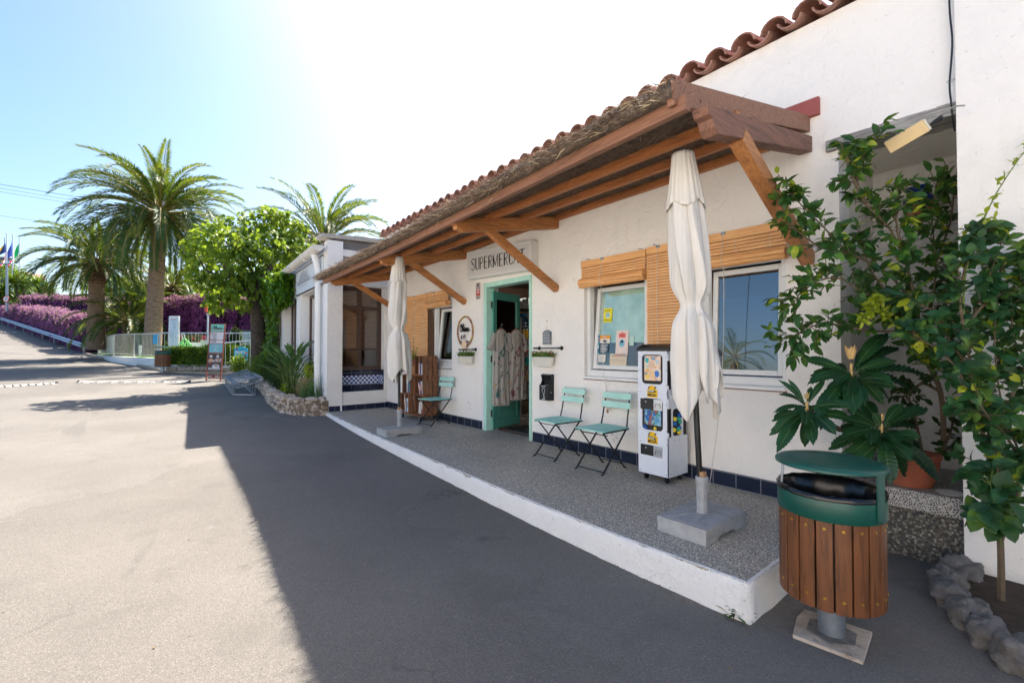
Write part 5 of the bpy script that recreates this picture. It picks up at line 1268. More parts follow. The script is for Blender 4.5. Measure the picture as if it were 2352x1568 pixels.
books(4, .06, 6, [6, 10, 8, 7, 9, 6], .06)
BK = thing('wicker_basket', 'small wicker basket standing on the left crate stack', 'basket', (3.70, 7.30, .76))
m = MB()
for k in range(12):
    z = .765 + k*.0115; m.tube([V((3.70 + math.cos(a)*(.085 + .012*math.sin(a*8 + (k % 2)*math.pi)*.4), 7.30 + math.sin(a)*.12, z)) for a in [2*math.pi*j/48 for j in range(48)]], .0065, 5, closed=True)
m.build('weave', plain('wicker', (190, 140, 86), .7, var=.35, scale=60), BK, smooth='all')
PB = thing('potted_plant', 'leggy potted plant with long twigs on the basket', 'plant', (3.70, 7.30, .90))
m = MB(); m.lathe([(0, .905), (.06, .905), (.075, 1.0), (.07, 1.0), (.05, .93)], (3.70, 7.30, 0), 18); m.build('pot', M['terra'], PB, smooth=True)
m = MB(); ml = MB(); random.seed(77)
for k in range(16):
    a = random.uniform(0, 6.28); L = random.uniform(.08, .26); p = V((3.70, 7.30, .98)); q = p + V((math.cos(a)*.09, math.sin(a)*.09, L)); m.tube([p, (p+q)/2 + V((0, 0, .02)), q], .002, 4)
    for j in range(22): t_ = random.uniform(.3, 1); ml.leaf(p.lerp(q, t_), V((random.uniform(-1, 1), random.uniform(-1, 1), random.uniform(-.2, 1))), V((random.uniform(-1, 0), 0, .5)), .028, .014)
m.tube([(3.70, 7.28, .95), (3.66, 7.18, 1.40)], .003, 5); m.build('twigs', M['twig'], PB); ml.build('leaves', M['young'], PB)

# ------------------------------------------------------------------ dresses and rack by the door
def dress(x, mat, lbl, zt=1.52, zb_=.44, w_=.155):
    T_ = thing('hanging_dress', lbl, 'dress', (x, 5.30, zt), 'printed summer dresses on the open door'); y = 5.315
    m = MB(); m.tube(curve([(x, y, zt + .0), (x, y, zt + .05), (x + .012, y, zt + .075), (x + .026, y, zt + .06), (x + .022, y, zt + .045)], 4), .003, 5)
    m.build('hook', M['steel'], T_)
    m = MB(); m.tube([(x - w_*.75, y, zt - .055), (x - .02, y, zt + .0), (x + .02, y, zt), (x + w_*.75, y, zt - .055)], [.008, .012, .012, .008], 8); m.build('hanger', M['crate'], T_)
    m = MB(); NS, NR = 80, 46; rows = []
    for i in range(NR + 1):
        s_ = i/NR; row = []; z = zt - .012 - s_*(zt - zb_)
        hw = w_*(.55 + .55*min(1, s_/.07)) if s_ < .07 else w_*(1.1 - .10*math.sin(min(1, (s_-.07)/.2)*math.pi) + .10*s_)
        dp = .022 + .020*min(1, s_*5) + .02*s_
        for k in range(NS):
            a = 2*math.pi*k/NS; fold = .012*s_*math.sin(a*9 + 2*noise.noise(V((s_*1.5, x*7, 0)))*2) + .006*s_*math.sin(a*23)
            row.append((x + math.cos(a)*(hw), y + math.sin(a)*(dp) + fold*(1 if math.sin(a) < 0 else .4) , z + (.012*noise.noise(V((a*4, x, 0))) if i == NR else 0) + (.02*abs(math.cos(a)) - .0 if i == 0 else 0) - (.045*abs(math.cos(a))**2*(1 - s_*12) if s_ < .08 else 0)))
        rows.append(row)
    m.v = [p for r in rows for p in r]; m.f = [(a*NS+k, a*NS+(k+1) % NS, (a+1)*NS+(k+1) % NS, (a+1)*NS+k) for a in range(NR) for k in range(NS)]
    m.build('cloth', mat, T_, smooth='all')
    for s_ in (-1, 1):
        m = MB(); rows = []
        for i in range(12):
            u_ = i/11; c = V((x + s_*(w_*.80 + .075*u_), y - .01*u_, zt - .085 - .235*u_)); r = .042 + .028*u_ + (.012 if i > 9 else 0)
            rows.append([(c.x + math.cos(2*math.pi*k/28)*r*(1 + .08*math.sin(k*1.8)*u_), c.y + math.sin(2*math.pi*k/28)*r*.5, c.z + math.cos(2*math.pi*k/28)*s_*.03) for k in range(28)])
        m.v = [p for r in rows for p in r]; m.f = [(a*28+k, a*28+(k+1) % 28, (a+1)*28+(k+1) % 28, (a+1)*28+k) for a in range(11) for k in range(28)]; m.build('sleeve', mat, T_, smooth='all')
    m = MB()
    for k in range(60):
        a = math.pi + math.pi*k/59; px_ = x + math.cos(a)*w_*1.12; py_ = y + math.sin(a)*.06; m.add([(px_ - .004, py_, zb_ + .01), (px_ + .004, py_, zb_ + .01), (px_ + .002, py_ - .003, zb_ - .028 - .012*(k % 3)), (px_ - .003, py_, zb_ - .03)], [(0, 1, 2, 3)])
    m.build('fringe', mat, T_)
    return T_
dress(4.14, M['dress1'], 'white dress with teal leaf print, left of the two on the door', 1.50, .40, .135)
dress(4.44, M['dress2'], 'pale dress with burgundy leaf print, right of the two on the door', 1.50, .46, .145)
PRK = thing('wire_product_rack', 'chrome wire rack of small goods just inside the doorway', 'rack', (5.08, 5.80, 0))
xr, yr = 5.08, 5.80
m = MB(); m.tube([(xr, yr + .16, 0), (xr, yr + .16, 1.75)], .012, 8); m.tube([(xr - .18, yr + .18, .05), (xr + .2, yr + .18, .05)], .01, 6); m.tube([(xr - .18, yr - .15, .05), (xr - .18, yr + .18, .05)], .01, 6); m.tube([(xr - .18, yr + .18, .05), (xr - .18, yr + .18, .5)], .010, 6); m.build('post', M['alu'], PRK)
goods = []
random.seed(41)
for lv, z in enumerate((.38, .66, .92, 1.14, 1.36, 1.58)):
    m = MB(); w_ = .15; wf_ = .0035
    for zz in (z, z + .055): m.tube([(xr - w_, yr - .13, zz), (xr + w_, yr - .13, zz), (xr + w_, yr + .13, zz), (xr - w_, yr + .13, zz)], wf_, 5, closed=True)
    for k in range(7): m.tube([(xr - w_ + k*.05, yr - .13, z), (xr - w_ + k*.05, yr + .13, z)], .002, 4); 
    for k in (0, 3, 6): m.tube([(xr - w_ + k*.05, yr - .13, z), (xr - w_ + k*.05, yr - .13, z + .055)], .0025, 4)
    m.build('wire_basket', M['alu'], PRK)
cl = {0: None, 1: ('carton_tube', (204, 160, 120), 'tan tube'), 2: ('bottle', (20, 160, 150), 'teal bottle'), 3: ('bottle', (232, 90, 30), 'orange bottle'), 4: ('bottle', (246, 190, 20), 'yellow bottle'), 5: ('box', (40, 60, 90), 'navy box')}
zz_ = (.38, .66, .92, 1.14, 1.36, 1.58); rowl = ['lowest', 'second', 'third', 'fourth', 'fifth', 'top']
for lv in range(1, 6):
    nm, cc, nice = cl[lv]; mt = plain('goods_' + nm, cc, .35)
    for k in range(3):
        x, y, z = xr - .09 + k*.085, yr - .03 + .02*(k % 2), zz_[lv] + .004; T_ = thing('bottle' if nm == 'bottle' else nm, nice + ' in the ' + rowl[lv] + ' basket of the wire rack, ' + ['nearest the door leaf', 'middle one', 'deepest inside'][k], 'goods', (x, y, z), 'goods in the wire rack baskets')
        m = MB(); h = random.uniform(.13, .17)
        if nm == 'box': m.box(x - .03, x + .03, y - .02, y + .02, z, z + h); m.build('carton', mt, T_, bevel=.002)
        else:
            m.lathe([(0, 0), (.026, 0), (.028, .01), (.028, h*.7), (.012, h*.85), (.012, h), (0, h)], (x, y, z), 14); m.build('body', mt, T_, smooth=True); m = MB(); m.lathe([(0, 0), (.014, 0), (.013, .02), (0, .02)], (x, y, z + h), 12); m.build('cap', M['white'], T_)
SH = thing('shop_shelving', 'dark shelving full of goods deep inside the doorway', 'shelving', (6.2, 6.8, 0))
m = MB(); 
for k in range(6): m.box(5.6, 7.4, 6.6, 7.0, .2 + k*.35, .225 + k*.35)
m.box(5.58, 5.6, 6.6, 7.0, 0, 2.1); m.box(7.4, 7.42, 6.6, 7.0, 0, 2.1); m.build('shelves', M['blackm'], SH)
for k in range(6):
    m = MB(); x = 5.62
    while x < 7.35: w_ = random.uniform(.05, .12); m.box(x, x + w_*.9, 6.65, 6.85, .226 + k*.35, .226 + k*.35 + random.uniform(.1, .28)); x += w_
    m.build('row_of_goods', plain('goods_row', random.choice(BC), .5, var=.5, scale=12), SH)
MT_ = thing('door_mat', 'dark door mat on the threshold', 'mat', (4.3, 4.9, .005)); MB().box(4.22, 4.9, 4.5, 5.3, .005, .02).build('pile', M['rubber'], MT_)

# ------------------------------------------------------------------ floodlight, cable, niche pots
FLc = at(2082, 314, 2.92)
FLt = thing('floodlight', 'beige floodlight case slung under the grey lintel', 'lamp', tuple(FLc))
u = (at(2116, 294, 2.84) - at(2048, 334, 2.96)).normalized(); v_ = (at(2060, 346, 2.9) - at(2044, 321, 2.9)).normalized(); n__ = u.cross(v_).normalized(); v_ = n__.cross(u)
m = MB(); m.obox(FLc, u*.105, v_*.042, n__*.032); m.build('case', M['lampbox'], FLt, bevel=.006)
m = MB(); m.obox(FLc + u*.110, u*.004, v_*.036, n__*.027); m.build('end_cap', M['cream'], FLt)
m = MB(); m.tube([FLc + u*.08, FLc + u*.16 + V((.1, 0, .03)), FLc + u*.15 + V((.2, 0, .09))], .014, 8); m.build('swivel_arm', M['black'], FLt)
m = MB(); m.tube(curve([FLc + u*.115, FLc + u*.17 + Vz*.015, FLc + u*.24 + Vz*.01, FLc + u*.29 - Vz*.02], 5), .005, 6); m.build('lead', plain('grey_lead', (150, 150, 146), .5), FLt)
CB = thing('black_cable', 'thin black cable running down the high white wall to the lintel', 'cable', (3.9, .43, 2.7))
m = MB(); m.tube(curve([V((3.895, .425, 4.2)), V((3.892, .43, 3.4)), V((3.895, .42, 3.1)), V((3.893, .435, 2.85)), V((3.90, .43, 2.72)), V((3.96, .425, 2.58)), V((4.05, .43, 2.60))], 8), .0055, 6); m.build('cable', M['black'], CB)
m = MB(); m.tube([V((3.89, .43, 2.86)) + V((0, math.cos(a)*.018, math.sin(a)*.008)) for a in [2*math.pi*k/12 for k in range(12)]], .002, 4, closed=True); m.build('wire_tie', M['steel'], CB)
WP = thing('wall_pot', 'dark blue glazed pot with ribbed foot hanging on the niche wall', 'pot', (4.78, .75, 2.3))
m = MB(); m.lathe([(.0, 0), (.05, 0), (.06, .03), (.085, .13), (.08, .14)], (4.76, .72, 2.20), 28, warp=lambda q, a, i: V((q.x*(1 + .04*math.cos(a*14)), q.y*(1 + .04*math.cos(a*14)), q.z))); m.build('ribbed_foot', M['terra'], WP)
m = MB(); m.lathe([(.083, .14), (.10, .15), (.10, .18), (.075, .20), (.07, .24), (.088, .26), (.08, .27), (.066, .26)], (4.76, .72, 2.20), 28); m.build('glazed_rim', M['blue'], WP, smooth=True)
TP = thing('terracotta_pot', 'large terracotta pot on the speckled ledge', 'pot', (4.13, .64, .25))
m = MB(); m.lathe([(.0, 0), (.115, 0), (.125, .02), (.155, .14), (.16, .19), (.17, .195), (.17, .22), (.15, .22), (.14, .17), (0, .17)], (4.15, .70, .252), 36); m.build('pot', M['terra'], TP, smooth=True); m = MB(); m.lathe([(0, .19), (.148, .19)], (4.15, .70, .252), 20); m.build('soil', M['soil'], TP)
SA = thing('white_saucer', 'white plant saucer on the ledge right of the terracotta pot', 'saucer', (4.06, .47, .25)); m = MB(); m.lathe([(0, 0), (.05, 0), (.07, .012), (.068, .014), (0, .005)], (4.05, .485, .2515), 20); m.build('dish', M['cream'], SA, smooth=True)
# ------------------------------------------------------------------ palms
def frond(m, mr, base, az, el, L, droop, seed, nl=34, ll=.42, lw=.030, twist=0):
    'one feather leaf: rachis curve with leaflets on both sides'
    rnd = random.Random(seed); N = 12; p = V(base); pts = [p.copy()]; e = el; hd = V((math.cos(az), math.sin(az), 0)); step = L/N
    for i in range(N):
        d = hd*math.cos(e) + V((0, 0, math.sin(e))); p = p + d*step; pts.append(p.copy()); e -= droop/N*(.5 + 1.2*i/N)
    mr.tube(pts, [.028*L/3*(1 - i/(N+1)) + .003 for i in range(N+1)], 4, cap=False)
    side0 = V((-hd.y, hd.x, 0)); side0 = (side0*math.cos(twist) + V((0, 0, 1))*math.sin(twist))
    for k in range(nl):
        t = .14 + .86*(k + rnd.random()*.4)/nl; f = t*N; i = min(N-1, int(f)); q = pts[i].lerp(pts[i+1], f - i); d = (pts[i+1] - pts[i]).normalized()
        l_ = ll*(math.sin(min(1, (t-.08)*2.2)*math.pi/2))*(1.05 - .55*t**3) * rnd.uniform(.85, 1.1)
        up = side0.cross(d).normalized(); up = up if up.z > 0 else -up
        for s_ in (-1, 1):
            dd = (side0*s_*(.80 - .25*t) + d*(.55 + .5*t) + up*rnd.uniform(.12, .42)).normalized(); tip = q + dd*l_ + V((0, 0, -.10*l_)); md = q + dd*l_*.5 + V((0, 0, .015))
            wv = d*(lw*.5); m.add([q, md - wv, tip, md + wv], [(0, 1, 2, 3)])
def palm(name, lbl, x, y, z0, zc, rt_, L, nf, seed, nl=34, ll=.42, boot=.0, lean=(0, 0), lw=.032, lowest=-.95, group='canary palms beyond the fence'):
    T_ = thing(name, lbl, 'palm tree', (x, y, z0), group); random.seed(seed)
    m = MB(); H = zc - z0; N = int(max(6, H/.12)); prof = []; 
    for i in range(N + 1):
        t = i/N; r = rt_*(1.12 - .22*math.sin(min(1, t*1.2)*math.pi/2)) * (1 + .03*(i % 2)); prof.append((r, z0 + H*t))
    m.lathe(prof, (x, y, 0), 22, warp=lambda q, a, i: V((q.x + lean[0]*(q.z - z0)/H + .012*noise.noise(V((a*3, i*1.7, 0))), q.y + lean[1]*(q.z - z0)/H, q.z)))
    m.build('trunk', M['ptrunk'], T_, smooth='all'); tx, ty = x + lean[0], y + lean[1]
    if boot:
        m = MB()
        for i in range(9):
            for k in range(15):
                a = 2*math.pi*(k + .5*(i % 2))/15; z = zc - boot + boot*i/9; r = rt_*(1.02 + .42*math.sin(i/8*math.pi*.8)); d = V((math.cos(a), math.sin(a), .75)).normalized(); c = V((tx + math.cos(a)*r, ty + math.sin(a)*r, z))
                m.obox(c, V((-math.sin(a), math.cos(a), 0))*rt_*.20, d*rt_*.26, d.cross(V((-math.sin(a), math.cos(a), 0)))*rt_*.09)
        m.lathe([(rt_*1.0, zc - boot - .1), (rt_*1.3, zc - boot*.5), (rt_*1.2, zc + .1), (.05, zc + .35)], (tx, ty, 0), 16); m.build('old_frond_bases', M['pboot'], T_)
    m = MB(); mr = MB(); ga = math.pi*(3 - 5**.5)
    for k in range(nf):
        u_ = (k + .5)/nf; el = 1.35 - (1.35 - lowest)*u_**.86 + random.uniform(-.1, .1); az = k*ga + random.uniform(-.2, .2)
        c = (tx + math.cos(az)*rt_*.5, ty + math.sin(az)*rt_*.5, zc + .25*(1 - u_) + .05); l_ = L*random.uniform(.88, 1.08)*(.82 + .18*math.sin(u_*3))
        frond(m, mr, c, az, el, l_, .75 + .85*(1 - abs(u_ - .5)) + random.uniform(-.15, .25), seed*100 + k, nl, ll, lw, random.uniform(-.35, .35))
    m.build('crown', M['palm'], T_); mr.build('frond_ribs', M['palmrib'], T_)
    return T_
palm('canary_palm', 'tallest palm with the thick ringed trunk behind the fence', .40, 28.1, .9, 7.75, 0.34, 4.15, 112, 3, 60, .58, .5, (.25, 0), lw=.075, lowest=-.62)
palm('canary_palm', 'stout palm with broad ragged head left of the tallest palm', -1.95, 34.0, 1.2, 5.95, .37, 3.3, 74, 4, 54, .52, 1.0, lw=.08, lowest=-.42)
palm('canary_palm', 'small young palm right of the tallest trunk above the purple hedge', 1.55, 37.0, 1.6, 5.1, .24, 2.9, 56, 5, 44, .5, .4, lw=.09)
palm('canary_palm', 'palm whose crown rises behind the white restaurant wing', 7.95, 26.5, 1.0, 7.1, .38, 4.5, 64, 6, 60, .62, .8, lowest=-.5, lw=.085)
palm('canary_palm', 'low palm in the shade between the two thick trunks', -.6, 34.5, 1.2, 2.7, .3, 3.2, 40, 8, 44, .55, 0, lowest=-.3, lw=.09)
palm('canary_palm', 'dark palm partly behind the tallest trunk over the hedge', .9, 42, 2, 4.4, .3, 3.3, 40, 9, 44, .6, 0, lw=.09)
palm('potted_palm', 'small palm growing from a large pot across the road', -8.0, 7.4, 1.0, 2.0, .12, 1.35, 26, 7, 24, .26, 0, lw=.03, group=None)
OB = None

# ------------------------------------------------------------------ generic foliage
def rdir(): 
    a = random.uniform(0, 2*math.pi); z = random.uniform(-1, 1); r = math.sqrt(1 - z*z); return V((r*math.cos(a), r*math.sin(a), z))
def leaves_in(m, c, r, n, L, W, shell=.55, droop=.4, folded=True, cl=6, spread=.16):
    c = V(c)
    for k in range(n // cl):
        d = rdir(); q = c + V((d.x*r[0], d.y*r[1], d.z*r[2]))*(shell + (1-shell)*random.random()**.6)*random.uniform(.8, 1.08)
        for j in range(cl):
            p = q + rdir()*spread*random.random(); dd = (d*.6 + rdir() + V((0, 0, -droop))).normalized(); nn_ = (V((0, 0, 1)) + rdir()*.7 + d*.4).normalized()
            l_ = L*random.uniform(.7, 1.2)
            if folded: m.leaf(p, dd, nn_, l_, W*random.uniform(.8, 1.2), .18, .25, pos=(0, .45, 1), wid=(.15, 1, 0))
            else: m.card(p, dd, nn_, l_, W)

# fig tree in the planter
FT = thing('fig_tree', 'broad fig tree with bright yellow-green leaves beside the restaurant wing', 'tree', (2.85, 15.9, .2)); random.seed(12)
dF = 13.9
m = MB(); tk = [V((2.86, 15.9, -.05)), V((2.85, 15.9, .7)), at(592, 742, 13.9), at(588, 700, 13.8), at(598, 655, 13.8), at(618, 612, 13.9), at(628, 570, 14)]
m.tube(curve(tk, 5), [.25 - .0052*i for i in range(31)], 14); m.tube(curve([at(590, 712, 13.9), at(572, 676, 13.6), at(545, 640, 13.2), at(505, 600, 12.8)], 5), [.13 - .006*i for i in range(16)], 10); m.build('trunk', M['barkd'], FT, smooth='all')
m = MB()
for pts_ in ([(598, 655, 13.8), (570, 610, 13.4), (535, 570, 13.1), (505, 545, 13)], [(618, 612, 13.9), (600, 570, 14.2), (590, 530, 14.4)], [(618, 612, 13.9), (655, 580, 14.2), (690, 565, 14.5)], [(560, 662, 13.4), (520, 690, 13.0), (490, 680, 12.8)], [(570, 610, 13.4), (560, 560, 13.2), (540, 515, 13)], [(628, 570, 14), (650, 530, 14.3), (640, 500, 14.4)], [(545, 640, 13.2), (480, 625, 12.8), (455, 590, 12.6)], [(598, 655, 13.8), (640, 640, 14.4), (680, 630, 14.6)]):
    q = curve([at(*p) for p in pts_], 5); m.tube(q, [.065 - .055*i/(len(q)-1) for i in range(len(q))], 7)
m.build('limbs', M['barkd'], FT, smooth='all')
m = MB(); k = 13.9/1040.8
for x, y, dd, r in ((470, 570, 13.2, 44), (512, 548, 13.0, 50), (545, 528, 13.4, 44), (560, 570, 12.9, 55), (596, 518, 14.0, 40), (625, 510, 14.2, 42), (655, 522, 14.4, 46), (690, 545, 14.6, 36), (668, 570, 14.3, 42), (610, 560, 13.6, 52), (480, 625, 12.9, 42), (525, 615, 13.0, 52), (575, 612, 13.6, 46), (505, 665, 13.0, 46), (548, 668, 13.2, 42), (640, 600, 14.4, 46), (688, 605, 14.6, 36), (700, 575, 14.6, 28), (455, 600, 13, 26), (590, 650, 14.6, 30), (615, 640, 14.6, 24), (490, 700, 13.2, 24), (436, 580, 13, 18), (560, 700, 13.9, 16), (430, 556, 13.1, 14), (450, 540, 13.1, 16), (612, 480, 14.1, 16)):
    R_ = r*k; leaves_in(m, at(x, y, dd), (R_, R_, R_*.88), int(r*r*.125), .165, .115, .45, .8, True, 6, .15)
m.build('crown', M['fig'], FT)
# shade-side fill of the same crown
# ivy over the wing
IV = thing('ivy', 'dense ivy climbing the far pillar and eave of the restaurant wing', 'ivy', tuple(WO + WD*6)); random.seed(13); m = MB()
def ivyat(t, z, off):
    p = WO + WD*t - WN*off + UZ*z; d = (UZ*random.uniform(-1, .2) + WD*random.uniform(-.6, .6) - WN*.3).normalized(); m.leaf(p, d, (-WN + rdir()*.6).normalized(), .12*random.uniform(.7, 1.2), .115, .15, .2, pos=(0, .35, 1), wid=(.4, 1, 0))
for kk in range(5200):
    t = random.uniform(3.0, 8.9); zt = 3.10; lo = 2.55 - (t - 3.0)*.20 if t < 4.9 else -.1
    if 2.95 < t < 4.9: lo = 2.35 - .3*noise.noise(V((t*2, 0, 0))) - (t - 3)*.08
    z = random.uniform(lo, zt + .12*noise.noise(V((t*3, 1, 0)))); bulge = .12 + .26*max(0, noise.noise(V((t*1.3, z*1.3, 2))) + .4) + (.12 if z > 2.3 else 0)
    if z < 2.3 and (t < 5.0 + .25*noise.noise(V((z*2, 0, 4))) or t > 7.9): continue
    ivyat(t, z, random.uniform(.02, bulge))
for kk in range(1500): ivyat(random.uniform(4.6, 9.1), random.uniform(3.0, 3.32), random.uniform(-.3, .4))
m.build('leaves', M['ivy'], IV)
m = MB()
for kk in range(9): t = 5 + kk*.3; m.tube(curve([WO + WD*t - WN*.03, WO + WD*(t+.1) - WN*.05 + UZ*1, WO + WD*(t-.1) - WN*.04 + UZ*2, WO + WD*t - WN*.06 + UZ*2.9], 4), .018, 5)
m.build('stems', M['twig'], IV)

# ------------------------------------------------------------------ stone planter in front of the wing
PW = thing('stone_planter_wall', 'curved low planter wall of rough pale limestone', 'wall', (2.4, 10.5, 0)); random.seed(14)
pw = [(2.80, 9.02), (2.52, 9.08), (2.34, 9.35), (2.25, 9.8), (2.24, 10.4), (2.30, 11.2), (2.45, 12.2), (2.60, 13.4), (2.74, 14.8), (2.82, 16.0), (2.88, 17.2)]
pc = curve([(x, y, 0) for x, y in pw], 8); cum = [0]
for a, b in zip(pc[:-1], pc[1:]): cum.append(cum[-1] + (b - a).length)
def along(s_):
    for i in range(len(cum)-1):
        if s_ <= cum[i+1]: t = (s_-cum[i])/(cum[i+1]-cum[i]); p = pc[i].lerp(pc[i+1], t); d = (pc[i+1]-pc[i]).normalized(); return p, V((-d.y, d.x, 0)), d
    return pc[-1], V((-1, 0, 0)), V((0, 1, 0))
m = MB(); ms = MB(); s_ = 0; Ltot = cum[-1]
for row, (zc, hh) in enumerate(((.02, .085), (.155, .075), (.275, .06))):
    s_ = random.uniform(0, .08)
    while s_ < Ltot:
        w_ = random.uniform(.10, .24)*(1 if row < 2 else .9); p, n, d = along(min(Ltot, s_ + w_/2)); z = zr(0, p.y) + zc + .018*random.uniform(-1, 1)
        mb = MB(); mb.blob((0, 0, 0), w_*.56, .11, hh*random.uniform(.95, 1.25), random.randint(0, 999), .55, 2.2, 10, 7)
        an = math.atan2(d.y, d.x) ; M_ = Matrix.Rotation(an, 3, 'Z') @ Matrix.Rotation(random.uniform(-.2, .2), 3, 'Y')
        m.add([M_ @ V(q) + p + V((0, 0, z)) + n*random.uniform(-.015, .02) for q in mb.v], mb.f); s_ += w_*.98
m.build('stones', M['stone'], PW, smooth=True, sharp=40)
m = MB(); core = []
for i in range(60):
    p, n, d = along(Ltot*i/59); z = zr(0, p.y); core.append((p + n*.088, p - n*.10, z))
for i in range(59):
    (a, b, z), (a2, b2, z2) = core[i], core[i+1]
    m.add([a + V((0,0,z-.1)), a + V((0,0,z+.27)), b + V((0,0,z+.27)), b + V((0,0,z-.1)), a2 + V((0,0,z2-.1)), a2 + V((0,0,z2+.27)), b2 + V((0,0,z2+.27)), b2 + V((0,0,z2-.1))], [(0,1,5,4),(1,2,6,5),(2,3,7,6)])
m.build('mortar', M['mortar'], PW)
PS = MB(); 
for i in range(59): (a, b, z), (a2, b2, z2) = core[i], core[i+1]; PS.add([b + V((0,0,z+.22)), b2 + V((0,0,z2+.22)), (3.6, b2.y, z2+.22), (3.6, b.y, z+.22)], [(0,1,2,3)])
info(PS.build('planter_soil', M['soil']), kind='structure')

# bird of paradise
BP_ = thing('bird_of_paradise', 'tall bird of paradise clump with long paddle leaves in the stone planter', 'plant', (2.52, 10.9, .2)); random.seed(15); m = MB(); mst = MB()
for k in range(46):
    a = random.uniform(0, 6.28); lean = random.uniform(.08, .75); h = random.uniform(.75, 1.35)*(1.05 - lean*.45); b0 = V((2.60 + random.uniform(-.10, .10), 10.9 + random.uniform(-.12, .12), .2)); tip = b0 + V((math.cos(a)*lean*.75, math.sin(a)*lean*.75, h*.72)); st = curve([b0, b0.lerp(tip, .5) + V((0, 0, .1)), tip], 4)
    mst.tube(st, .009, 5); d = (st[-1] - st[-2]).normalized(); L = random.uniform(.30, .46); d = (d + V((math.cos(a)*.3, math.sin(a)*.3, 0))).normalized()
    m.leaf(tip, d, V((-math.cos(a), -math.sin(a), 1.2)), L, .10, .35, .22, pos=(0, .15, .4, .75, 1), wid=(.1, .75, 1, .6, 0))
m.build('leaves', M['strel'], BP_); mst.build('stalks', M['gtwig'], BP_)
# cycad stump with cut leaf bases
CY = thing('cycad_stump', 'squat cycad stump of pale trimmed leaf bases in the stone planter', 'plant', (2.60, 9.85, .15)); random.seed(16); m = MB()
for i in range(15):
    for k in range(14):
        a = 2*math.pi*(k + .5*(i % 2))/14; z = .16 + .027*i; r = .06 + .085*math.sin((i + 1.5)/17*math.pi); up_t = .35 + i*.13; d = V((math.cos(a), math.sin(a), up_t)).normalized(); t_ = V((-math.sin(a), math.cos(a), 0)); p = V((2.62 + math.cos(a)*r, 9.85 + math.sin(a)*r, z))
        m.leaf(p, d, V((0, 0, 1)), .10 + .02*random.random(), .035, .2, .1, pos=(0, .6, 1), wid=(1, .8, .3))
m.lathe([(.05, .12), (.12, .25), (.11, .42), (.03, .56)], (2.62, 9.85, 0), 12); m.build('leaf_bases', plain('straw_leaf_base', (176, 150, 112), .8, var=.35, scale=30), CY)
# yellow-green croton-like bushes, reeds and dark bushes
def bush(name, lbl, c, r, n, L, W, mat, group=None, seed=1, cat='bush', shell=.3, droop=.1):
    T_ = thing(name, lbl, cat, (c[0], c[1], c[2] - r[2]), group); random.seed(seed); m = MB(); leaves_in(m, c, r, n, L, W, shell, droop, False, 5, .08); m.build('leaves', M[mat], T_)
    m = MB()
    for k in range(6): q = V(c) + V((random.uniform(-.5, .5)*r[0], random.uniform(-.5, .5)*r[1], random.uniform(0, .5)*r[2])); m.tube([V((c[0], c[1], c[2] - r[2]*1.1)), q], .008, 4)
    m.build('stems', M['twig'], T_); return T_
bush('yellow_bush', 'small yellow-green bush rising behind the cycad stump', (2.72, 9.98, .72), (.10, .12, .20), 420, .06, .03, 'young', None, 17)
bush('yellow_bush', 'low yellow-green bush at the foot of the bird of paradise', (2.46, 10.9, .33), (.08, .22, .12), 240, .05, .025, 'young', None, 18)
bush('yellow_bush', 'yellow-green sprig right of the cycad stump', (2.68, 9.55, .45), (.10, .12, .10), 160, .06, .02, 'young', None, 19)
bush('rosemary_bush', 'big dark green feathery bush behind the bike rack', (2.78, 13.2, .62), (.34, 1.1, .52), 5200, .07, .018, 'dkgreen', None, 20, shell=.2, droop=-.6)
bush('rosemary_bush', 'olive feathery bush at the foot of the fig trunk', (2.66, 15.0, .60), (.26, .7, .42), 2600, .07, .018, 'weed', None, 21, droop=-.6)
bush('flowering_bush', 'small leafy bush in front of the blue ice cream board', (2.55, 17.4, .68), (.28, .4, .34), 900, .09, .05, 'hedge', None, 22)
bush('rosemary_bush', 'dark low bush between the stone wall and the bird of paradise', (2.56, 11.8, .42), (.22, .6, .30), 2200, .06, .018, 'dkgreen', None, 23, droop=-.4)
RD = thing('reed_tuft', 'tuft of thin upright green reeds beside the downpipe', 'plant', (2.64, 9.25, .15)); random.seed(24); m = MB()
for k in range(230):
    p = V((2.55 + random.uniform(-.16, .18), 9.28 + random.uniform(-.10, .26), .17)); h = random.uniform(.2, .62); d = V((random.uniform(-.22, .22), random.uniform(-.22, .22), 1)); m.leaf(p, d, rdir(), h, .010, .1, .12, pos=(0, .5, 1), wid=(1, .8, 0))
m.build('blades', M['strel'], RD)
# small weeds by the kerb
for i, (x, y, lbl) in enumerate(((1225, 1182, 'tiny green weed at the foot of the kerb in the middle of the terrace'), (1546, 1344, 'dry grass tuft by the kerb below the near parasol base'), (1690, 1412, 'leafy weed at the near corner of the white kerb'))):
    depth = 1.375*FPX/(y - 804); p = at(x, y, depth); p.z = zr(0, p.y) - .003; T_ = thing('kerb_weed', lbl, 'weed', tuple(p)); random.seed(50 + i); m = MB()
    for k in range((26, 60, 44)[i]):
        a = random.uniform(0, 6.28); d = V((math.cos(a), math.sin(a), random.uniform(.4, 1.8)*(1 if i != 1 else .8))); m.leaf(p + rdir()*V((.03, .04, 0)).length*.4, d, V((0, 0, 1)), random.uniform(.04, .085)*(1.0, 1.2, 1.15)[i], (.013, .005, .018)[i], .1, .5)
    for k in range(30 if i == 1 else 12): q = p + V((random.uniform(-.02, .02), random.uniform(-.18, .18), 0)); m.leaf(q, V((random.uniform(-1, 1), random.uniform(-1, 1), 1)), V((0, 0, 1)), .03, .005)
    m.build('leaves', M['shrub'] if i == 2 else M['weed'], T_)

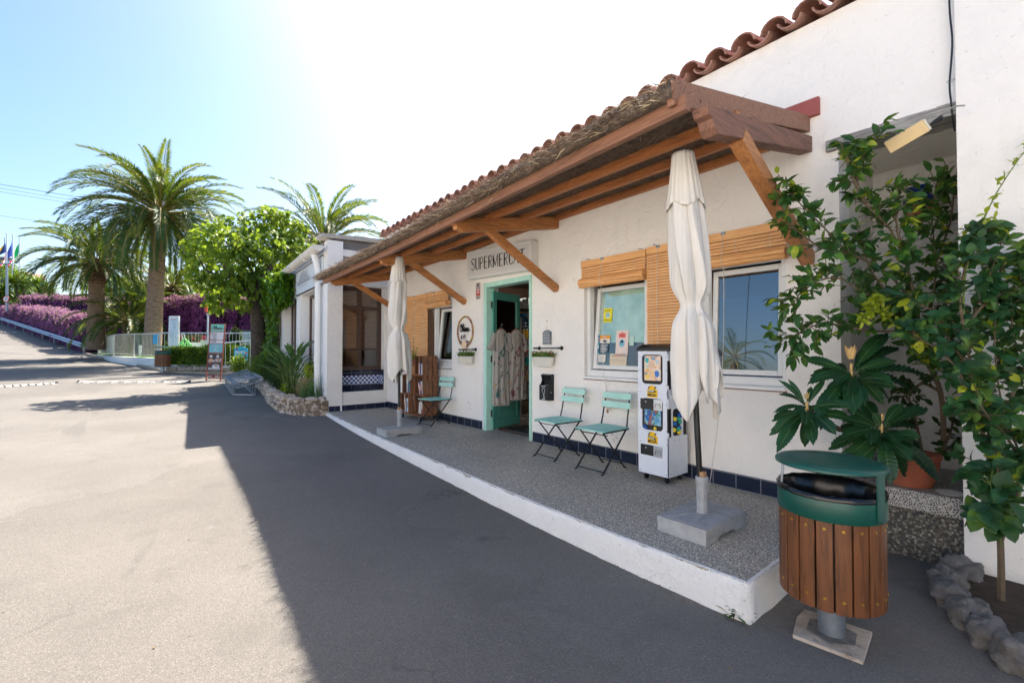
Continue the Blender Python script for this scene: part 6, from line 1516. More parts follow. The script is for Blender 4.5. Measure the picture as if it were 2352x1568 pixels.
# ------------------------------------------------------------------ bike rack
BR = thing('bike_rack', 'galvanised bike rack of sloping hoops at the planter edge', 'bike rack', (2.1, 14, .05))
fL, fR, bL, bR = V((1.84, 13.5, 0)), V((2.27, 13.15, 0)), V((2.06, 16.6, 0)), V((2.48, 16.35, 0))
gz = lambda p: V((p.x, p.y, zr(p.x, p.y) + .02))
m = MB(); m.beam(gz(fL), gz(bL), .05, .03); m.build('side_rail', M['steel'], BR); m = MB(); m.beam(gz(fR), gz(bR), .05, .03); m.build('side_rail', M['steel'], BR)
for a, b in ((fL, fR), (bL, bR)): m = MB(); m.beam(gz(a) + UZ*.003, gz(b) + UZ*.003, .04, .03); m.build('cross_rail', M['steel'], BR)
NH = 7
for k in range(NH):
    t = k/(NH-1); a, b = fL.lerp(bL, t), fR.lerp(bR, t); ga_, gb_ = gz(a), gz(b); d = (b - a).normalized(); nrm = V((-d.y, d.x, 0)); 
    for o_y in (-.035, .035):
        hz = .42; off = nrm*o_y; m = MB()
        m.tube(curve([ga_ + off, ga_ + off + UZ*.20, ga_ + off + UZ*.26 + d*.03, ga_ + off + UZ*.32 + d*.12, gb_ + off + UZ*.46 + d*.06, gb_ + off + UZ*.45 + d*.16, gb_ + off + UZ*.38 + d*.17, gb_ + off + UZ*.33 + d*.08, ga_ + off + UZ*.17 + d*.08], 4), .0115, 6); m.build('hoop', M['steel'], BR, smooth=True)
    m = MB(); m.tube(curve([gb_, gb_ + UZ*.2, gb_ + UZ*.26 + d*.04, gb_ + UZ*.33 + d*.14], 4), .010, 6); m.build('front_post', M['steel'], BR, smooth=True)

# ------------------------------------------------------------------ menu stand
MS = thing('menu_stand', 'tall brown framed menu stand headed Ohana on the road edge', 'sign', (1.95, 18.8, .12))
mc = at(490, 872, 15.75); mc.z = zr(mc.x, mc.y); fu = _rt.copy(); fu = V((_rt.x, _rt.y, 0)).normalized(); fv = (UZ + fu*.04 + V((_fw.x, _fw.y, 0)).normalized()*.05).normalized(); fn = fu.cross(fv).normalized()
if fn.dot(V((0, 0, EYE)) - mc) < 0: fn = -fn
def bar_(m, x0, x1, y0, y1, d0=-.02, d1=.02): m.obox(mc + fu*((x0+x1)/2) + fv*((y0+y1)/2) + fn*((d0+d1)/2), fu*((x1-x0)/2), fv*((y1-y0)/2), fn*((d1-d0)/2))
hw = .265
for x in (-hw, hw - .03): m = MB(); bar_(m, x, x + .03, 0, 2.0); m.build('upright', M['signwood'], MS)
for y in (.035, .62, .93, .955, 1.28, 1.40, 1.80, 1.705, 1.97): m = MB(); bar_(m, -hw + .03, hw - .03, y, y + .02, -.015, .015); m.build('crossbar', M['signwood'], MS)
MSo = mc + fn*.012
m = MB(); bar_(m, -hw+.031, hw-.031, 1.726, 1.969, -.01, .01); m.build('title_panel', plain('aqua_panel', (126, 206, 190), .4, var=.02), MS)
m = MB(); ohana(m, .34, MSo + fu*-.17 + fv*1.795, fu, fv, fn, .018, .9); m.build('title_lettering', M['inkteal'], MS)
m = MB(); bar_(m, -hw+.031, hw-.031, 1.301, 1.699, -.01, .01); m.build('list_panel', plain('pale_list_panel', (222, 218, 224), .4, var=.02), MS)
ms_ = MB()
for k, s_ in enumerate(('Desayunos', 'Vermut', 'Comidas', 'Cenas', 'Para llevar', 'Terraza', 'Wifi gratis')):
    q = text(s_, .050, MSo + fu*-.01 + fv*(1.635 - k*.050), fu, fv, fn, None, None, None, shear=.35, align='RIGHT', offset=.001); ms_.add(q.v, q.f)
ms_.build('list_lettering', M['inkteal'], MS)
m = MB(); bar_(m, -hw+.031, hw-.031, .976, 1.279, -.01, .01); m.build('blue_panel', plain('blue_green_panel', (122, 182, 196), .4, var=.02), MS)
ms_ = MB()
for k, s_ in enumerate(('Hamburguesas', 'Ensaladas', 'Tapas', 'Combinados', 'Bocadillos')):
    q = text(s_, .042, MSo + fv*(1.225 - k*.052), fu, fv, fn, None, None, None, shear=.3); ms_.add(q.v, q.f)
ms_.build('pale_lettering', M['chalk'], MS)
m = MB(); bar_(m, -hw+.031, hw-.031, .36, .92, -.01, .01); m.build('photo_panel', plain('dark_photo_ground', (64, 60, 62), .4, var=.3, scale=10), MS)
def disc(name, x, y, rx, ry, c, lift=.001, mat=None):
    m = MB(); m.prism([(x + rx*math.cos(2*math.pi*k/20), y + ry*math.sin(2*math.pi*k/20)) for k in range(20)], MSo + fn*lift, fu, fv, -fn*.0005); m.build(name, mat or plain(name, c, .5), MS)
m = MB(); m.rect(-hw+.04, .65, .0, .73, MSo, fu, fv, fn); m.rect(.02, .66, hw-.04, .78, MSo, fu, fv, fn); m.rect(-hw+.05, .385, hw-.05, .46, MSo, fu, fv, fn); m.build('printed_table', plain('table_print', (178, 172, 174), .5), MS)
disc('printed_cup', -.14, .85, .05, .035, (222, 226, 230), .002); disc('printed_cup', .09, .85, .05, .035, (222, 226, 230), .002); disc('printed_croissant', -.14, .74, .07, .045, (196, 140, 108), .003); disc('printed_croissant', -.13, .69, .055, .03, (214, 160, 120), .004)
disc('printed_sandwich', .13, .735, .08, .032, (170, 112, 84), .003); disc('printed_plate', .05, .50, .13, .07, (216, 214, 216), .003); disc('printed_salad', .06, .52, .08, .03, (150, 128, 110), .005); disc('printed_tomato', -.16, .59, .04, .02, (190, 50, 60), .003)
m = MB(); bar_(m, -.19, .17, .08, .21, -.01, .015); m.build('kick_panel', M['signwood'], MS)
for x in (-.155, -.09, .085, .14): m = MB(); m.prism([(x + .022*math.cos(a), .145 + .022*math.sin(a)) for a in [2*math.pi*k/8 for k in range(8)]], mc + fn*.0165, fu, fv, -fn*.001); m.build('printed_rosette', M['chalk'], MS)

# ice cream board
IB = thing('ice_cream_board', 'bright blue arched ice cream board beside the fig trunk', 'sign', (2.6, 18.6, .4))
ic = at(551, 843, 16.2); iu = fu; iv = (UZ + fu*.04).normalized(); inn = fn; 
pr = [(-.26, 0), (.25, 0), (.25, .62), (.22, .68), (.12, .70), (.08, .735), (-.06, .735), (-.11, .70), (-.20, .69), (-.23, .66)]
m = MB(); m.prism(pr, ic, iu, iv, inn*-.02); m.build('board', plain('azure_board', (20, 160, 196), .4, var=.12, scale=4), IB)
text('FROSTY', .105, ic + iv*.50 + inn*.002, iu, iv, inn, 'white_lettering', M['chalk'], IB, offset=.003)
text('the', .05, ic + iv*.60 + inn*.002, iu, iv, inn, 'small_lettering', M['inkteal'], IB)
random.seed(33)
for i, (x, y, cc) in enumerate(((-.16, .36, (200, 40, 80)), (-.04, .34, (90, 80, 90)), (.15, .39, (190, 60, 90)), (-.05, .22, (180, 50, 80)), (-.14, .64, (120, 50, 150)), (.02, .45, (150, 190, 60)), (.20, .50, (220, 90, 60)), (.1, .28, (150, 190, 60)), (-.14, .12, (230, 190, 40)), (-.2, .22, (80, 170, 90)))):
    m = MB(); m.prism([(x + .05*math.cos(a), y + .035*math.sin(a)) for a in [2*math.pi*k/7 for k in range(7)]], ic + inn*.003, iu, iv, -inn*.001); m.build('printed_ice', plain('ice_print', cc, .5), IB)
for k in range(5):
    m = MB(); m.rect(.0 + .04*(k % 2), .12 + .05*k, .14, .135 + .05*k, ic + inn*.003, iu, iv, inn); m.build('printed_price_bar', plain('price_print', (210, 220, 120), .5), IB)
# ------------------------------------------------------------------ hedges
def hedge(name, lbl, pts, wd, zlo, zhi, n, L, W, mat, core, cat='hedge', group=None, seed=1, rag=.16, topbias=.35, inner=None):
    'pts: plan points of the centre line with (x, y, z_low, z_high)'
    c0 = pts[len(pts)//2]; T_ = thing(name, lbl, cat, (c0[0], c0[1], c0[2]), group); random.seed(seed); m = MB(); k = MB()
    P = [V(p[:2] + (0,)) for p in pts]; cum = [0]
    for a, b in zip(P[:-1], P[1:]): cum.append(cum[-1] + (b-a).length)
    def loc(s_):
        for i in range(len(cum)-1):
            if s_ <= cum[i+1] or i == len(cum)-2:
                t = (s_-cum[i])/(cum[i+1]-cum[i]); d = (P[i+1]-P[i]).normalized(); q = P[i].lerp(P[i+1], t); return q, V((-d.y, d.x, 0)), d, pts[i][2]*(1-t) + pts[i+1][2]*t, pts[i][3]*(1-t) + pts[i+1][3]*t
    for i in range(n):
        s_ = random.uniform(0, cum[-1]); q, nr, d, za, zb_ = loc(s_); f = random.random(); h = wd/2
        if f < topbias: o = random.uniform(-h, h); z = zb_; nn_ = UZ.copy()
        elif f < .95: sg = 1 if random.random() < .5 else -1; o = sg*h; z = random.uniform(za, zb_); nn_ = nr*sg
        else: e = random.random() < .5; q, nr, d, za, zb_ = loc(0 if e else cum[-1]); o = random.uniform(-h, h); z = random.uniform(za, zb_); nn_ = d*(-1 if e else 1)
        p = q + nr*o + UZ*z; lump = noise.noise(V((p.x*.9, p.y*.9, p.z*1.1 + seed)))*rag*1.6 + noise.noise(p*3)*rag*.7 + random.uniform(-.5, .4)*rag
        rim = max(0, (abs(o)/h if h else 0) - .75)*1.2*wd*.12 if f < topbias else 0
        p = p + nn_*lump - UZ*rim; dd = (nn_*.6 + rdir()).normalized(); m.card(p, dd, (nn_ + rdir()*.9).normalized(), L*random.uniform(.6, 1.3), W*random.uniform(.7, 1.2))
    m.build('leaves', mat, T_)
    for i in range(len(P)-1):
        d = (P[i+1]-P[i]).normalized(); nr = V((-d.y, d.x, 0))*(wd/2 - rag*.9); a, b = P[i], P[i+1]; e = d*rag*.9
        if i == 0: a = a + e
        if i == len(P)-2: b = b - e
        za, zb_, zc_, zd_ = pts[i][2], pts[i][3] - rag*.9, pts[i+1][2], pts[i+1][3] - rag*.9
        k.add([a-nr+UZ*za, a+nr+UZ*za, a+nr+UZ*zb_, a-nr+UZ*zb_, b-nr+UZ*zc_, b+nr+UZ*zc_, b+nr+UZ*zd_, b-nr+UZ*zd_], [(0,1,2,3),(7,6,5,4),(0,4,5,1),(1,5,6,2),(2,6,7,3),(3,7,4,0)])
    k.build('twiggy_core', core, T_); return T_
def xy(x, d): p = at(x, 804, d); return (p.x, p.y)
hedge('clipped_hedge', 'clipped green hedge on the low stone edging left of the menu stand', [xy(402, 18.9) + (.58, 1.27), xy(440, 18.6) + (.58, 1.28), xy(500, 18.6) + (.6, 1.3), xy(574, 18.6) + (.6, 1.32)], .75, 0, 0, 11000, .085, .05, M['hedge'], M['dkgreen'], seed=61, rag=.09)
m_core = M['bougd']
ga, gb = V((-2.72, 39.5, 0)), V((-16.5, 91, 0)); gd_ = (gb - ga).normalized(); gn = V((-gd_.y, gd_.x, 0))
if gn.x > 0: gn = -gn
def hp(s_, top, o=1.05): q = ga + gd_*s_ - gn*o; z = zr(0, q.y); return (q.x, q.y, z - .1, z + top)
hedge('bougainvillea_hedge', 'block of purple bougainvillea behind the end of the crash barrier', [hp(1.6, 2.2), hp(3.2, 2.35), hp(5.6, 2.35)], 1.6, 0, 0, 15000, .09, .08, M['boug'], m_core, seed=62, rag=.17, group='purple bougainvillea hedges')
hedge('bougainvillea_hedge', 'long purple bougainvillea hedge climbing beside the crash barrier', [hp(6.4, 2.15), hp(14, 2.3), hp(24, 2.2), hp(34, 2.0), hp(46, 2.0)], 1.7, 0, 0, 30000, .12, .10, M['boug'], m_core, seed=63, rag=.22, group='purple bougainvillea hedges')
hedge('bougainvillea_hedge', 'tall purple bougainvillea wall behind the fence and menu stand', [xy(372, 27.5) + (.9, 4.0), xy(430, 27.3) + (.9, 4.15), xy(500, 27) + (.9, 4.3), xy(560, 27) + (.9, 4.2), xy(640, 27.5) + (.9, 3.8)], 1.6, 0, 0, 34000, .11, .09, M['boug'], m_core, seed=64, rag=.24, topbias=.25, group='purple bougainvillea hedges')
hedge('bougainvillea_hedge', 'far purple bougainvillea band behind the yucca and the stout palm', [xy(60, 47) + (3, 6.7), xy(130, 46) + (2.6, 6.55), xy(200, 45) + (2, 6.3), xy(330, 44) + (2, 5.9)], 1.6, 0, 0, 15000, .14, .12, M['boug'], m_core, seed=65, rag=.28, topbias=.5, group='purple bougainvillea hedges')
hedge('dark_shrubbery', 'dark green shrubbery in the shade behind the white fence', [xy(215, 36) + (1, 4.1), xy(270, 34) + (1, 3.7), xy(330, 32) + (1, 3.6), xy(392, 30.5) + (1, 3.3)], 1.4, 0, 0, 12000, .20, .10, M['dkgreen'], M['dkgreen'], cat='shrubbery', seed=66, rag=.35)
hedge('dark_shrubbery', 'tall dark trees seen between the palms over the purple hedge', [xy(240, 52) + (2, 9.0), xy(300, 50) + (2, 8.4), xy(380, 50) + (2, 7.9), xy(480, 48) + (2, 7.6), xy(620, 46) + (2, 7.0)], 3, 0, 0, 16000, .34, .2, M['ivy'], M['dkgreen'], cat='trees', seed=67, rag=.7)
hedge('dark_shrubbery', 'dark leafy mass under the yuccas at the left edge', [xy(-120, 60) + (4, 7.2), xy(-20, 56) + (4, 7.6), xy(60, 52) + (3.4, 6.6), xy(120, 49) + (3, 6.1)], 2.0, 0, 0, 9000, .26, .12, M['dkgreen'], M['dkgreen'], cat='shrubbery', seed=68, rag=.5)

# ------------------------------------------------------------------ yuccas
def yucca(lbl, px, py, dep, R_, seed, heads=3):
    b0 = at(px, py, dep); T_ = thing('yucca', lbl, 'yucca', tuple(b0 - UZ*R_*2), 'yuccas behind the crash barrier'); random.seed(seed); m = MB(); ms = MB()
    for h in range(heads):
        c = b0 + V((random.uniform(-.6, .6), random.uniform(-.6, .6), random.uniform(-.7, .5)))*R_*(0 if h == 0 else 1); ms.tube([b0 - UZ*R_*2.2, c], .12, 6)
        for k in range(110):
            d = rdir(); d.z = d.z*.8 + .3; d.normalize(); m.leaf(c, d, (UZ + rdir()*.3).normalized(), R_*random.uniform(.8, 1.15), R_*.075, .15, .12, pos=(0, .4, 1), wid=(.9, 1, 0))
    m.build('blades', M['yucca'], T_); ms.build('stems', M['bark'], T_)
yucca('spiky yucca right of the flagpoles with bright blade tips', 112, 668, 50, 1.75, 71); yucca('spiky yucca at the foot of the flagpoles', 56, 652, 54, 1.8, 72); yucca('spiky yucca cut by the left edge of the view', 6, 668, 54, 2.0, 73)

# ------------------------------------------------------------------ crash barrier
GR = thing('crash_barrier', 'long grey steel crash barrier climbing the ramp on the left', 'crash barrier', (-2.7, 39.7, .9))
ga, gb = V((-2.72, 39.5, 0)), V((-16.5, 91, 0)); gd_ = (gb - ga).normalized(); gn = V((-gd_.y, gd_.x, 0))
if gn.x > 0: gn = -gn
L_ = (gb - ga).length; NN = 40; pf = [(.0, .42), (.035, .46), (.07, .50), (.035, .55), (.0, .58), (.035, .61), (.07, .66), (.035, .70), (.0, .74)]
m = MB(); 
for i in range(NN + 1):
    q = ga + gd_*(L_*i/NN); z = zr(0, q.y)
    for a, b in pf: m.v.append(tuple(q + gn*(a + .08) + UZ*(z + b)))
    for a, b in pf: m.v.append(tuple(q + gn*(a + .07) + UZ*(z + b)))
for i in range(NN):
    for k in range(8): o = i*18; m.f += [(o+k, o+k+1, o+18+k+1, o+18+k), (o+9+k+1, o+9+k, o+27+k, o+27+k+1)]
m.build('rail', M['steel'], GR)
m = MB(); z = zr(0, ga.y); m.tube([ga + gn*.10 - gd_*.02 + UZ*(z+.42), ga + gn*.16 - gd_*.14 + UZ*(z+.50), ga + gn*.16 - gd_*.14 + UZ*(z+.66), ga + gn*.10 - gd_*.02 + UZ*(z+.74)], [.03, .05, .05, .03], 8); m.obox(ga + gn*.12 - gd_*.09 + UZ*(z+.58), gd_*.09, gn*.05, UZ*.17); m.build('end_cap', M['steel'], GR, bevel=.02)
for k in range(12):
    q = ga + gd_*(.3 + k*4.3); z = zr(0, q.y); m = MB(); m.obox(q + gn*.03 + UZ*(z+.33), gd_*.06, gn*.04, UZ*.36); m.build('post', M['steel'], GR)

# ------------------------------------------------------------------ white fence on its wall, lawn, small garden things
FA, FB_, FC = at(226, 814, 28.2), at(362, 822, 20.2), at(577, 823, 20.2)
FW = thing('retaining_wall', 'low white curved wall under the white railing', 'wall', tuple(FB_)); m = MB()
def wallseg(m, a, b, za, zb_, ta, tb, w_=.2):
    a, b = V((a.x, a.y, 0)), V((b.x, b.y, 0)); d = (b-a).normalized(); n = V((-d.y, d.x, 0))*w_/2
    m.add([a-n+UZ*za, a+n+UZ*za, a+n+UZ*ta, a-n+UZ*ta, b-n+UZ*zb_, b+n+UZ*zb_, b+n+UZ*tb, b-n+UZ*tb], [(0,1,2,3),(7,6,5,4),(0,4,5,1),(1,5,6,2),(2,6,7,3),(3,7,4,0)])
AM = (FA + FB_)/2 + V((-.35, -.6, 0)); AM.z = .87
wallseg(m, FA, AM, .3, .1, .91, .87); wallseg(m, AM, FB_, .1, .1, .87, .82); wallseg(m, FB_, FC, .1, .1, .82, .80); m.build('wall', M['plaster'], FW)
def railing(name, lbl, pts, h, sp, posts, gap=.10, cat='fence'):
    T_ = thing(name, lbl, cat, tuple(pts[0])); mt = MB(); mbal = MB(); 
    for a, b in zip(pts[:-1], pts[1:]):
        mt.beam(a + UZ*h, b + UZ*h, .05, .045); L = (b-a).length; n = int(L/sp)
        mt2 = mbal
        for k in range(n): q = a.lerp(b, (k+.5)/n); mbal.box(q.x-.007, q.x+.007, q.y-.007, q.y+.007, q.z+gap, q.z+h-.02)
        mt2.beam(a + UZ*gap, b + UZ*gap, .03, .03)
    mt.build('handrail', M['alu'], T_); mbal.build('balusters', plain('cream_rail_paint', (226, 222, 208), .4), T_)
    tot = 0
    for a, b in zip(pts[:-1], pts[1:]):
        n = max(1, int((b-a).length/posts))
        for k in range(n + (1 if b == pts[-1] else 0)): q = a.lerp(b, k/n); m = MB(); m.box(q.x-.025, q.x+.025, q.y-.025, q.y+.025, q.z-.02, q.z+h-.024); m.build('post', M['cream'], T_)
    return T_
railing('white_railing', 'white vertical bar railing on the curved white wall by the lawn', [FA + UZ*.0, V((AM.x, AM.y, .88)), V((FB_.x, FB_.y, .83))], 1.10, .16, 2.4)
railing('white_railing', 'cream bar railing running behind the hedge to the fig tree', [V((FB_.x, FB_.y, .83)) + V((.06, -.02, 0)), V((FC.x, FC.y, .82))], 1.12, .15, 2.6)
ra, rb = at(500, 850, 17.3), at(580, 842, 17.3); railing('ramp_railing', 'sloping railing behind the blue ice cream board', [ra, rb], 1.02, .17, 3)
def lz(x, y): return .80 + .011*(y - 25)
lm = MB(); LP = [V(FA), V(AM), V(FB_), V(FC), V((9, 22, 0)), V((9, 48, 0)), V((-3.6, 48, 0))]
lm.add([(p.x, p.y, lz(p.x, p.y)) for p in LP], [tuple(range(7))]); info(lm.build('lawn', M['grass']), kind='structure')
m = MB(); random.seed(81)
GW = thing('garden_wall', 'low white wall far across the lawn', 'wall', tuple(at(320, 800, 38))); m = MB(); wallseg(m, at(238, 800, 40), at(470, 800, 36), .8, .8, 1.42, 1.40); m.build('wall', M['plaster'], GW)
PK = thing('picket_fence', 'low white picket fence on the lawn behind the railing', 'fence', tuple(at(342, 812, 23))); a, b = at(322, 814, 23.5), at(366, 812, 22.5)
m = MB(); m.beam(a + UZ*.12, b + UZ*.12, .03, .07); m.beam(a + UZ*.34, b + UZ*.34, .03, .07); m.build('rails', M['white'], PK)
for t in (0, .5, 1): q = a.lerp(b, t); m = MB(); m.box(q.x-.06, q.x+.06, q.y-.06, q.y+.06, q.z-.1, q.z+.48); m.build('post', M['white'], PK, bevel=.01)
GP = thing('garden_parasol', 'furled grey garden parasol on the lawn behind the railing', 'parasol', tuple(at(310, 811, 27))); c = at(310, 811, 27); c.z = .85
m = MB(); m.lathe([(.03, 1.55), (.10, 1.3), (.16, .9), (.20, .5), (.10, .42)], (c.x, c.y, c.z - .25), 18, warp=lambda q, a, i: V((q.x*(1 + .25*math.cos(a*6)), q.y*(1 + .25*math.cos(a*6)), q.z))); m.build('canopy_cloth', plain('blue_grey_canvas', (128, 140, 150), .8), GP, smooth='all'); m = MB(); m.tube([(c.x, c.y, c.z), (c.x, c.y, c.z + 1.3)], .025, 8); m.build('pole', M['alu'], GP)
# information board
IBD = thing('information_board', 'white upright notice board with a blue grid of symbols behind the railing', 'sign', tuple(at(400, 805, 21.2)))
bc = at(400, 762, 21.3); m = MB(); m.obox(bc, fu*.235, UZ*.74, V((_fw.x, _fw.y, 0)).normalized()*.05); m.build('case', M['white'], IBD, bevel=.02)
fr = -V((_fw.x, _fw.y, 0)).normalized(); bo = bc + fr*.0505; m = MB(); m.rect(-.18, -.66, .18, .62, bo, fu, UZ, fr, .001); m.build('grid_sheet', plain('pale_blue_sheet', (214, 226, 236), .4, var=.03), IBD)
m = MB()
for k in range(11): m.rect(-.18, -.62 + k*.115, .18, -.612 + k*.115, bo, fu, UZ, fr, .002)
for x in (-.012,): m.rect(x, -.64, x + .008, .54, bo, fu, UZ, fr, .003)
m.build('grid_lines', plain('blue_ink_line', (90, 130, 176), .5), IBD)
m = MB(); m.rect(-.12, .575, .14, .60, bo, fu, UZ, fr, .003); m.build('red_heading', M['red'], IBD)
q = MB()
for s_, x, y in (('S', .07, .14), ('S', -.1, .02), ('AA', -.1, -.22), ('ff', .10, -.29)): t_ = text(s_, .085, bo + fu*x + UZ*y + fr*.004, fu, UZ, fr, None, None, None); q.add(t_.v, t_.f)
q.rect(.06, .30, .09, .35, bo, fu, UZ, fr, .004); q.rect(.03, .21, .10, .225, bo, fu, UZ, fr, .004); q.rect(.06, .42, .075, .49, bo, fu, UZ, fr, .004); q.build('symbols', M['pencil'], IBD)
m = MB(); m.tube([bc - UZ*.74, bc - UZ*1.5], .05, 8); m.build('post', M['white'], IBD)
BT = thing('blue_tag', 'small bright blue hanging notice on the railing corner', 'notice', tuple(at(356, 778, 20))); m = MB(); c = at(356, 779, 20); m.obox(c, fu*.09, UZ*.21, fr*.004); m.build('sheet', plain('bright_blue_sheet', (70, 176, 220), .5), BT)
# orange ring on its pole, red-lidded bin, cabinet, green toy, cone shrub, shed
LB = thing('ring_post', 'white post topped with an orange ring behind the menu stand', 'post', tuple(at(478, 800, 20.5))); c = at(478, 709, 20.5)
m = MB(); m.tube([V((c.x, c.y, .85)), c - UZ*.3], .035, 10); m.build('post', M['white'], LB); m = MB(); m.tube([c + fu*math.cos(a)*.10 + UZ*math.sin(a)*.16 for a in [2*math.pi*k/20 for k in range(20)]], .05, 8, closed=True); m.build('ring', M['orange'], LB, smooth=True); m = MB(); m.lathe([(0, 0), (.07, .02), (.08, .12), (0, .14)], c - UZ*.33, 12); m.build('bracket', M['steel'], LB)
RB = thing('red_lidded_box', 'white box with a red domed lid left of the menu stand', 'box', tuple(at(470, 796, 21.5))); c = at(470, 788, 21.5)
m = MB(); m.obox(c, fu*.12, UZ*.15, fr*.12); m.obox(c - UZ*.35, fu*.10, UZ*.19, fr*.10); m.build('box', M['cream'], RB); m = MB(); m.lathe([(.15, .15), (.16, .2), (.13, .27), (.06, .31), (0, .32)], c, 18); m.build('lid', M['red'], RB, smooth=True)
CBX = thing('white_cabinet', 'low white cabinet behind the hedge', 'cabinet', tuple(at(453, 797, 22))); c = at(453, 795, 22.3); m = MB(); m.obox(c, fu*.27, UZ*.18, fr*.2); m.build('case', M['white'], CBX, bevel=.01)
GT = thing('spring_toy', 'pale green tubular playground toy above the hedge', 'toy', tuple(at(424, 797, 21))); c = at(424, 797, 21); m = MB()
pg_ = plain('pale_green_plastic', (150, 226, 130), .4)
for dx, h, w_ in ((-.14, .26, .10), (.0, .36, .13), (.13, .28, .11), (.24, .14, .08)): m.tube([c + fu*(dx + math.cos(a)*w_) + UZ*(h*.55 + math.sin(a)*h*.55) + fr*.05*math.sin(a*2) for a in [2*math.pi*k/14 for k in range(14)]], .03, 6, closed=True)
m.build('frame', pg_, GT, smooth=True); m = MB(); m.tube([c + fu*-.08 + UZ*.35, c + fu*-.16 + UZ*.62], .02, 6); m.tube([c + fu*.02 + UZ*.38, c + fu*-.05 + UZ*.64, c + fu*-.12 + UZ*.62], .02, 6); m.build('handle', M['white'], GT)
bush('cone_shrub', 'dark clipped column shrub right of the menu stand', (at(541, 782, 24).x, at(541, 782, 24).y, 1.7), (.30, .30, .75), 3200, .09, .05, 'dkgreen', None, 91)
SHD = thing('garden_shed', 'small pale blue-white boarded shed behind the railing', 'shed', tuple(at(562, 800, 25.5))); c = at(566, 784, 25.5)
m = MB()
for k in range(7): m.obox(c + UZ*(-.5 + k*.16), fu*.62, UZ*.078, fr*.5)
m.build('wall', plain('pale_board', (206, 214, 226), .6), SHD, bevel=.01); m = MB(); m.obox(c + UZ*.60, fu*.68, UZ*.03, fr*.56); m.build('roof', M['soffit'], SHD)
bush('rose_bushes', 'dark bush with scattered red roses behind the hedge', (at(440, 785, 23.5).x, at(440, 785, 23.5).y, 1.35), (1.2, .5, .62), 5200, .10, .055, 'dkgreen', None, 92)
T_ = [o for o in COL.objects if o.name.startswith('rose_bushes')][0]; m = MB(); random.seed(93)
for k in range(22): p = at(random.uniform(402, 474), random.uniform(770, 794), 22.7); m.blob(p, .035, .035, .03, k, .3, seg=6, ring=4)
m.v = [V(q) for q in m.v]; m.build('red_roses', M['red'], T_, smooth=True)
# low stone edging under the hedge, kerb, small drain wall
SE = thing('stone_edging', 'low pale stone edging under the clipped hedge', 'wall', tuple(at(440, 846, 18.4))); random.seed(94); m = MB(); a, b = at(386, 846, 18.5), at(580, 846, 18.2); n = 22
for k in range(n): q = a.lerp(b, (k+.5)/n); mb = MB(); mb.blob((0, 0, 0), (b-a).length/n*.56, .16, .12, k, .4, seg=10, ring=6); M_ = Matrix.Rotation(math.atan2((b-a).y, (b-a).x), 3, 'Z'); m.add([M_ @ V(v) + q for v in mb.v], mb.f)
m.build('stones', M['stone'], SE, smooth=True, sharp=40)
m = MB(); kp = [at(196, 818, 29.5), at(226, 822, 26.5), at(290, 834, 23), at(356, 850, 19.6), at(386, 855, 18.3), at(470, 856, 18.2), at(580, 857, 18)]
for a, b in zip(kp[:-1], kp[1:]):
    a = V((a.x, a.y, zr(0, a.y) + .03)); b = V((b.x, b.y, zr(0, b.y) + .03)); m.beam(a, b, .14, .12)
info(m.build('far_kerb', plain('sandy_concrete', (176, 158, 136), .9, var=.2, scale=3), None), kind='structure')

# ------------------------------------------------------------------ speed bumps
def bump_row(lbl, a, b, n):
    T_ = thing('speed_bump', lbl, 'speed bump', tuple(a), 'bolted speed bumps across the road')
    for k in range(n):
        p, q = a.lerp(b, k/n), a.lerp(b, (k+1)/n); d = (q-p).normalized(); nr = V((-d.y, d.x, 0)); m = MB(); g = .022
        p, q = V((p.x, p.y, zr(0, p.y))), V((q.x, q.y, zr(0, q.y))); p = p + d*g; q = q - d*g; pr = [(-.16, 0.001), (.16, 0.001), (.08, .045), (-.08, .045)]
        m.add([p + nr*x + UZ*z for x, z in pr] + [q + nr*x + UZ*z for x, z in pr], [(3,2,1,0),(4,5,6,7),(0,1,5,4),(1,2,6,5),(2,3,7,6),(3,0,4,7)]); m.build('module', plain('worn_white_rubber', (196, 190, 180) if k % 2 else (150, 148, 144), .8, var=.5, scale=9), T_)
        m = MB(); c = (p+q)/2 + UZ*.046; m.lathe([(0, .004), (.03, .003), (.032, 0)], c, 8)
        if k % 2: m.build('bolt', M['rubber'], T_)
    for e in (a, b):
        e2 = V((e.x, e.y, zr(0, e.y) + .03)); m = MB(); m.obox(e2, V((.02, 0, 0)), V((0, .12, 0)), UZ*.035); m.build('end_cap', M['rubber'], T_)
bump_row('near row of worn white speed bump modules ending before the menu stand', at(180, 880, 14.35), at(436, 875, 15.1), 17)
bump_row('short row of speed bump modules cut by the left edge of the view', at(-90, 890, 12.3), at(130, 883.5, 13.9), 12)
bump_row('far row of speed bump modules high on the ramp', at(-60, 768, 40), at(116, 768.5, 41.5), 14)

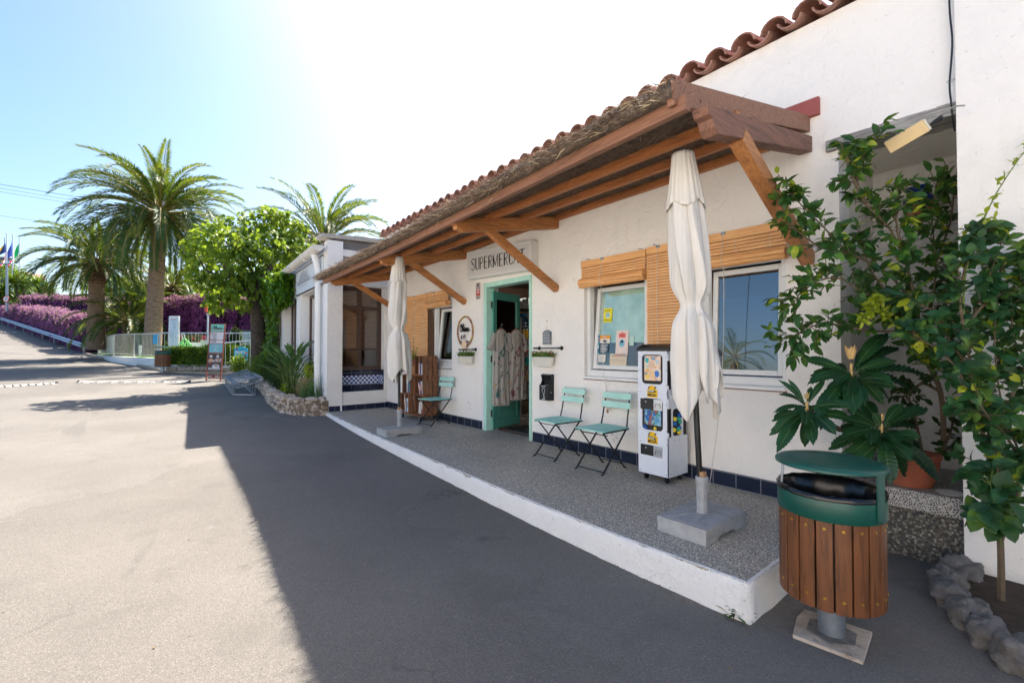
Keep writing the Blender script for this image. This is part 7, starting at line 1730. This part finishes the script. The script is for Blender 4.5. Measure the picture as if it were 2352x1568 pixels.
# ------------------------------------------------------------------ flags, lamp and road sign, cables, house on the hill
def flag(lbl, px, pyt, dep, cols, droop, seed):
    b0 = at(px, 690, dep); tp = at(px, pyt, dep); T_ = thing('flagpole', lbl, 'flagpole', tuple(b0)); m = MB(); m.tube([b0, tp], [.09, .05], 10); m.lathe([(0, .0), (.10, .02), (.08, .12), (0, .14)], tp, 10); m.build('pole', plain('white_pole', (214, 220, 230), .4), T_)
    NU, NV = 12, 9; W_, H_ = droop
    for bnd in range(3):
        m = MB()
        for i in range(NU + 1):
            for j in range(NV + 1):
                u_ = (bnd + i/NU)/3; v_ = j/NV; x = -.08 - u_*W_*(.35 + .65*v_**.8)*1.0; z = -.35 - v_*H_*.55 - u_*H_*(.62)*(1 - .25*v_) ; y = .12*math.sin(u_*9 + v_*4 + seed)
                m.v.append(tuple(tp + fu*x + UZ*z + fr*y))
        o = NV + 1; m.f = [(i*o+j, i*o+j+1, (i+1)*o+j+1, (i+1)*o+j) for i in range(NU) for j in range(NV)]; m.build('flag_band', flagcloth(cols[bnd]), T_, smooth='all')
    return T_
flag('flagpole with limp blue, yellow and red flag nearest the left edge', 15, 538, 60, ((40, 60, 110), (240, 190, 40), (190, 40, 50)), (2.3, 3.6), 1)
flag('flagpole with limp blue, white and red flag, middle of the three', 29, 541, 61, ((60, 80, 160), (226, 226, 230), (210, 50, 60)), (2.2, 4.4), 2)
flag('flagpole with limp green, white and red flag, right of the three', 44.5, 544, 62, ((20, 120, 70), (232, 228, 226), (210, 40, 54)), (1.8, 4.2), 3)
LPp = thing('street_lamp', 'grey lamp post with a round road sign by the yuccas', 'lamp post', tuple(at(16, 712, 45))); m = MB(); m.tube([at(16, 715, 45), at(15.5, 606, 45)], [.11, .08], 10); m.build('post', M['steel'], LPp); m = MB(); c = at(15.5, 606, 45); m.obox(c - fu*.35, fu*.4, UZ*.07, fr*.15); m.obox(c + fu*.3, fu*.25, UZ*.06, fr*.12); m.build('lamp_head', M['steel'], LPp, bevel=.02)
RSn = thing('road_sign', 'round red and white turn sign fixed to the lamp post', 'road sign', tuple(at(14, 687, 44.8))); c = at(14, 687, 44.8)
circ = lambda r: [(r*math.cos(2*math.pi*k/28), r*math.sin(2*math.pi*k/28)) for k in range(28)]
m = MB(); m.prism(circ(.31), c, fu, UZ, fr*.02); m.build('red_disc', M['red'], RSn); m = MB(); m.prism(circ(.24), c + fr*.0205, fu, UZ, fr*.004); m.build('white_face', M['white'], RSn)
m = MB(); m.ribbon([(-.06, -.13), (-.06, .05), (.08, .05)], .055, c, fu, UZ, fr, .028); m.prism([(.05, .13), (.17, .05), (.05, -.03)], c + fr*.026, fu, UZ, fr*.003); m.build('arrow', M['black'], RSn)
for i, (l_, yl, yr) in enumerate((('highest', 420, 540), ('second', 429, 548), ('third', 437, 555), ('lowest', 492, 590))):
    T_ = thing('overhead_cable', l_ + ' of the four thin overhead cables crossing the sky at left', 'cable', tuple(at(0, yl, 34))); m = MB(); sl = (yr - yl)/900; pts_ = []
    for k in range(20): x = -160 + k*56.8; pts_.append(at(x, yl + sl*x + 14*math.sin((x+160)/1080*math.pi) - 3, 34 + k*.3))
    m.tube(pts_, .016 if i == 0 else .011, 5); m.build('wire', M['black'], T_)
UP = thing('utility_pole', 'wooden pole carrying the overhead cables behind the shop roof', 'pole', tuple(at(905, 760, 39.7))); pt = at(905, 530, 39.7); m = MB(); m.tube([V((pt.x, pt.y, -1)), pt], [.16, .11], 10); m.build('pole', M['bark'], UP)
HS = thing('hillside_house', 'brown balconied house on the hill behind the yuccas', 'house', tuple(at(75, 700, 112)))
def hb(x0, x1, y0, y1, d0, d1, mat, nm, par=None):
    m = MB(); c = at((x0+x1)/2, (y0+y1)/2, (d0+d1)/2); s_ = (d0)/FPX; m.obox(c, fu*((x1-x0)/2*s_), UZ*((y1-y0)/2*s_), fr*((d1-d0)/2)); return m.build(nm, mat, par or HS)
wl_ = plain('ochre_render', (170, 140, 108), .8, var=.15, scale=.3); dk = plain('dark_glazing', (58, 66, 84), .3, var=.2, scale=.3); bg_ = plain('blue_balcony_glass', (110, 176, 196), .2)
hb(40, 90, 640, 712, 112, 114, wl_, 'wall'); hb(72, 102, 658, 712, 110.5, 112, wl_, 'wall'); hb(48, 86, 636, 650, 111.0, 111.8, dk, 'glazing'); hb(84, 100, 662, 672, 110.0, 110.4, plain('tan_soffit', (176, 140, 100), .8), 'soffit'); hb(50, 80, 648, 656, 110.2, 110.4, bg_, 'balcony_glass'); hb(76, 104, 648, 657, 108.4, 108.6, bg_, 'balcony_glass'); hb(84, 102, 673, 682, 108.4, 108.6, bg_, 'balcony_glass'); hb(76, 106, 657.5, 659.5, 108.2, 111, M['cream'], 'balcony_slab'); hb(82, 104, 682.5, 684.5, 108.2, 111, M['cream'], 'balcony_slab')
rc = at(66, 637, 112); m = MB(); s_ = 112/FPX; m.prism([(-32*s_, 0), (24*s_, -1*s_), (12*s_, 9*s_), (-30*s_, 12*s_)], rc + fr*2, fu, UZ, -fr*4); m.build('roof', plain('brown_roof', (150, 110, 92), .9), HS)
HG = thing('grey_house', 'grey block-shaped house high at the left edge', 'house', tuple(at(8, 640, 120))); hb(-40, 23, 592, 650, 120, 121, plain('mauve_grey_render', (112, 108, 124), .8), 'wall', HG); hb(-40, 23.6, 590.5, 592, 119.6, 121, M['cream'], 'roof_edge', HG); hb(10, 21, 600, 606, 119.5, 119.9, bg_, 'window', HG)
for i, (px, py, dep, r, lb) in enumerate(((14, 622, 95, 2.6, 'rounded light green tree left of the hillside house'), (48, 640, 92, 2.0, 'olive tree just below the hillside house'), (112, 690, 88, 1.6, 'scrubby tree right below the balconies'), (150, 692, 90, 1.2, 'small scrubby tree on the ridge left of the stout palm'))):
    c = at(px, py, dep); T_ = thing('hill_tree', lb, 'tree', (c.x, c.y, c.z - 3*r), 'trees on the hillside'); random.seed(100 + i); m = MB(); leaves_in(m, c, (r, r, r*.9), 1500, .32, .22, .3, .1, False, 5, .4); m.build('crown', M['hedge'], T_); m = MB(); m.tube([c - UZ*r*3, c], .2, 6); m.build('trunk', M['bark'], T_)

# ------------------------------------------------------------------ plants at the right: shrub, loquat, rose
def grow(lbl, name, cat, base, stems, mat, tw, n_tw, tl, L, W, seed, young=0, leafn=(4, 7), hang=.35, r0=.012, skip=.22):
    T_ = thing(name, lbl, cat, base); random.seed(seed); ms = MB(); ml = MB(); my = MB()
    for st in stems:
        pts_ = curve([at(*p[:3]) for p in st], 6); n = len(pts_); ms.tube(pts_, [r0*(1 - .75*i/n)*st[0][3] if len(st[0]) > 3 else r0*(1 - .75*i/n) for i in range(n)], 6)
        Lt = sum((pts_[i+1]-pts_[i]).length for i in range(n-1)); cnt = int(Lt*n_tw)
        for k in range(cnt + 3):
            t = skip + (1 - skip)*((k + random.random())/cnt) if k < cnt else 1; t = min(t, .999); f = t*(n-1); i = int(f); q = pts_[i].lerp(pts_[i+1], f - i); tan = (pts_[i+1]-pts_[i]).normalized()
            d = (rdir() + tan*.7 + UZ*.25).normalized(); l_ = tl*random.uniform(.4, 1.2); e = q + d*l_; ms.tube([q, e], .0022, 4, cap=False)
            for j in range(random.randint(*leafn)):
                u_ = random.uniform(.25, 1.05); p = q.lerp(e, u_); dd = (d*.7 + rdir()*.9 - UZ*hang*.3).normalized(); s_ = random.uniform(.7, 1.25)
                (my if random.random() < young else ml).leaf(p, dd, (UZ*.8 + rdir()*.5 - V((.5, 0, 0))).normalized(), L*s_, W*s_, .18, .30, pos=(0, .22, .52, .82, 1), wid=(.12, .78, 1, .58, 0))
    ms.build('stems', tw, T_); ml.build('leaves', M[mat], T_)
    if my.v: my.build('young_leaves', M['young'], T_)
    return T_
SHRUB = [[(2168, 1010, 3.12, 2.0), (2160, 900, 3.10), (2120, 800, 3.06), (2105, 700, 3.0), (2080, 600, 2.98), (2060, 520, 2.95), (2062, 440, 2.95)],
 [(2080, 600, 2.98), (2040, 520, 2.96), (1990, 470, 2.95), (1968, 410, 2.95), (1975, 350, 2.98)], [(1990, 470, 2.95), (1955, 400, 2.94), (1945, 345, 2.92), (1990, 330, 2.95)],
 [(2105, 700, 3.0), (2030, 620, 2.95), (1950, 580, 2.92), (1890, 520, 2.9), (1840, 470, 2.9), (1812, 440, 2.92)], [(1950, 580, 2.92), (1890, 570, 2.9), (1850, 545, 2.9), (1820, 520, 2.92)],
 [(2105, 700, 3.0), (2000, 680, 2.92), (1930, 640, 2.9), (1870, 650, 2.9), (1830, 690, 2.9)], [(2110, 760, 3.0), (2000, 760, 2.9), (1930, 745, 2.9), (1860, 750, 2.92), (1812, 785, 2.95)],
 [(2120, 800, 3.06), (2140, 700, 3.1), (2150, 600, 3.15), (2140, 500, 3.15), (2150, 430, 3.15)], [(2150, 600, 3.15), (2180, 520, 3.2), (2190, 450, 3.2), (2185, 410, 3.2)],
 [(2110, 760, 3.0), (2060, 700, 2.98), (2000, 620, 2.95), (1980, 560, 2.95)], [(2120, 800, 3.06), (2160, 740, 3.1), (2180, 660, 3.15), (2190, 590, 3.15)],
 [(2160, 900, 3.10), (2130, 840, 3.05), (2090, 760, 3.0), (2050, 680, 2.95)], [(2120, 800, 3.06), (2080, 740, 3.0), (2030, 720, 2.95), (1985, 700, 2.92)]]
grow('tall glossy green shrub spilling out of the wall niche over the strut', 'niche_shrub', 'shrub', (4.2, .6, .4), SHRUB, 'shrub', M['twig'], 28, .13, .074, .038, 111, young=.06, r0=.0085, leafn=(4, 8))
grow('sprig of bright yellow-green young leaves low in the shrub', 'young_sprig', 'shrub', tuple(at(2020, 730, 2.75)), [[(2090, 790, 2.85), (2050, 740, 2.8), (2010, 715, 2.78), (1990, 730, 2.78)], [(2050, 740, 2.8), (2030, 700, 2.78), (2010, 690, 2.78)]], 'young', M['gtwig'], 46, .07, .045, .018, 112, young=.6, r0=.004)
ROSE = [[(2300, 1388, 2.42, 2.2), (2298, 1250, 2.42), (2286, 1130, 2.42), (2262, 1010, 2.4), (2235, 930, 2.4), (2230, 850, 2.42), (2215, 760, 2.45)], [(2298, 1250, 2.42), (2330, 1160, 2.4), (2345, 1060, 2.4), (2310, 960, 2.4), (2290, 860, 2.42), (2285, 740, 2.45), (2300, 620, 2.5)],
 [(2262, 1010, 2.4), (2330, 900, 2.4), (2365, 800, 2.42), (2360, 700, 2.45), (2345, 600, 2.5)], [(2235, 930, 2.4), (2200, 850, 2.45), (2150, 800, 2.5), (2100, 770, 2.55)], [(2215, 760, 2.45), (2205, 690, 2.48), (2215, 620, 2.5), (2240, 560, 2.52), (2250, 540, 2.5)],
 [(2230, 850, 2.42), (2180, 780, 2.5), (2150, 720, 2.55), (2110, 700, 2.6)], [(2290, 860, 2.42), (2250, 800, 2.45), (2240, 720, 2.5), (2270, 640, 2.5), (2300, 560, 2.5)], [(2345, 1060, 2.4), (2370, 960, 2.4), (2372, 860, 2.42), (2330, 780, 2.45), (2320, 700, 2.48)],
 [(2298, 1250, 2.42), (2285, 1180, 2.36), (2300, 1110, 2.3), (2290, 1080, 2.3)], [(2215, 760, 2.45), (2260, 700, 2.46), (2330, 660, 2.46), (2370, 640, 2.46)], [(2345, 1060, 2.4), (2310, 1000, 2.35), (2265, 950, 2.3), (2240, 900, 2.3)]]
grow('rambling rose bush with broad leaves rising from the rock bed at the right', 'rose_bush', 'rose bush', tuple(at(2300, 1388, 2.42)), ROSE, 'rose', M['twig'], 25, .12, .068, .048, 113, young=.06, hang=.6, r0=.008, leafn=(4, 8))
grow('single long green rose cane leaning up across the side wall', 'rose_cane', 'rose bush', tuple(at(2215, 620, 2.5)), [[(2213, 760, 2.5), (2216, 640, 2.5), (2238, 560, 2.5), (2280, 460, 2.5), (2330, 380, 2.5), (2375, 320, 2.5)]], 'young', M['gtwig'], 14, .075, .045, .020, 114, young=.5, r0=.006, leafn=(3, 5))
grow('low creeping twigs with small dark leaves in the niche corner', 'niche_creeper', 'shrub', tuple(at(2180, 1010, 3.2)), [[(2150, 1060, 3.2), (2180, 1000, 3.2), (2195, 940, 3.2)], [(2150, 1060, 3.2), (2170, 1030, 3.1), (2190, 1040, 3.1)], [(2120, 1050, 3.2), (2100, 950, 3.2), (2080, 900, 3.15)], [(2160, 900, 3.12), (2120, 880, 3.1), (2090, 900, 3.1)]], 'dkgreen', M['twig'], 30, .08, .05, .03, 115)
grow('dark twigs hanging in the bottom right corner over the rocks', 'corner_leaves', 'rose bush', tuple(at(2270, 1180, 2.2)), [[(2300, 1250, 2.3), (2285, 1180, 2.2), (2275, 1110, 2.2)], [(2340, 1150, 2.3), (2352, 1080, 2.3), (2350, 1010, 2.3)], [(2300, 1190, 2.3), (2262, 1175, 2.2)]], 'rose', M['gtwig'], 22, .08, .085, .06, 116, young=0, hang=.8, r0=.005)
# loquat: big ribbed leaves in three rosettes
LQ = thing('loquat', 'loquat with big ribbed leaves and felted buds in the terracotta pot', 'plant', (4.15, .70, .42)); random.seed(117)
ml = MB(); mrib = MB(); ms = MB()
def bigleaf(c, tip, W, arch=.12):
    c, tip = V(c), V(tip); d = tip - c; L = d.length; d.normalize(); view = (V((0, 0, EYE)) - c).normalized(); nrm = (view*.75 + UZ*.75); sd_ = d.cross(nrm).normalized(); nn = sd_.cross(d).normalized()
    if nn.dot(UZ) < -.3: pass
    NS = 26; rows = []; prof = [0.06, .16, .30, .48, .64, .78, .89, .96, 1.0, 1.0, .97, .90, .80, .66, .48, .28, .02]
    for i in range(NS + 1):
        t = i/NS; q = c + d*(L*t) + nn*(arch*L*math.sin(t*math.pi)*.6) - UZ*(arch*L*t*t*.3); fi = t*16; i0 = min(15, int(fi)); h = W*.5*(prof[i0]*(1-fi+i0) + prof[i0+1]*(fi-i0)); rib = (.013 if i % 2 else -.007)*L/.3; fw_ = d*(h*.55)
        rows.append([q - sd_*h + nn*(.10*h + rib*.4) + fw_*(t < .85), q - sd_*h*.5 + nn*(.16*h + rib) + fw_*.5*(t < .85), q, q + sd_*h*.5 + nn*(.16*h + rib) + fw_*.5*(t < .85), q + sd_*h + nn*(.10*h + rib*.4) + fw_*(t < .85)])
    o = len(ml.v); ml.v += [tuple(p) for r in rows for p in r]
    ml.f += [(o+i*5+k, o+i*5+k+1, o+(i+1)*5+k+1, o+(i+1)*5+k) for i in range(NS) for k in range(4)]
    mrib.tube([rows[i][2] + nn*.002 for i in range(0, NS + 1, 2)], [.0022*(1 - i/28) + .0004 for i in range(0, NS + 1, 2)], 4)
def px5(x, y): return ((2950 + x/1.96)*.588, (1200 + y/1.96)*.588)
def ros(cx, cy, dep, tips, W):
    c = at(*px5(cx, cy), dep)
    for tx, ty, dd, w_ in tips: bigleaf(c + (at(*px5(tx, ty), dep + dd) - c)*.08, at(*px5(tx, ty), dep + dd), w_*W*.86)
    for k in range(13):
        az = 2*math.pi*k/13 + random.uniform(-.2, .2); el = random.uniform(-.75, .25); L = random.uniform(.19, .27); c0 = c - UZ*random.uniform(0, .09)
        dv = V((math.cos(az)*math.cos(el), math.sin(az)*math.cos(el), math.sin(el))); bigleaf(c0 + dv*.02, c0 + dv*L, W*random.uniform(.75, .95), .2)
    return c
A_ = ros(735, 500, 2.92, [(368, 395, .05, 1.1), (1015, 185, .1, 1.2), (1082, 400, -.05, 1.0), (1290, 500, .1, .9), (455, 855, -.15, 1.15), (752, 805, -.25, 1.25), (985, 735, -.05, 1.0), (400, 575, -.1, 1.0), (610, 590, -.2, .9), (900, 310, .2, 1.0), (560, 680, .1, 1.1), (1180, 620, .15, 1.0), (820, 640, .12, 1.1), (640, 760, .15, 1.2), (480, 480, .18, .9), (1100, 300, .22, 1.0)], .095)
B_ = ros(395, 760, 2.86, [(175, 545, .0, .55), (250, 540, .1, .4), (178, 655, -.1, .55), (138, 795, -.1, .55), (290, 820, -.15, .6), (165, 1100, -.1, 1.1), (445, 1045, -.15, .95), (535, 545, .05, .55), (430, 600, .1, .45), (500, 930, .1, .9), (380, 1060, .05, .8), (560, 800, .1, .8)], .085)
C_ = ros(965, 930, 2.84, [(660, 985, -.05, 1.0), (1320, 760, .1, 1.05), (1405, 1315, -.05, 1.3), (1130, 725, .05, .75), (1040, 1350, -.15, 1.1), (650, 850, .05, .9), (900, 800, .0, .6), (1140, 1280, .08, 1.1), (700, 770, .15, .8), (880, 1050, -.15, .55), (1210, 900, .12, .9), (600, 1290, .15, 1.2), (780, 1200, .18, 1.1), (1250, 1080, .15, 1.1), (1000, 1150, .1, 1.0), (820, 700, .2, 1.0), (560, 1080, .2, 1.1)], .10)
for c, n, sc in ((A_, 11, 1.0), (B_, 4, .55), (C_, 5, .6)):
    mb = MB()
    for k in range(n):
        a = 2*math.pi*k/n; d = V((math.cos(a)*.32, math.sin(a)*.32, 1)).normalized(); mb.leaf(c + UZ*.04*sc + d*.05*sc, d, -V((math.cos(a), math.sin(a), 0)), .085*sc*random.uniform(.8, 1.2), .026*sc, .5, -.1, pos=(0, .3, .65, 1), wid=(.5, 1, .7, 0))
    mb.tube([c - UZ*.03, c + UZ*.06*sc], [.010, .008], 8); mb.build('bud', M['bud'], LQ)
for c in (A_, B_, C_): ms.tube(curve([V((4.15, .70, .44)), V((4.15, .70, .44)).lerp(c, .5) + V((.06, .02, -.05)), c - UZ*.02], 6), .011, 7)
ml.build('leaves', M['loquat'], LQ, smooth='all'); mrib.build('midribs', plain('pale_midrib', (96, 122, 76), .5), LQ); ms.build('stems', M['twig'], LQ)
# rock bed
RKs = [((3.83, .42), .13, .11), ((3.62, .45), .12, .10), ((3.42, .41), .11, .09), ((3.25, .33), .12, .10), ((3.10, .25), .10, .085), ((2.98, .15), .11, .10), ((2.90, .02), .12, .10), ((2.88, -.16), .12, .11)]
for i, ((x, y), r, h) in enumerate(RKs):
    T_ = thing('bed_rock', ['grey rock against the side wall', 'second grey rock out from the side wall', 'flat grey rock edging the bed near the wall', 'grey rock at the outer bend of the bed', 'small pale rock at the outer bend', 'pale blue-grey rock near the right edge', 'dark rock at the bottom right corner', 'rock nearest the camera at the right edge'][i], 'rock', (x, y, -.2), 'rocks edging the planted bed')
    m = MB(); m.blob((x, y, -.16), r*.90, r*.72, h*.85, 200 + i, .34, 1.7, 36, 24); m.build('rock', M['stoned'], T_, smooth='all')
m = MB(); m.add([(3.9, .38, -.15), (3.6, .38, -.15), (3.3, .28, -.15), (3.1, .17, -.15), (2.95, .0, -.15), (2.9, -.4, -.15), (3.9, -.4, -.15)], [tuple(range(7))]); info(m.build('bed_soil', M['soil']), kind='structure')
# litter of dry leaves and grit on the asphalt: one uncountable scatter
random.seed(131); m = MB()
for k in range(1500):
    if k < 1000: t = random.random(); y = 1.0 + t*7.5; xk = 2.37 + max(0, (y-3))**1.3*.03; x = xk - abs(random.gauss(.02, .05))
    else: x, y = random.uniform(-1.5, 3.9), random.uniform(.4, 8)
    if 2.3 < x and y > 1.0 and x > 2.36 + max(0, y-3)*.05: continue
    z = zr(x, y) + .002; m.card((x, y, z), V((random.uniform(-1, 1), random.uniform(-1, 1), .15)).normalized(), UZ, random.uniform(.005, .02), random.uniform(.004, .012))
info(m.build('leaf_litter', plain('dry_litter', (120, 96, 62), .9, var=.6, scale=9)), 'dry leaf crumbs and grit along the kerb', 'litter', None, 'stuff')
